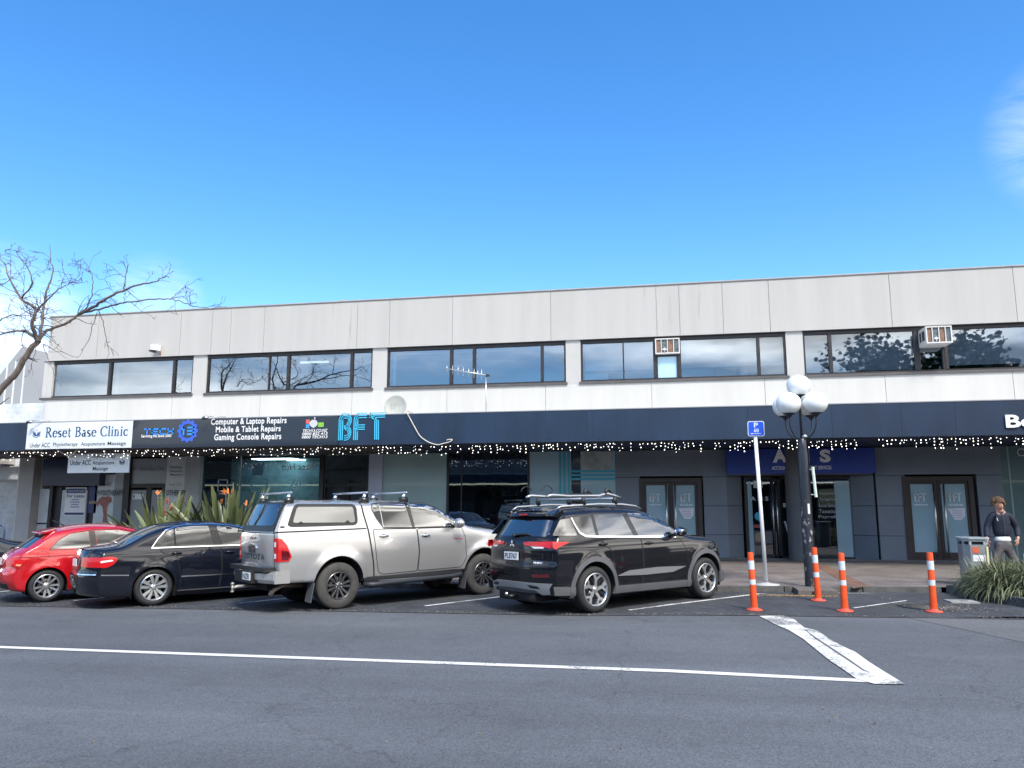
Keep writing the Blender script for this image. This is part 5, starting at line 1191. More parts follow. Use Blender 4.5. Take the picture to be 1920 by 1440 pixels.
def door(car, S, poly, m, hx, hz, sides=('R', 'L'), hm=None, gap=.012, hw=.2):
    for sd in sides:
        b = MB().use(M_under); ribbon(b, S, sd, poly, gap, .0022, .05, True); b.use(m, True); patch(b, S, sd, poly, .0016, .045, .004); d = b.build('door', car, fix=False)
        h = MB().use(hm or m, True); sg = -1 if sd == 'R' else 1; y = sg*float(S.w(np.array(hx), np.array(hz)))
        h.use(M_under, True); patch(h, S, sd, [(hx+.055*math.cos(a), hz+.032*math.sin(a)) for a in np.linspace(0, 6.28, 15)[:-1]], .003, .03, .003)
        h.use(hm or m, True); h.tube([(hx-hw*.42, y+sg*.008, hz), (hx-hw*.3, y+sg*.036, hz+.004), (hx, y+sg*.042, hz+.004), (hx+hw*.3, y+sg*.038, hz+.002), (hx+hw*.5, y+sg*.008, hz-.002)], [.011, .017, .018, .017, .011], 8); h.build('handle', d, fix=False)
def mirror(car, S, x, z, m, sz=1.):
    for sd, sg in (('R', -1), ('L', 1)):
        y = sg*float(S.w(np.array(x), np.array(z)))
        b = MB().use(M_blackp, True); b.tube([(x, y-sg*.02, z-.03), (x-.02, y+sg*.10, z-.0)], .035, 8)
        b.use(m, True); b.sphere((x-.02, y+sg*.17*sz, z+.035), .115*sz, 18, 12, (.75, 1.05, .72)); b.use(mat('mirror_glass', (.5, .55, .6), .05, metal=1.), True)
        b.sphere((x-.075, y+sg*.17*sz, z+.035), .085*sz, 14, 8, (.4, 1.1, .75)); b.build('door_mirror', car, fix=False)
def pose(car, x, y, hd):
    h = rad(hd); H = Vector((math.cos(h), math.sin(h), .0145*math.cos(h) if x < 0 else 0)).normalized(); n = Vector((-.0145 if x < 0 else 0, 0, 1)).normalized(); L = n.cross(H).normalized(); n = H.cross(L)
    M = Matrix((H, L, n)).transposed().to_4x4(); M.translation = Vector((x, y, gz(x)+.006)); car.matrix_world = M; car.location = M.translation; car.rotation_euler = M.to_euler()
def paint(name, col, metal=.35, rough=.28, fl=0.04, coat=1., **k): return mat(name, col, rough, metal=metal, coat=coat, var=fl, vscale=.9, **k)
def plate(car, x, z, txt, yc=0., w_=.36, h_=.125, tilt=0., back=0.):
    b = MB().use(M_plate); b.box(x-.012, x, yc-w_/2, yc+w_/2, z-h_/2, z+h_/2); o = b.build('number_plate', car)
    if txt:
        t = MB().use(M_ink); vs, fs = text_mesh(txt, .02); t.add([(x-.014, yc+w_/2*.88-u*w_*.88, z-h_*.34+v*h_*.68) for u, v, _ in vs], fs); t.build('lettering', o, fix=False)
    return o

# ======== black sport utility vehicle
P_blk = paint('paint_black', (.004, .0045, .008), .0, .5, spec=.1)
M_cladg = mat('cladding_grey', (.085, .09, .10), .5, var=.08); M_satin = mat('satin_silver', (.46, .48, .50), .32, metal=.7)
def build_suv():
    c = thing('parked_car', 'black sport utility vehicle with roof mounted bicycle carriers', 'car', group=None)
    S = Shape(rear=[(.2, -.78), (.32, -.90), (.45, -.96), (.62, -.985), (.76, -.985), (.82, -.955), (1.0, -.95), (1.14, -.93), (1.22, -.87), (1.45, -.70), (1.56, -.62), (1.75, -.55)],
              front=[(.15, 3.48), (.3, 3.66), (.5, 3.71), (.8, 3.68), (.95, 3.60), (1.05, 3.45), (1.2, 3.3), (1.7, 3.2)],
              top=[(-.7, 1.61), (-.4, 1.655), (.2, 1.69), (.9, 1.69), (1.35, 1.655), (1.62, 1.585), (2.35, 1.225), (2.55, 1.18), (2.95, 1.15), (3.3, 1.09), (3.55, .98), (3.8, .8)],
              bot=[(-1, .32), (-.5, .27), (0, .24), (3, .22), (3.7, .24)],
              plan=[(-1.0, .86), (-.6, .90), (0, .915), (1.4, .915), (2.8, .915), (3.2, .90), (3.6, .80), (3.8, .7)],
              prof=[(.2, .93), (.3, .975), (.5, .975), (.62, 1.0), (.9, 1.0), (1.04, .985), (1.12, .955), (1.2, .93), (1.55, .80), (1.62, .775), (1.75, .74)],
              kr=.20, kf=.42, crown=.055, er=.10, arches=((0, .36, .445), (2.80, .36, .445)), flare=.022)
    bo = S.body(P_blk, M_under); bo.parent = c; liner(c, S)
    # lower cladding and arches
    for sd in ('R', 'L'):
        b = MB().use(M_cladg, True)
        patch(b, S, sd, [(.40, .27), (2.38, .25), (2.38, .36), (.44, .385)], .010, .06); b.build('lower_cladding', c, fix=False); b = MB().use(M_cladg, True); patch(b, S, sd, [(-.82, .33), (-.42, .30), (-.42, .43), (-.84, .46)], .008, .06); b.build('lower_cladding', c, fix=False); b = MB().use(M_cladg, True)
        patch(b, S, sd, [(3.22, .26), (3.45, .27), (3.42, .45), (3.22, .46)], .008, .06); b.build('lower_cladding', c, fix=False)
    b = MB().use(M_cladg, True)
    patch(b, S, 'B', [(-.72, .34), (.72, .34), (.74, .47), (-.74, .47)], .006, .07)
    b.build('lower_cladding', c, fix=False)
    arch_lip(c, S, M_cladg, -.0, .075, .014, 'wheel_arch_trim')
    wl_ = [rounded([(-.80, 1.235), (-.58, 1.475), (-.36, 1.495), (-.30, 1.22)], .03), rounded([(-.20, 1.215), (-.33, 1.50), (.10, 1.535), (.10, 1.205)], .02), rounded([(.17, 1.20), (.17, 1.54), (.84, 1.555), (.98, 1.175)], .02), rounded([(1.10, 1.17), (.97, 1.555), (1.48, 1.545), (1.72, 1.44), (2.12, 1.19), (1.98, 1.15)], .02)]
    window_side(c, S, wl_)
    b = MB().use(M_glossb, True)
    for sd in ('R', 'L'):
        patch(b, S, sd, [(.10, 1.20), (.10, 1.545), (.17, 1.55), (.17, 1.195)], .002); patch(b, S, sd, [(.985, 1.17), (.85, 1.56), (.965, 1.56), (1.095, 1.165)], .002)
        patch(b, S, sd, [(-.34, 1.20), (-.40, 1.5), (-.33, 1.51), (-.20, 1.205)], .0015)
    b.build('window_pillar', c, fix=False)
    b = MB().use(M_chrome, True)
    for sd in ('R', 'L'): ribbon(b, S, sd, [(-.335, 1.505), (-.30, 1.40), (-.23, 1.26), (-.12, 1.205), (.2, 1.185), (1.1, 1.155), (2.05, 1.125)], .032, .006)
    b.build('chrome_strip', c, fix=False)
    b = MB().use(M_satin, True)
    for sd in ('R', 'L'): patch(b, S, sd, [(.52, .545), (.80, .615), (1.5, .63), (2.24, .605), (1.90, .525), (1.2, .52)], .012, .06)
    b.build('door_moulding', c, fix=False)
    b = MB().use(M_carglass, True); patch(b, S, 'B', rounded([(-.67, 1.215), (.67, 1.215), (.60, 1.47), (-.60, 1.47)], .05), .004, .07); b.build('rear_window', c, fix=False)
    b = MB().use(M_carglass, True); patch(b, S, 'T', [(1.68, -.58), (2.33, -.72), (2.36, 0), (2.33, .72), (1.68, .58), (1.64, 0)], .004, .09); b.build('windscreen', c, fix=False)
    # rear doors and front doors (gap lines with a paint panel)
    door(c, S, rounded([(.42, .95), (.47, .62), (.44, .40), (1.125, .385), (1.15, .62), (1.13, 1.12), (.23, 1.165), (.2, 1.15), (.25, 1.05)], .03), P_blk, .22, 1.065, hm=P_blk)
    door(c, S, rounded([(1.14, .385), (2.26, .37), (2.34, .55), (2.30, .85), (2.15, 1.08), (1.14, 1.12), (1.165, .62)], .03), P_blk, 1.31, 1.04, hm=P_blk)
    # spoiler
    b = MB().use(P_blk, True)
    ys = np.linspace(-.66, .66, 17); P = []
    for y in ys:
        k = 1-abs(y/.66)**4; xb = -.70+.10*abs(y/.66)**2; P.append([(xb-.02*k, y, 1.535), (xb, y, 1.585-.02*abs(y/.66)), (-.42, y, 1.665-.04*(y/.66)**2), (-.42, y, 1.60), (-.55, y, 1.50)])
    vs = [p for r_ in P for p in r_]; b.add(vs, [(i*5+k, i*5+(k+1) % 5, (i+1)*5+(k+1) % 5, (i+1)*5+k) for i in range(16) for k in range(5)]+[tuple(range(5)), tuple(range(80, 85))]); sp = b.build('roof_spoiler', c, auto=40)
    b = MB().use(M_lens); b.box(-.735, -.72, -.10, .10, 1.548, 1.572); b.build('brake_light', sp)
    # tail lamps
    for sg, sd in ((-1, 'R'), (1, 'L')):
        b = MB().use(M_lens, True); patch(b, S, 'B', [(sg*.24, 1.125), (sg*.82, 1.14), (sg*.84, 1.06), (sg*.80, 1.03), (sg*.62, 1.06), (sg*.28, 1.075)], .012, .05); patch(b, S, sd, [(-.83, 1.135), (-.60, 1.13), (-.48, 1.125), (-.70, 1.06), (-.80, 1.02), (-.84, 1.05)], .012, .05)
        b.use(M_clear, True); patch(b, S, 'B', [(sg*.42, 1.062), (sg*.66, 1.055), (sg*.66, 1.035), (sg*.50, 1.03)], .013, .05); b.build('tail_light', c, fix=False)
    # bumper : silver skid bar, reflectors
    b = MB().use(M_satin, True)
    patch(b, S, 'B', [(-.80, .50), (.20, .505), (.45, .50), (.62, .46), (.72, .34), (.60, .33), (.50, .395), (.15, .41), (-.15, .41), (-.50, .395), (-.60, .33), (-.72, .34), (-.74, .42)][::1], .022, .05); b.use(M_blackp); 
    for sg in (-1, 1): patch(b, S, 'B', [(sg*.36, .475), (sg*.56, .46), (sg*.60, .42), (sg*.42, .425)], .024, .05)
    b.build('skid_bar', c, fix=False)
    for sg in (-1, 1):
        b = MB().use(M_lensd, True); patch(b, S, 'B', [(sg*.46, .635), (sg*.76, .645), (sg*.78, .60), (sg*.48, .585)], .008, .05); b.build('reflector', c, fix=False)
    b = MB().use(M_under); ribbon(b, S, 'B', [(-.80, .765), (-.4, .735), (.4, .735), (.80, .765)], .014, .002); ribbon(b, S, 'B', [(-.73, 1.18), (.73, 1.18)], .012, .002)
    for sg in (-1, 1): ribbon(b, S, 'B', [(sg*.80, .77), (sg*.80, 1.02)], .010, .002)
    b.build('panel_gap', c, fix=False)
    plate(c, -.972, .905, 'PLE767', .0+.02)
    t = MB().use(M_chrome)   # three-diamond emblem
    for k in range(3):
        a = rad(90+120*k); cx_, cz_ = .036*math.cos(a)-.0, .036*math.sin(a); d1 = Vector((math.cos(a), math.sin(a))); e1 = d1*.036; nrm = Vector((-d1.y, d1.x))*.020
        q = [Vector((0, 0)), e1+nrm, e1*2, e1-nrm]; t.prism([(p.x, p.y) for p in q], 0, .01, lambda u, v, w_: (-.952-w_, .02-u, 1.09+v))
    t.build('emblem', c)
    t = MB().use(M_chrome); skin_text(t, S, 'B', 'PHEV', -.50, -.66, .80, .83, .008, .02); t.build('badge', c, fix=False)
    b = MB().use(M_blackp, True); b.tube([(-.90, .02, 1.225), (-.88, -.1, 1.245), (-.865, -.24, 1.25), (-.87, -.36, 1.235)], [.016, .022, .018, .008], 6); b.tube([(-.93, .02, 1.22), (-.86, .02, 1.23)], .03, 10); b.build('wiper', c)
    # headlight, grille
    for sg in (-1, 1):
        b = MB().use(M_clear, True); patch(b, S, 'F', [(sg*.55, 1.0), (sg*.78, .99), (sg*.78, .93), (sg*.55, .94)], .01, .05); b.build('headlight', c, fix=False)
    b = MB().use(M_blackp, True); patch(b, S, 'F', [(-.5, .5), (.5, .5), (.55, .9), (-.55, .9)], .006, .08); b.build('grille', c, fix=False)
    b = MB().use(M_blackp, True); b.tube([(-.9, .0, .27), (-1.05, .0, .27)], .03, 8); b.use(M_chrome, True); b.sphere((-1.08, .02, .31), .03); b.use(M_under); b.box(-.9, -.4, -.45, .45, .2, .34); b.build('tow_bar', c)
    mirror(c, S, 2.03, 1.18, P_blk)
    b = MB().use(M_satin, True)
    for sg in (-1, 1): b.tube([(-.52, sg*.56, 1.635), (-.40, sg*.58, 1.685), (.4, sg*.60, 1.715), (1.0, sg*.60, 1.705), (1.35, sg*.585, 1.672), (1.52, sg*.57, 1.62)], [.008, .018, .020, .020, .018, .008], 8)
    b.build('roof_rail', c)
    for sg in (-1, 1):
        for x in (0, 2.80): wheel(c, x, sg*.925, .362, .24, sg, .262, 'twist5', (M_alloy, M_glossb), ang=.55 if x else .2)
    pose(c, -1.788, 13.305, 49)
    return c, S
suv, S_suv = build_suv()
# bicycle carriers on the black car's roof: things of their own
def on_car(o, car): o.matrix_world = car.matrix_world.copy(); o.location = car.location; o.rotation_euler = car.rotation_euler; return o
for i, x in enumerate((.08, .82)):
    r = on_car(thing('roof_bar', ('rear' if i == 0 else 'front')+' silver crossbar with black feet on the black car roof', 'roof bar'), suv)
    b = MB().use(M_satin, True); b.tube([(x, -.60, 1.805), (x, .60, 1.805)], .020, 10); b.build('bar', r)
    for sg in (-1, 1):
        b = MB().use(M_blackp, True); b.tube([(x+.02, sg*.585, 1.71), (x, sg*.59, 1.78), (x, sg*.60, 1.83)], [.045, .04, .025], 8); b.build('foot', r)
for k, yy in ((0, -.28), (1, .26)):
    r = on_car(thing('bicycle_carrier', ('nearer' if k == 0 else 'farther')+' silver bicycle tray on the black car roof bars', 'bicycle carrier', group='roof bicycle carriers'), suv)
    b = MB().use(M_satin, True); b.tube([(-.45, yy, 1.845), (-.35, yy, 1.875), (.0, yy, 1.86), (.75, yy, 1.86), (.95, yy, 1.90), (1.15, yy, 1.86), (1.3, yy, 1.83)], [.02, .026, .022, .022, .028, .025, .012], 8); b.build('rail', r)
    b = MB().use(M_blackp, True)
    b.tube([(-.42+.12*math.cos(a), yy+.02, 1.93+.10*math.sin(a)) for a in np.linspace(.2, 3.0, 12)], .008, 6); b.tube([(.9, yy, 1.88), (.95, yy, 1.97), (1.02, yy, 1.95), (1.08, yy, 1.87)], [.03, .035, .03, .02], 8); b.tube([(.1, yy, 1.87), (.12, yy, 1.94)], [.02, .012], 6); b.build('clamp', r)
    b = MB().use(M_blackp, True); b.tube([(-.3, yy, 1.88), (.6, yy+.01, 1.895)], .014, 6); b.build('frame_arm', r)

# ======== silver double cab ute with canopy
P_sil = paint('paint_silver', (.52, .52, .515), .62, .27, .02, .8)
def build_ute():
    c = thing('parked_ute', 'silver double cab ute with matching canopy and roof bars', 'pickup truck')
    S = Shape(rear=[(.4, -1.08), (.5, -1.12), (.8, -1.18), (1.30, -1.205), (1.36, -1.19), (1.42, -1.17), (1.80, -1.01), (1.9, -.97)],
              front=[(.4, 3.85), (.55, 3.98), (.9, 4.02), (1.1, 3.96), (1.2, 3.85), (1.9, 3.7)],
              top=[(-1.1, 1.84), (-.6, 1.865), (.4, 1.865), (.55, 1.85), (.9, 1.86), (1.5, 1.85), (1.95, 1.80), (2.2, 1.69), (2.75, 1.39), (2.95, 1.345), (3.4, 1.30), (3.75, 1.22), (4.0, 1.05)],
              bot=[(-1.2, .50), (-.5, .48), (.5, .46), (2.6, .50), (3.4, .5), (4.1, .55)],
              plan=[(-1.2, .88), (-.8, .90), (0, .915), (.5, .90), (.6, .895), (2.5, .905), (3.1, .92), (3.6, .86), (4.0, .74)],
              prof=[(.4, .95), (.55, .975), (.75, 1.0), (.95, 1.005), (1.15, .99), (1.30, .965), (1.38, .94), (1.8, .815), (1.9, .79)],
              kr=.10, kf=.45, crown=.06, er=.09, arches=((0, .43, .465), (3.09, .43, .475)), flare=.034)
    bo = S.body(P_sil, M_under, NU=210); bo.parent = c; liner(c, S, .5)
    b = MB().use(M_under)
    for sd in ('R', 'L'):
        ribbon(b, S, sd, [(-1.17, 1.325), (.53, 1.345)], .022, .003); ribbon(b, S, sd, [(.47, 1.83), (.50, 1.6), (.56, 1.33), (.62, .95), (.665, .70), (.69, .47)], .026, .003)
        ribbon(b, S, sd, [(-1.0, 1.83), (-1.16, 1.38), (-1.17, 1.30)], .014, .003)
    ribbon(b, S, 'B', [(-.80, 1.315), (.80, 1.315)], .016, .003); ribbon(b, S, 'B', [(-.80, .74), (.80, .74)], .02, .003)
    for sg in (-1, 1): ribbon(b, S, 'B', [(sg*.775, 1.30), (sg*.775, .75)], .010, .003)
    b.build('panel_gap', c, fix=False)
    # canopy parts
    for sd in ('R', 'L'):
        b = MB().use(M_blackp, True); patch(b, S, sd, rounded([(-.93, 1.44), (-.79, 1.785), (.37, 1.775), (.37, 1.41), (-.86, 1.405)], .10), .010, .06)
        f = b.build('canopy_window', c, fix=False)
        g = MB().use(mat('canopy_glass', (.22, .22, .205), .10, coat=1., spec=.8), True); patch(g, S, sd, rounded([(-.84, 1.475), (-.74, 1.735), (.30, 1.728), (.315, 1.455)], .05), .014, .06); g.build('pane', f, fix=False)
        h = MB().use(M_frame, True)
        for x in (-.70, .16): patch(h, S, sd, [(x-.04, 1.462), (x+.04, 1.462), (x+.015, 1.49), (x-.015, 1.49)], .026, .03)
        h.build('latch', f, fix=False)
    b = MB().use(M_blackp); patch(b, S, 'R', [(-1.06, 1.395), (-.98, 1.395), (-.98, 1.425), (-1.06, 1.425)], .006, .05); b.build('badge', c, fix=False)
    b = MB().use(M_blackp, True); patch(b, S, 'B', rounded([(-.76, 1.335), (.76, 1.335), (.69, 1.82), (-.69, 1.82)], .06), .010, .07); f = b.build('canopy_hatch', c, fix=False)
    b = MB().use(M_carglass, True); patch(b, S, 'B', rounded([(-.70, 1.43), (.70, 1.43), (.63, 1.79), (-.63, 1.79)], .05), .016, .07); b.build('pane', f, fix=False)
    # cab windows, doors
    W1 = [rounded([(.68, 1.70), (.72, 1.765), (.835, 1.775), (.87, 1.36), (.76, 1.52)], .03), rounded([(.85, 1.775), (1.37, 1.785), (1.47, 1.345), (.885, 1.36)], .02), rounded([(1.545, 1.345), (1.48, 1.785), (1.80, 1.775), (2.06, 1.70), (2.50, 1.44), (2.50, 1.345)], .02)]
    window_side(c, S, W1)
    b = MB().use(M_glossb, True)
    for sd in ('R', 'L'): patch(b, S, sd, [(1.475, 1.34), (1.375, 1.79), (1.475, 1.79), (1.54, 1.34)], .002)
    b.build('window_pillar', c, fix=False)
    b = MB().use(M_blackp, True)
    for sd in ('R', 'L'): ribbon(b, S, sd, [(.87, 1.345), (1.5, 1.333), (2.52, 1.330)], .022, .005); ribbon(b, S, sd, [(.87, 1.35), (.75, 1.52), (.67, 1.70), (.70, 1.775), (.85, 1.795), (1.4, 1.80), (1.80, 1.795), (2.08, 1.71), (2.52, 1.44)], .014, .004)
    b.build('window_seal', c, fix=False)
    door(c, S, rounded([(.66, 1.30), (.72, .80), (.77, .57), (.86, .53), (1.575, .545), (1.60, .9), (1.565, 1.315), (.68, 1.325)], .04), P_sil, .86, 1.20, hm=M_chrome)
    door(c, S, rounded([(1.59, .545), (2.55, .56), (2.66, .74), (2.655, 1.1), (2.58, 1.315), (1.58, 1.315), (1.615, .9)], .05), P_sil, 1.75, 1.185, hm=M_chrome)
    b = MB().use(M_carglass, True); patch(b, S, 'T', [(2.10, -.60), (2.70, -.74), (2.78, -.4), (2.80, 0), (2.78, .4), (2.70, .74), (2.10, .60), (2.05, 0)], .004, .09); b.build('windscreen', c, fix=False)
    # tail lamps
    for sg, sd in ((-1, 'R'), (1, 'L')):
        b = MB().use(M_lens, True); patch(b, S, sd, [(-1.10, 1.225), (-1.04, 1.215), (-.96, 1.12), (-.87, .925), (-.92, .85), (-1.10, .845)], .016, .05); patch(b, S, 'B', [(sg*.795, 1.23), (sg*.87, 1.23), (sg*.90, .845), (sg*.795, .845)], .014, .05)
        b.use(M_lensd, True); patch(b, S, sd, [(-1.05, 1.03), (-.93, 1.01), (-.90, .93), (-.94, .875), (-1.04, .875)], .019, .04); b.use(M_clear, True); patch(b, S, 'B', [(sg*.80, 1.16), (sg*.84, 1.17), (sg*.84, 1.09), (sg*.80, 1.09)], .018, .04); patch(b, S, 'B', [(sg*.80, .98), (sg*.84, .98), (sg*.84, .90), (sg*.80, .90)], .018, .04)
        b.build('tail_light', c, fix=False)
    # tailgate
    b = MB().use(P_sil, True); patch(b, S, 'B', rounded([(-.76, .76), (.76, .76), (.77, 1.29), (-.77, 1.29)], .03), .004, .06); g = b.build('tailgate', c, fix=False)
    b = MB().use(M_chrome, True); patch(b, S, 'B', rounded([(-.13, 1.12), (.13, 1.12), (.19, 1.06), (.12, .985), (-.12, .985), (-.19, 1.06)], .03), .022, .04); b.use(M_blackp, True); patch(b, S, 'B', rounded([(-.09, 1.05), (.09, 1.05), (.08, 1.0), (-.08, 1.0)], .02), .026, .04); b.build('handle', g, fix=False)
    b = MB().use(M_lensd, True); patch(b, S, 'B', [(-.13, 1.205), (.13, 1.205), (.13, 1.24), (-.13, 1.24)], .010, .05); b.build('brake_light', g, fix=False)
    t = MB().use(mat('stamped_letters', (.02, .025, .03), .6)); skin_text(t, S, 'B', 'TOYOTA', .46, -.50, .865, .965, .008, .015, 1.15); t.build('lettering', g, fix=False)
    b = MB().use(M_lens, True); ribbon(b, S, 'R', [(2.36, 1.10), (2.60, 1.10)], .010, .006); b.build('badge', c, fix=False)
    # step bumper
    b = MB().use(P_sil, True)
    def bump(y): return -1.30+.14*abs(y/.92)**3
    ys = np.linspace(-.92, .92, 21); vs = []
    for y in ys:
        xb = bump(y); lo = .03 if abs(y) < .45 else 0; vs += [(xb+.03, y, .50+lo*0), (xb-.02, y, .56), (xb-.02, y, .66-.02*(abs(y) < .5)), (xb+.04, y, .69), (-1.10, y, .70), (-1.05, y, .50)]
    b.add(vs, [(i*6+k, i*6+(k+1) % 6, (i+1)*6+(k+1) % 6, (i+1)*6+k) for i in range(20) for k in range(6)]+[tuple(range(6)), tuple(range(120, 126))])
    b.use(M_blackp, False); b.box(-1.345, -1.10, -.42, .42, .49, .685); b.box(-1.30, -1.0, -.80, .80, .685, .755); b.use(P_sil)
    for sg in (-1, 1): b.box(-1.16, -.90, sg*.925-.012, sg*.925+.012, .50, .70)
    b.build('step_bumper', c, auto=35)
    o = plate(c, -1.352, .60, 'NZR', -.18, .36, .125)
    b = MB().use(M_lens); 
    for sg in (-1, 1): b.box(-1.24, -1.22, sg*.62-.08, sg*.62+.08, .60, .64)
    b.build('reflector', c)
    b = MB().use(mat('hitch_steel', (.35, .33, .30), .5, metal=.7), True); b.tube([(-1.0, 0, .42), (-1.45, 0, .42), (-1.52, 0, .40)], [.03, .03, .025], 8); b.sphere((-1.52, 0, .47), .032, 12, 8); b.tube([(-1.52, 0, .34), (-1.52, 0, .45)], .022, 8); b.tube([(-1.52, 0, .33), (-1.52, 0, .36)], .03, 8); b.build('tow_bar', c)
    b = MB().use(mat('exhaust', (.25, .20, .16), .5, metal=.6), True); b.tube([(-.5, -.5, .42), (-.9, -.60, .44), (-1.05, -.64, .38), (-1.12, -.65, .30)], .035, 10); b.build('exhaust_pipe', c)
    # running boards, mud flaps, chassis
    for sg in (-1, 1):
        b = MB().use(mat('step_black', (.02, .024, .03), .5), True); b.tube([(.46, sg*.90, .38), (.62, sg*.98, .37), (.8, sg*.99, .38), (2.3, sg*.99, .41), (2.48, sg*.97, .42), (2.55, sg*.9, .43)], [.04, .05, .042, .042, .05, .03], 10); b.use(mat('step_pad', (.06, .07, .08), .6)); b.box(.75, 2.35, sg*.93-.05, sg*.93+.05, .42, .435)
        b.use(M_under); b.box(.5, 2.6, sg*.80-.08, sg*.80+.06, .36, .50); b.build('running_board', c)
        for x0 in (-.52, 2.62):
            b = MB().use(M_cladg); b.add([(x0, sg*.70, .16), (x0, sg*.93, .15), (x0+.06, sg*.93, .47), (x0+.06, sg*.70, .47), (x0-.015, sg*.70, .16), (x0-.015, sg*.93, .15), (x0+.045, sg*.93, .47), (x0+.045, sg*.70, .47)], [(0, 1, 2, 3), (7, 6, 5, 4), (0, 4, 5, 1), (1, 5, 6, 2), (2, 6, 7, 3), (0, 3, 7, 4)]); b.build('mud_flap', c)
    b = MB().use(M_under); b.box(-1.1, 3.7, -.45, .45, .36, .6); b.tube([(0, -.8, .40), (0, .8, .40)], .07, 10); b.tube([(3.09, -.8, .40), (3.09, .8, .40)], .05, 10); b.build('chassis', c)
    mirror(c, S, 2.42, 1.36, P_sil, 1.15)
    for sg in (-1, 1):
        b = MB().use(M_clear, True); patch(b, S, 'F', [(sg*.5, 1.10), (sg*.8, 1.12), (sg*.8, .98), (sg*.5, 1.0)], .01, .05); b.build('headlight', c, fix=False)
    b = MB().use(M_blackp, True); patch(b, S, 'F', [(-.48, .7), (.48, .7), (.48, 1.1), (-.48, 1.1)], .006, .08); b.build('grille', c, fix=False)
    for sg in (-1, 1):
        for x in (0, 3.09): wheel(c, x, sg*.905, .392, .26, sg, .235, 'double6', (M_gun, M_glossb), mt=M_tyred, ang=.35 if x else .12)
    pose(c, -6.197, 13.382, 49.5); return c, S
ute, S_ute = build_ute()
for x, nm in ((-.82, 'rear silver crossbar on the ute canopy'), (.62, 'middle silver crossbar on the silver ute'), (1.45, 'front silver crossbar over the ute cab')):
    r = on_car(thing('roof_bar', nm, 'roof bar', group='crossbars on the silver ute'), ute)
    b = MB().use(M_satin, True); b.tube([(x, -.70, 1.985), (x, .70, 1.985)], .018, 8); b.build('bar', r)
    for sg in (-1, 1):
        b = MB().use(M_blackp, True); b.box(x-.07, x+.07, sg*.58-.05, sg*.58+.05, 1.80, 1.90); b.use(M_chrome, True); b.tube([(x-.02, sg*.60, 1.87), (x, sg*.60, 1.96)], .035, 8); b.build('foot', r)

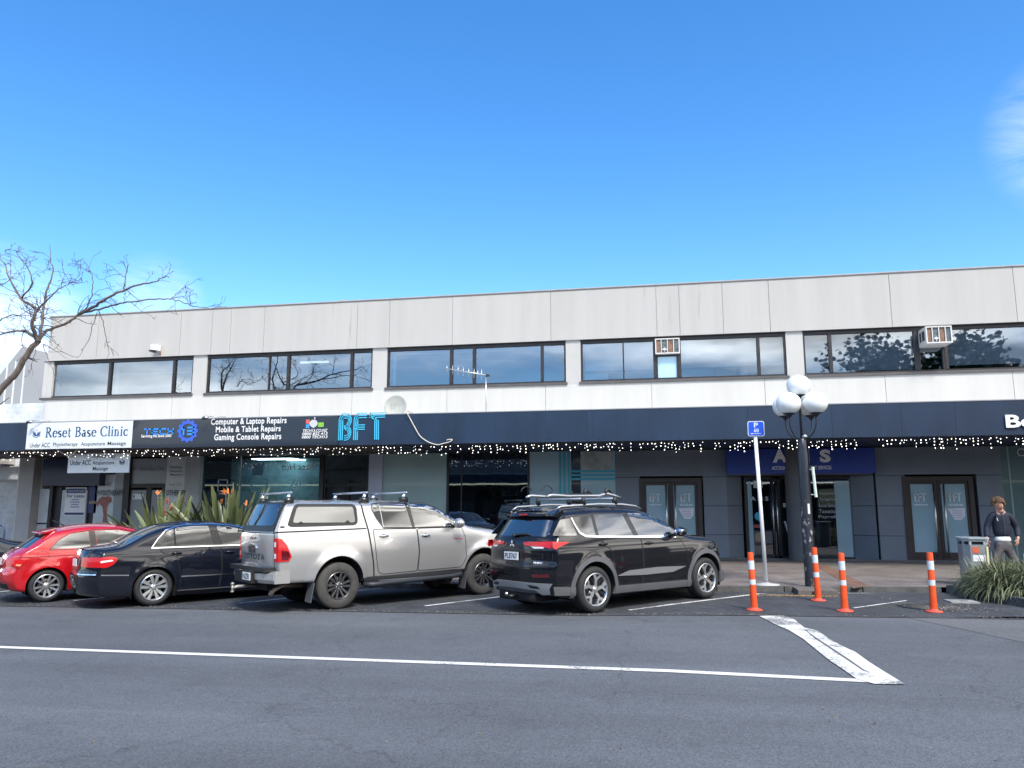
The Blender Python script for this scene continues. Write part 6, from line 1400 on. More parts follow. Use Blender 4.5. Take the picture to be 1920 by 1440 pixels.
# ======== sedans
P_ink = paint('paint_ink', (.004, .006, .013), .0, .5, spec=.1)
P_dkb = paint('paint_dark_blue', (.008, .016, .03), .0, .5, spec=.1)
def build_sedan(label, P, px, py, hd, lamps=True):
    c = thing('parked_car', label, 'car')
    S = Shape(rear=[(.15, -1.0), (.25, -1.12), (.45, -1.19), (.58, -1.20), (.66, -1.165), (.90, -1.14), (1.0, -1.11), (1.06, -1.06), (1.5, -1.0)],
              front=[(.15, 3.5), (.3, 3.66), (.6, 3.70), (.8, 3.62), (.95, 3.4), (1.5, 3.2)],
              top=[(-1.12, 1.045), (-.95, 1.085), (-.62, 1.115), (-.50, 1.14), (-.12, 1.345), (.18, 1.46), (.6, 1.51), (1.16, 1.505), (1.65, 1.44), (2.35, 1.10), (2.6, 1.05), (3.1, .97), (3.45, .86), (3.7, .72)],
              bot=[(-1.2, .24), (-.5, .19), (0, .17), (2.6, .17), (3.3, .18), (3.7, .2)],
              plan=[(-1.2, .84), (-.8, .895), (0, .92), (1.4, .92), (2.8, .91), (3.2, .87), (3.6, .76)],
              prof=[(.15, .94), (.28, .975), (.5, .99), (.7, 1.0), (.86, .995), (.95, .965), (1.04, .93), (1.4, .77), (1.55, .70)],
              kr=.26, kf=.42, crown=.06, er=.09, arches=((0, .33, .372), (2.87, .33, .375)), flare=.03)
    bo = S.body(P, M_under); bo.parent = c; liner(c, S)
    W1 = [rounded([(-.02, 1.065), (.08, 1.21), (.20, 1.32), (.325, 1.37), (.335, 1.06)], .015), rounded([(.365, 1.06), (.355, 1.375), (.50, 1.41), (.97, 1.415), (1.05, 1.05)], .015), rounded([(1.21, 1.045), (1.12, 1.415), (1.35, 1.395), (1.62, 1.32), (2.02, 1.05)], .02)]
    window_side(c, S, W1)
    b = MB().use(M_glossb, True)
    for sd in ('R', 'L'): patch(b, S, sd, [(1.055, 1.05), (.975, 1.42), (1.115, 1.42), (1.205, 1.045)], .002)
    b.build('window_pillar', c, fix=False)
    b = MB().use(M_chrome, True)
    for sd in ('R', 'L'):
        ribbon(b, S, sd, [(-.06, 1.045), (.05, 1.20), (.19, 1.345), (.36, 1.405), (.52, 1.437), (1.0, 1.442), (1.38, 1.42), (1.68, 1.335), (2.1, 1.04)], .020, .007); ribbon(b, S, sd, [(-.07, 1.035), (1.0, 1.03), (2.1, 1.02)], .022, .007)
        ribbon(b, S, sd, [(.46, .50), (1.5, .485), (2.42, .47)], .020, .008); ribbon(b, S, sd, [(-.88, .60), (-.43, .575)], .020, .008)
    ribbon(b, S, 'B', [(-.84, .61), (.84, .61)], .018, .006)
    b.build('chrome_strip', c, fix=False)
    door(c, S, rounded([(.37, .86), (.46, .50), (.44, .26), (1.16, .255), (1.20, .6), (1.17, 1.01), (.08, 1.02), (.12, .94)], .03), P, .36, .925, hm=P)
    door(c, S, rounded([(1.175, .255), (2.36, .25), (2.44, .42), (2.40, .75), (2.15, 1.0), (1.18, 1.01), (1.215, .6)], .03), P, 1.33, .905, hm=P)
    b = MB().use(M_carglass, True); patch(b, S, 'T', [(-.50, -.70), (.10, -.55), (.14, 0), (.10, .55), (-.50, .70), (-.53, 0)], .004, .08); b.build('rear_window', c, fix=False)
    b = MB().use(M_carglass, True); patch(b, S, 'T', [(1.72, -.56), (2.28, -.70), (2.33, 0), (2.28, .70), (1.72, .56), (1.68, 0)], .004, .09); b.build('windscreen', c, fix=False)
    for sg, sd in ((-1, 'R'), (1, 'L')):
        b = MB().use(M_lens, True); patch(b, S, sd, rounded([(-.90, .90), (-.75, .915), (-.66, .90), (-.625, .86), (-.70, .77), (-.80, .725), (-.92, .73)], .03), .016, .04); patch(b, S, 'B', rounded([(sg*.42, .90), (sg*.86, .905), (sg*.88, .73), (sg*.44, .74)], .03), .012, .05)
        b.use(M_clear, True); patch(b, S, sd, [(-.90, .845), (-.72, .86), (-.70, .835), (-.90, .81)], .020, .04); b.build('tail_light', c, fix=False)
    b = MB().use(M_under); ribbon(b, S, 'B', [(-.60, 1.04), (-.60, .68), (.60, .68), (.60, 1.04)], .009, .003); ribbon(b, S, 'T', [(-1.05, -.62), (-.56, -.66), (-.56, .66), (-1.05, .62)], .009, .003)
    for sd in ('R', 'L'): ribbon(b, S, sd, [(-.95, .655), (-.5, .655)], .008, .003)
    b.build('panel_gap', c, fix=False)
    b = MB().use(mat('sill_line', (.2, .2, .22), .3, metal=.6), True)
    for sd in ('R', 'L'): ribbon(b, S, sd, [(.40, .245), (2.45, .235)], .014, .012)
    b.build('sill_trim', c, fix=False)
    plate(c, -1.16, .80, None)
    mirror(c, S, 2.0, 1.06, P)
    for sg in (-1, 1):
        b = MB().use(M_clear, True); patch(b, S, 'F', [(sg*.5, .78), (sg*.76, .78), (sg*.76, .62), (sg*.5, .64)], .01, .05); b.build('headlight', c, fix=False)
    b = MB().use(M_blackp, True); patch(b, S, 'F', [(-.4, .45), (.4, .45), (.42, .75), (-.42, .75)], .006, .08); b.build('grille', c, fix=False)
    for sg in (-1, 1):
        for x in (0, 2.87): wheel(c, x, sg*.905, .332, .22, sg, .236, 'double5', (M_alloy, M_glossb), ang=.9 if x else .30)
    pose(c, px, py, hd); return c, S
sedan, S_sed = build_sedan('dark blue black sedan with chrome window trim', P_ink, -9.842, 13.515, 49)
build_sedan('dark car mostly cut off at the far left edge', P_dkb, -17.0, 14.3, 50)
# ======== red hatchback
P_red = paint('paint_red', (.50, .006, .012), .15, .22, .03)
def build_red():
    c = thing('parked_car', 'small red three door hatchback with ten spoke wheels', 'car')
    S = Shape(rear=[(.15, -.52), (.24, -.66), (.42, -.745), (.58, -.75), (.64, -.70), (.80, -.685), (.92, -.63), (.99, -.52), (1.04, -.42), (1.29, -.10), (1.34, -.04), (1.5, .0)],
              front=[(.15, 3.0), (.3, 3.17), (.6, 3.21), (.75, 3.12), (.9, 2.9), (1.5, 2.6)],
              top=[(-.08, 1.335), (.18, 1.405), (.5, 1.455), (.85, 1.475), (1.27, 1.455), (1.64, 1.37), (2.2, 1.07), (2.45, .99), (2.8, .93), (3.05, .82), (3.2, .7)],
              bot=[(-.7, .26), (-.4, .22), (0, .19), (2.3, .19), (3.2, .22)],
              plan=[(-.75, .76), (-.4, .84), (0, .87), (1.2, .87), (2.4, .86), (2.8, .81), (3.1, .70)],
              prof=[(.15, .94), (.28, .975), (.5, .99), (.72, 1.0), (.86, .99), (.92, .965), (1.0, .935), (1.35, .775), (1.5, .71)],
              kr=.20, kf=.38, crown=.06, er=.09, arches=((0, .31, .352), (2.47, .31, .355)), flare=.03)
    bo = S.body(P_red, M_under, NU=170); bo.parent = c; liner(c, S)
    W1 = [rounded([(.02, 1.005), (.17, 1.17), (.36, 1.275), (.68, 1.325), (.72, 1.0)], .025), rounded([(.85, 1.0), (.80, 1.33), (1.24, 1.33), (1.50, 1.275), (1.92, 1.02), (1.85, .99)], .02)]
    window_side(c, S, W1)
    b = MB().use(M_glossb, True)
    for sd in ('R', 'L'):
        if sd == 'L': b.build('window_pillar', c, fix=False); b = MB().use(M_glossb, True)
        patch(b, S, sd, [(.722, 1.0), (.685, 1.33), (.795, 1.335), (.845, 1.0)], .002); ribbon(b, S, sd, [(0, .985), (.165, 1.18), (.35, 1.295), (.78, 1.352), (1.24, 1.35), (1.52, 1.29)], .014, .004); ribbon(b, S, sd, [(0, .985), (.8, .98), (1.9, .975)], .012, .004)
    b.build('window_pillar', c, fix=False)
    door(c, S, rounded([(.80, .97), (.84, .6), (.80, .27), (2.0, .26), (2.08, .42), (2.04, .75), (1.85, .96)], .03), P_red, 1.0, .885, hm=P_red)
    b = MB().use(M_under)
    for sd in ('R', 'L'): ribbon(b, S, sd, [(-.55, .865), (-.2, .865), (.4, .87), (.8, .875)], .009, .003); ribbon(b, S, sd, [(-.10+.10*math.cos(a), .885+.085*math.sin(a)) for a in np.linspace(0, 6.28, 20)], .006, .003)
    b.build('panel_gap', c, fix=False)
    b = MB().use(M_carglass, True); patch(b, S, 'B', rounded([(-.60, 1.03), (.60, 1.03), (.54, 1.27), (-.54, 1.27)], .04), .004, .07); b.build('rear_window', c, fix=False)
    b = MB().use(M_carglass, True); patch(b, S, 'T', [(1.68, -.54), (2.15, -.66), (2.2, 0), (2.15, .66), (1.68, .54), (1.64, 0)], .004, .09); b.build('windscreen', c, fix=False)
    b = MB().use(P_red, True); ys = np.linspace(-.56, .56, 13); vs = []
    for y in ys: k = (y/.56)**2; xb = -.20+.07*k; vs += [(xb, y, 1.315-.02*k), (xb+.01, y, 1.335-.02*k), (.15, y, 1.41-.03*k), (.12, y, 1.34), (-.04, y, 1.30)]
    b.add(vs, [(i*5+k, i*5+(k+1) % 5, (i+1)*5+(k+1) % 5, (i+1)*5+k) for i in range(12) for k in range(5)]+[tuple(range(5)), tuple(range(60, 65))]); b.build('roof_spoiler', c, auto=40)
    for sg, sd in ((-1, 'R'), (1, 'L')):
        b = MB().use(M_lens, True); patch(b, S, sd, rounded([(-.56, .84), (-.36, .82), (-.42, .74), (-.47, .675), (-.56, .70)], .02), .014, .04); patch(b, S, 'B', rounded([(sg*.44, .86), (sg*.80, .85), (sg*.82, .70), (sg*.50, .71)], .03), .012, .05); b.use(mat('lens_amber', (.75, .35, .2), .15, coat=1.), True); patch(b, S, sd, [(-.53, .745), (-.44, .735), (-.46, .705), (-.53, .715)], .017, .04)
        b.build('tail_light', c, fix=False)
    plate(c, -.70, .78, None, 0, .36, .13)
    b = MB().use(M_blackp, True); patch(b, S, 'B', [(-.62, .28), (.62, .28), (.60, .38), (-.60, .38)], .006, .06); b.build('diffuser', c, fix=False)
    b = MB().use(M_blackp, True); b.tube([(.35, 0, 1.44), (.12, 0, 1.56)], [.012, .006], 6); b.build('roof_antenna', c)
    b = MB().use(M_under, True); b.tube([(-.50, .0, 1.03), (-.56, -.1, 1.02), (-.58, -.3, 1.01)], [.02, .014, .008], 6); b.build('wiper', c)
    mirror(c, S, 1.80, 1.03, P_red)
    for sg in (-1, 1):
        b = MB().use(M_clear, True); patch(b, S, 'F', [(sg*.45, .72), (sg*.7, .74), (sg*.7, .58), (sg*.45, .6)], .01, .05); b.build('headlight', c, fix=False)
        for x in (0, 2.47): wheel(c, x, sg*.855, .308, .21, sg, .222, 'five10', (M_alloy, M_glossb), ang=.1)
    pose(c, -12.39, 13.837, 50); return c, S
red, S_red = build_red()

# ---------------------------------------------------------------- across the street (seen in the glass and in the paintwork)
for (x_, y_, w_, h_, cc) in ((34, 12, 14, 4.6, (.16, .15, .15)), (36, -3, 10, 3.8, (.09, .09, .10)), (60, 5, 12, 6.5, (.10, .11, .10))):  # unseen blocks added so the car sides reflect a dark horizon
    q = thing('added_street_block', {12: 'brown block added down the street for paintwork reflections', -3: 'low dark block added down the street for paintwork reflections', 5: 'tallest dark block added at the street end for paintwork reflections'}[y_], 'building')
    b = MB().use(mat('far_wall_%d' % y_, cc, .85, var=.3, vscale=.3)); b.box(x_, x_+12, y_-w_/2, y_+w_/2, 0, h_); b.build('wall', q); b = MB().use(M_frame)
    for k in range(int(w_/2)): b.box(x_-.03, x_-.001, y_-w_/2+.5+k*2, y_-w_/2+1.7+k*2, h_*.55, h_*.8)
    b.build('window', q)
op = thing('shop_terrace', 'low shop terrace across the street with pale awning fascia', 'building')
b = MB().use(mat('terrace_dark', (.05, .055, .065), .6, var=.4, vscale=.4)); b.box(-75, 60, -16, -9.0, 0, 3.2); b.use(mat('terrace_wall', (.22, .22, .23), .8, var=.3, vscale=.2)); b.box(-75, 60, -17, -8.8, 3.9, 6.0); b.build('wall', op)
b = MB(); x = -75
while x < 60:
    w_ = rnd.uniform(6, 12); b.use(rnd.choice([mat('fascia_pale', (.5, .5, .48), .6), mat('fascia_blue', (.12, .2, .3), .6), mat('fascia_grey', (.3, .3, .32), .6)])); b.box(x, min(x+w_, 60), -5.9, -5.8, 3.2, 3.9); x += w_+.02
b.use(M_soffit); b.box(-75, 60, -5.79-.0, -5.78, 3.25, 3.85); b.box(-75, 60, -9, -5.9, 3.3, 3.36); b.build('awning', op)
for i, x in enumerate(range(-70, 58, 8)):
    b = MB().use(M_frame); b.box(x, x+5.5, -8.99, -8.9, .4, 2.9); f = b.build('shop_window', op); b = MB().use(M_shop); b.box(x+.1, x+5.4, -8.89, -8.87, .5, 2.8); b.build('pane', f)
sheet('far_footpath', [(-120, -8.99), (120, -8.99), (120, -7.4), (-120, -7.4)], .10, M_walk)

# ---------------------------------------------------------------- plants
def leafmat(name, c1, c2, rough=.5):
    m = bpy.data.materials.new(name); m.use_nodes = True; nt = m.node_tree; n, l = nt.nodes, nt.links; b = n['Principled BSDF']
    g = n.new('ShaderNodeNewGeometry'); mi = n.new('ShaderNodeMix'); mi.data_type = 'RGBA'; l.new(g.outputs['Random Per Island'], mi.inputs[0]); mi.inputs[6].default_value = (*c1, 1); mi.inputs[7].default_value = (*c2, 1)
    l.new(mi.outputs[2], b.inputs['Base Color']); b.inputs['Roughness'].default_value = rough; b.inputs['Specular IOR Level'].default_value = .4; MATS[name] = m; return m
M_strel = leafmat('strelitzia_leaf', (.018, .034, .020), (.19, .22, .095), .35); M_strap = leafmat('strap_leaf', (.035, .052, .022), (.27, .29, .155), .5); M_ever = leafmat('evergreen_leaf', (.02, .035, .015), (.06, .09, .03)); M_bark = mat('bark', (.14, .115, .10), .9, var=.4, vscale=7, bump=.5, bscale=20)
M_twig = mat('twig_bark', (.10, .08, .085), .9, var=.3)
def blade(mb, base, az, el, L, w, droop, n=5, fold=.25, tipw=.02, shape='lance', twist=0.):
    """a curved leaf built from a strip with a centre fold"""
    d = Vector((math.cos(az)*math.cos(el), math.sin(az)*math.cos(el), math.sin(el))); side = Vector((-math.sin(az), math.cos(az), 0))
    if twist: side = Matrix.Rotation(twist, 3, d) @ side
    p = Vector(base); vs = []; g = droop
    for i in range(n+1):
        t = i/n
        ww = w*(math.sin(math.pi*min(1, t*.95+.05))**.7 if shape == 'lance' else (1-t)**.6) if shape != 'paddle' else w*(.10 if t < .42 else math.sin(math.pi*min(1, (t-.40)/.62))**.6)
        up = side.cross(d).normalized()
        vs += [p-side*ww/2+up*fold*ww*.5, p, p+side*ww/2+up*fold*ww*.5]
        p = p+d*L/n; d = (d+Vector((0, 0, -g/n))).normalized()
    mb.add(vs, [(i*3+k, i*3+k+1, i*3+k+4, i*3+k+3) for i in range(n) for k in range(2)])
def strelitzia(lab, x, y, h, spread, nl, nf, seed):
    R_ = random.Random(seed); r = thing('bird_of_paradise_plant', lab, 'plant', (x, y, gz(x)+.09), 0, 'bird of paradise plants along the shops')
    b = MB().use(M_strel, True)
    for i in range(nl):
        a = R_.uniform(0, 6.283); q = R_.random()**.6; el = rad(88-66*q*R_.uniform(.45, 1.15)); bx, by = math.cos(a)*spread*.3*q, math.sin(a)*spread*.3*q
        blade(b, (bx, by, 0), a+R_.uniform(-.4, .4), el, h*R_.uniform(.50, 1.10)*(1-.10*q), R_.uniform(.08, .16), R_.uniform(.3, 1.5)*q+.10, 9, .5, shape='paddle', twist=R_.uniform(-1.2, 1.2))
    b.build('foliage', r, fix=False)
    dry = MB().use(mat('dry_stalk', (.24, .17, .10), .9), True)
    for i in range(7): a = R_.uniform(0, 6.283); blade(dry, (0, 0, .1), a, rad(R_.uniform(30, 80)), h*.75, .04, 1.2, 6, .3)
    dry.build('dry_leaf', r, fix=False)
    for i in range(nf):
        a = R_.uniform(0, 6.283); q = R_.uniform(.1, .55); tip = Vector((math.cos(a)*spread*q*.9, math.sin(a)*spread*q*.9-.12, h*R_.uniform(.72, .98)))
        s = MB().use(mat('flower_stem', (.09, .13, .06), .5), True); s.tube([(tip.x*.3, tip.y*.3, 0), (tip.x*.7, tip.y*.7, tip.z*.55), tip], [.014, .012, .008], 6)
        fa = R_.uniform(0, 6.283); dv = Vector((math.cos(fa), math.sin(fa)*.6, .12)); s.use(mat('flower_spathe', (.22, .12, .10), .5), True); s.tube([tip-dv*.02, tip+dv*.08, tip+dv*.20], [.012, .018, .002], 6)
        s.use(mat('petal_orange', (.58, .19, .04), .5), True)
        for k in range(7): e_ = rad(R_.uniform(35, 95)); blade(s, tip+dv*.03, fa+R_.uniform(-.9, .9), e_, R_.uniform(.12, .19), .035, .4, 4, .4)
        s.build('flower', r, fix=False)
    return r
def gp(px, Y): p = at(px, 950, Y); return p.x
strelitzia('left clump of orange bird of paradise flowers behind the dark sedan', gp(318, 18.3), 18.3, 2.1, .95, 250, 6, 3)
strelitzia('right clump of orange bird of paradise flowers behind the silver ute', gp(432, 18.3), 18.3, 2.25, 1.15, 310, 7, 5)
strelitzia('bird of paradise leaves rising behind the red hatchback roof', gp(205, 18.5), 18.5, 1.35, .95, 80, 0, 9)
pl = thing('agave_leaf_plant', 'pale broad leaf leaning right behind the sedan roof', 'plant', (gp(262, 18.2), 18.2, gz(-12)+.09)); b = MB().use(mat('pale_leaf', (.38, .40, .20), .5), True)
for a, e_, l_ in ((rad(165), rad(58), 1.35), (rad(150), rad(72), 1.1), (rad(30), rad(60), .9)): blade(b, (.35, 0, 0), a, e_, l_, .16, .5, 8, .4, shape='paddle')
b.build('foliage', pl, fix=False)
# planted bed at the right corner
BED = [gr(*p)[:2] for p in ((1795, 1103), (1925, 1160))]; print('BED', BED)
sheet('planting_bed', [(5.55, 16.6), (6.35, 13.35), (20, 13.35), (20, 16.75), (5.6, 16.75)], .12, mat('bed_soil', (.045, .035, .028), 1, var=.4, vscale=8, bump=.6, bscale=30))
kb = MB().use(M_kerb); kerb_run([(5.35, 16.75), (5.42, 16.3), (6.15, 13.25), (7.2, 13.0), (20, 12.95)], .15, .17); struct(kb.build('bed_kerb'))
kb = MB().use(M_kerb); kerb_run([(5.55, 16.78), (20, 16.78)], .15, .12); struct(kb.build('bed_kerb'))
SP = [(6.0, 16.0), (6.25, 15.35), (6.6, 15.75), (7.0, 15.1), (7.0, 16.1), (7.6, 15.3), (7.7, 16.2), (7.5, 14.3), (8.3, 15.4), (5.95, 15.6), (5.98, 16.3), (6.45, 15.2), (6.75, 14.6), (6.8, 15.7), (6.6, 16.3), (7.3, 15.0), (7.4, 16.0), (7.2, 14.0), (7.9, 15.0), (8.0, 16.2), (7.9, 14.1), (7.3, 15.6), (8.7, 15.0), (8.8, 16.4), (8.6, 14.0), (9.6, 15.2), (9.7, 14.2)]
LB = ['strappy grey green clump at the tip of the planted bed', 'strappy clump directly behind the litter bin', 'strappy clump spilling over the left kerb of the bed', 'strappy clump low over the front left kerb']
for i, (x, y) in enumerate(SP):
    r = thing('strappy_plant', LB[i-9] if 9 <= i < 13 else 'strappy grey green clump inside the planted bed mass', 'plant', (x, y, .12), rnd.uniform(0, 6), 'strappy plants in the right corner bed')
    b = MB().use(M_strap, True)
    for k in range(760):
        a = rnd.uniform(0, 6.283); q = rnd.random()**.7; blade(b, (math.cos(a)*.38*q, math.sin(a)*.38*q, .36*(1-q*q)*rnd.random()), a+rnd.uniform(-.5, .5), rad(rnd.uniform(20, 88)), rnd.uniform(.34, .58), rnd.uniform(.011, .019), rnd.uniform(2.0, 3.4), 6, .3)
    b.build('foliage', r, fix=False)

# ---------------------------------------------------------------- bare tree at the left
def bare_tree(name, lab, YT_, majors, seed, origin, dens=1.0, depth=.5):
    R_ = random.Random(seed); r = thing(name, lab, 'tree', origin); o = Vector(origin)
    lim = MB().use(M_bark, True); tw = MB().use(M_twig, True)
    def jag(p, d, L, r0, lvl):
        pts = [p.copy()]; rs = [r0]; n_ = max(4, int(L/.11)); q = p.copy(); dd = d.copy()
        for i in range(n_):
            dd = (dd+Vector((R_.gauss(0, .24), R_.gauss(0, .24), R_.gauss(-.01, .22)))).normalized(); q = q+dd*(L/n_); pts.append(q.copy()); rs.append(max(.0050, r0*(1-.72*(i+1)/n_)))
            if lvl > 0 and R_.random() < (.50 if lvl > 1 else .30)*dens:
                sd = (dd+Vector((R_.gauss(0, .8), R_.gauss(0, .8), R_.gauss(.25, .7)))).normalized(); jag(q, sd, L*R_.uniform(.3, .62), rs[-1]*.62, lvl-1)
        tw.tube(pts, rs, 4, False)
    for pts, r0, r1, twigs in majors:
        P = []; n0 = len(pts)
        for i, (px, py, dy) in enumerate(pts):
            P.append(at(px, py, YT_+dy)-o)
        Q = []; 
        for i in range(len(P)-1):
            for k in range(5):
                p0, p1, p2, p3 = P[max(i-1, 0)], P[i], P[i+1], P[min(i+2, len(P)-1)]; t = k/5
                Q.append(.5*((2*p1)+(-p0+p2)*t+(2*p0-5*p1+4*p2-p3)*t*t+(-p0+3*p1-3*p2+p3)*t**3)+Vector((R_.gauss(0, .012), R_.gauss(0, .012), R_.gauss(0, .012))))
        Q.append(P[-1]); rs = [r0+(r1-r0)*(i/(len(Q)-1))**.8 for i in range(len(Q))]
        lim.tube(Q, rs, 10 if r0 > .03 else 5, True)
        for k in range(int(twigs*2.1)):
            i = R_.randint(int(len(Q)*.15), len(Q)-2); d = (Q[i+1]-Q[i]).normalized(); sd = (d*.6+Vector((R_.gauss(0, .8), R_.gauss(0, .8)*depth*1.6, R_.gauss(-.05, .6)))).normalized()
            jag(Q[i], sd, R_.uniform(.25, .72), max(.007, rs[i]*.4), 2)
    lim.build('trunk', r, fix=False); tw.build('crown', r, fix=False); return r
TY = 17.6
maj = [([(-75, 1010, 0), (-70, 900, 0), (-40, 800, 0), (0, 732, 0), (30, 700, 0), (52, 662, 0), (72, 640, 0)], .105, .07, 2),
       ([(72, 640, 0), (85, 622, .1), (105, 613, .2), (130, 604, .2), (150, 588, .3), (185, 580, .3), (215, 572, .3), (245, 565, .3), (300, 561, .4), (330, 563, .4), (365, 575, .4), (385, 576, .4)], .05, .006, 9),
       ([(150, 588, .3), (175, 575, .1), (200, 558, 0), (232, 545, 0), (262, 533, -.1), (290, 528, -.1), (310, 518, -.1), (318, 520, -.1)], .05, .006, 5),
       ([(232, 545, 0), (234, 525, 0), (238, 505, 0), (242, 494, 0)], .02, .008, 1), ([(234, 520, 0), (215, 505, 0), (192, 490, 0)], .012, .004, 1), ([(320, 562, .4), (335, 548, .4), (352, 537, .4)], .012, .004, 1),
       ([(150, 590, .3), (165, 570, .1), (173, 545, 0), (173, 520, 0), (165, 500, 0), (153, 485, 0)], .022, .005, 3), ([(72, 640, 0), (78, 610, .2), (82, 575, .3), (90, 540, .3), (98, 510, .3), (95, 482, .3), (93, 458, .3)], .05, .005, 7),
       ([(72, 640, 0), (60, 610, -.3), (66, 580, -.4), (40, 560, -.5), (20, 525, -.6), (8, 495, -.6), (-10, 478, -.6)], .06, .006, 9), ([(72, 640, 0), (45, 620, -.2), (10, 625, -.4), (-30, 640, -.5)], .05, .010, 6), ([(66, 585, -.3), (90, 560, -.4), (115, 540, -.5), (140, 525, -.5)], .03, .005, 7),
       ([(40, 560, -.5), (60, 530, -.8), (50, 500, -.9), (30, 470, -.9), (50, 478, -.9)], .025, .005, 6), ([(185, 582, .3), (195, 610, .1), (200, 640, 0), (204, 675, 0)], .018, .005, 1), ([(182, 585, .3), (172, 620, .3), (160, 650, .3), (145, 672, .3)], .014, .004, 1),
       ([(82, 645, 0), (100, 655, 0), (125, 673, 0)], .014, .004, 1), ([(78, 645, 0), (90, 672, 0), (104, 705, 0), (115, 725, 0)], .012, .004, 0), ([(72, 640, 0), (64, 665, -.1), (60, 690, -.1), (62, 705, -.1)], .012, .004, 1),
       ([(-20, 760, 0), (-60, 690, 0), (-90, 620, 0), (-70, 550, 0), (-40, 500, 0)], .11, .012, 9), ([(-90, 600, 0), (-50, 560, .4), (-10, 540, .6), (25, 520, .8)], .05, .006, 9), ([(-60, 690, 0), (-140, 640, 0), (-220, 600, 0)], .08, .01, 5), ([(0, 600, .5), (30, 590, .7), (60, 600, .8), (100, 580, .8)], .02, .004, 6)]
p0 = at(-75, 1010, TY); tr = bare_tree('bare_tree', 'leafless street tree reaching in from the left edge', TY, maj, 11, (p0.x, TY, gz(p0.x)+.09))
lt = MB().use(M_bark, True); lt.tube([(0, 0, -.02), (0, 0, p0.z-gz(p0.x))], [.15, .105], 12); lt.build('trunk_base', tr)
# evergreen across the street, mirrored in the upper windows
def evergreen(lab, x, y, h, cr_, seed, n_=5200):
    R_ = random.Random(seed); r = thing('evergreen_tree', lab, 'tree', (x, y, 0)); b = MB().use(M_bark, True); b.tube([(0, 0, 0), (.2, 0, h*.3), (0, .1, h*.6)], [.5, .38, .2], 10)
    lob = [(R_.uniform(-1, 1)*cr_*.62, R_.uniform(-1, 1)*cr_*.5, h*R_.uniform(.45, .86), cr_*R_.uniform(.28, .46)) for _ in range(13)]
    for l_ in lob: b.tube([(0, 0, h*.35), (l_[0]*.6, l_[1]*.6, (l_[2]+h*.35)/2), l_[:3]], [.2, .12, .04], 6)
    b.build('trunk', r); c_ = MB().use(M_ever)
    for i in range(n_):
        l_ = R_.choice(lob); v = Vector((R_.gauss(0, 1), R_.gauss(0, 1), R_.gauss(0, 1))).normalized()*l_[3]*R_.uniform(.55, 1.08); p = Vector(l_[:3])+Vector((v.x, v.y, v.z*.75)); s = R_.uniform(.12, .3)
        M = Matrix.Translation(p) @ Matrix.Rotation(R_.uniform(0, 6), 4, 'Z') @ Matrix.Rotation(R_.uniform(0, 6), 4, 'X'); c_.add([M @ Vector(q) for q in ((-s, -s*.5, 0), (s*.2, -s*.8, 0), (s, 0, s*.3), (s*.3, s*.8, 0), (-s*.7, s*.5, 0))], [(0, 1, 2, 3, 4)])
    c_.build('crown', r, fix=False)
evergreen('broad dark evergreen across the street mirrored in the right windows', 19.5, -14.5, 16.0, 6.2, 4)
evergreen('second evergreen further right across the street', 28.5, -16, 14.0, 5.0, 8, 3500)

# ---------------------------------------------------------------- the person beside the bin
def skin(name, verts, edges, radii, m, parent, root=0, sub=2):
    me = bpy.data.meshes.new(name); me.from_pydata(verts, edges, []); o = bpy.data.objects.new(name, me); COL.objects.link(o); o.parent = parent; me.materials.append(m)
    sk = o.modifiers.new('skin', 'SKIN'); sk.use_smooth_shade = True; o.modifiers.new('sub', 'SUBSURF').levels = sub; o.modifiers['sub'].render_levels = sub
    for i, r_ in enumerate(radii):
        sv = me.skin_vertices[0].data[i]; sv.radius = r_ if isinstance(r_, tuple) else (r_, r_); sv.use_root = (i == root)
    dg = bpy.context.evaluated_depsgraph_get(); ev = bpy.data.meshes.new_from_object(o.evaluated_get(dg)); o.modifiers.clear(); o.data = ev
    for p in ev.polygons: p.use_smooth = True
    return o
M_skin = mat('skin', (.50, .27, .19), .55, var=.06, vscale=8); M_jkt = mat('jacket_navy', (.007, .011, .028), .75, var=.3, vscale=6, bump=.4, bscale=9); M_trs = mat('trousers_grey', (.095, .09, .095), .85, var=.4, vscale=7, bump=.3, bscale=14); M_hair = leafmat('curly_hair', (.05, .028, .016), (.24, .14, .07), .6)
PXX, PYY = at(1874, 950, 17.7).x, 17.7
pr = thing('person', 'person with curly brown hair in navy zip jacket and dark grey trousers beside litter bin', 'person', (PXX, PYY, Z0W))
# skeleton: x to the viewer's right, -y towards the viewer
V = [(0, 0, .92), (0, .0, 1.10), (0, .0, 1.28), (-.01, -.01, 1.41), (-.02, -.035, 1.50), (-.035, -.06, 1.56), (-.04, -.06, 1.62), (-.04, -.05, 1.685), (-.045, -.165, 1.585), (-.04, -.11, 1.545),
     (-.17, 0, 1.38), (-.27, .02, 1.14), (-.33, -.10, .93), (-.345, -.14, .87), (.165, 0, 1.37), (.30, .04, 1.13), (.245, -.12, .94), (.21, -.16, .89),
     (-.085, 0, .72), (-.18, -.02, .48), (-.24, .02, .10), (-.27, -.10, .05), (.085, 0, .72), (.17, -.03, .48), (.22, .02, .10), (.26, -.10, .05)]
E_ = [(0, 1), (1, 2), (2, 3), (3, 4), (4, 5), (5, 6), (6, 7), (5, 8), (5, 9), (3, 10), (10, 11), (11, 12), (12, 13), (3, 14), (14, 15), (15, 16), (16, 17), (0, 18), (18, 19), (19, 20), (20, 21), (0, 22), (22, 23), (23, 24), (24, 25)]
Rr = [(.12, .085), (.12, .085), (.14, .09), (.08, .07), .054, (.075, .085), (.082, .095), .062, .018, .04, .06, .043, .03, .028, .06, .043, .03, .028, .055, .048, .042, .035, .055, .048, .042, .035]
body = skin('body', V, E_, Rr, M_skin, pr)
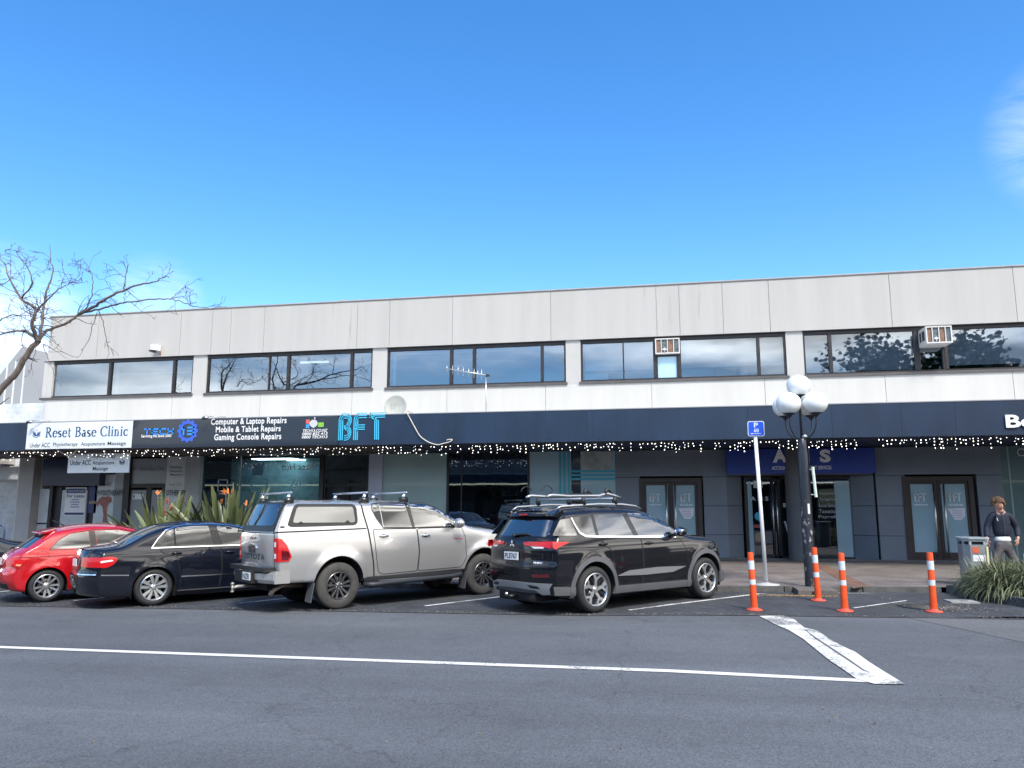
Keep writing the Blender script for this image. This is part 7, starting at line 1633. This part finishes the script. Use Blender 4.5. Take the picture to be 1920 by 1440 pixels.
jk = [0, 1, 2, 3, 10, 11, 12, 14, 15, 16]; mp_ = {a: i for i, a in enumerate(jk)}
JV = [(V[i][0]*1.0, V[i][1], V[i][2]) for i in jk]; JV[0] = (0, 0, .90)
skin('jacket', JV, [(mp_[a], mp_[b]) for a, b in ((0, 1), (1, 2), (2, 3), (3, 10), (10, 11), (11, 12), (3, 14), (14, 15), (15, 16))], [(.175, .135), (.18, .135), (.19, .13), (.078, .078), .078, .066, .05, .078, .066, .05], M_jkt, pr)
skin('trousers', [(0, 0, .91), (0, 0, .84), (-.085, 0, .72), (-.18, -.02, .48), (-.24, .02, .13), (.085, 0, .72), (.17, -.03, .48), (.22, .02, .13)], [(0, 1), (1, 2), (2, 3), (3, 4), (1, 5), (5, 6), (6, 7)], [(.150, .12), (.152, .125), .092, .080, .066, .092, .080, .066], M_trs, pr)
skin('shirt_hem', [(.0, 0, .835), (0, 0, .90), (0, 0, 1.0)], [(0, 1), (1, 2)], [(.168, .128), (.17, .13), (.13, .10)], M_white, pr)
b = MB().use(M_jkt, True); b.lathe([(.085, -.05), (.082, .045), (.074, .045), (.066, .0)], 20, Matrix.Translation((-.015, -.015, 1.435)) @ Matrix.Rotation(rad(14), 4, 'X')); b.build('collar', pr)
b = MB().use(mat('zip_silver', (.05, .06, .09), .4)); b.tube([(-.01, -.118, 1.42), (0, -.156, 1.30), (.0, -.16, 1.12), (.0, -.15, .99)], .005, 4); b.use(M_white); b.prism([(-.13, 1.33), (-.118, 1.335), (-.10, 1.275), (-.112, 1.272)], -.146, -.142, lambda u, v, a: (u, a, v)); b.build('zip_and_logo', pr)
# head details
hx, hy, hz = -.04, -.06, 1.60
for k in (-1, 1):
    b = MB().use(mat('eye_dark', (.03, .02, .015), .3), True); b.sphere((hx+k*.032-.006, hy-.094, hz-.004), .010, 8, 6, (1.3, .5, .6)); b.build('eye', pr)
    b = MB().use(M_skin, True); b.sphere((hx+k*.088, hy+.01, hz-.02), .022, 8, 6, (.5, .8, 1.3)); b.build('ear', pr)
b = MB().use(mat('brow', (.07, .04, .025), .7), True)
for k in (-1, 1): b.tube([(hx+k*.015-.006, hy-.098, hz+.016), (hx+k*.048-.004, hy-.090, hz+.018)], .005, 5)
b.use(mat('lip', (.36, .14, .12), .5), True); b.tube([(hx-.028, hy-.090, hz-.066), (hx-.004, hy-.100, hz-.064), (hx+.02, hy-.090, hz-.066)], .006, 5); b.build('face_features', pr)
b = MB().use(M_hair); R_ = random.Random(2)
for i in range(520):
    a = R_.uniform(0, 6.283); t = math.acos(R_.uniform(-.25, 1)); 
    d = Vector((math.sin(t)*math.cos(a), math.sin(t)*math.sin(a), math.cos(t)))
    if d.y < -.45 and d.z < .28: continue
    c = Vector((hx, hy+.015, hz+.025))+Vector((d.x*.108, d.y*.11, d.z*.124)); q = d.orthogonal().normalized(); q2 = d.cross(q); ph = R_.uniform(0, 6); rr = R_.uniform(.014, .026)
    b.tube([c+q*rr*math.cos(ph+s)+q2*rr*math.sin(ph+s)+d*(.012*s/3+R_.uniform(0, .006)) for s in (0, 1.3, 2.6, 3.9)], R_.uniform(.006, .009), 4)
b.build('hair', pr, fix=False)
def hand(name, wr, dirv, palm_n, sz=1., curl=.5, k=1):
    """palm, four unequal curled fingers and a thumb"""
    d = Vector(dirv).normalized(); n = Vector(palm_n).normalized(); s_ = d.cross(n).normalized()*k; w = Vector(wr)
    vs = [w, w+d*.05, w+d*.085]; ed = [(0, 1), (1, 2)]; rr = [(.020, .026), (.017, .036), (.014, .034)]; 
    for i, (off, L) in enumerate(((-.030, .062), (-.010, .074), (.010, .070), (.029, .054))):
        p = w+d*.085+s_*off; base = len(vs); vs.append(p); ed.append((2, base)); rr.append(.0095); dd = d.copy()
        for j in range(3): dd = (dd+n*curl*.6).normalized(); p = p+dd*L/3; vs.append(p); ed.append((base+j, base+j+1)); rr.append(.0088-.0012*j)
    p = w+d*.03-s_*.03; base = len(vs); vs.append(p); ed.append((1, base)); rr.append(.012); dd = (d*.7-s_*.8+n*.3).normalized()
    for j in range(2): p = p+dd*.03; vs.append(p); ed.append((base+j, base+j+1)); rr.append(.010); dd = (dd+d*.5).normalized()
    return skin(name, [tuple(v) for v in vs], ed, rr, M_skin, pr)
hand('hand', (.225, -.15, .91), (-.25, -.15, -.9), (-.5, .7, 0), curl=.5, k=1); hand('hand', (-.34, -.12, .89), (-.1, -.3, -.9), (.6, .3, 0), curl=.6, k=-1)
for sx in (-1, 1):
    b = MB().use(mat('shoe_dark', (.04, .04, .045), .6), True); b.sphere((sx*.27, -.06, .045), .10, 14, 8, (.48, 1.35, .5)); b.build('shoe', pr)
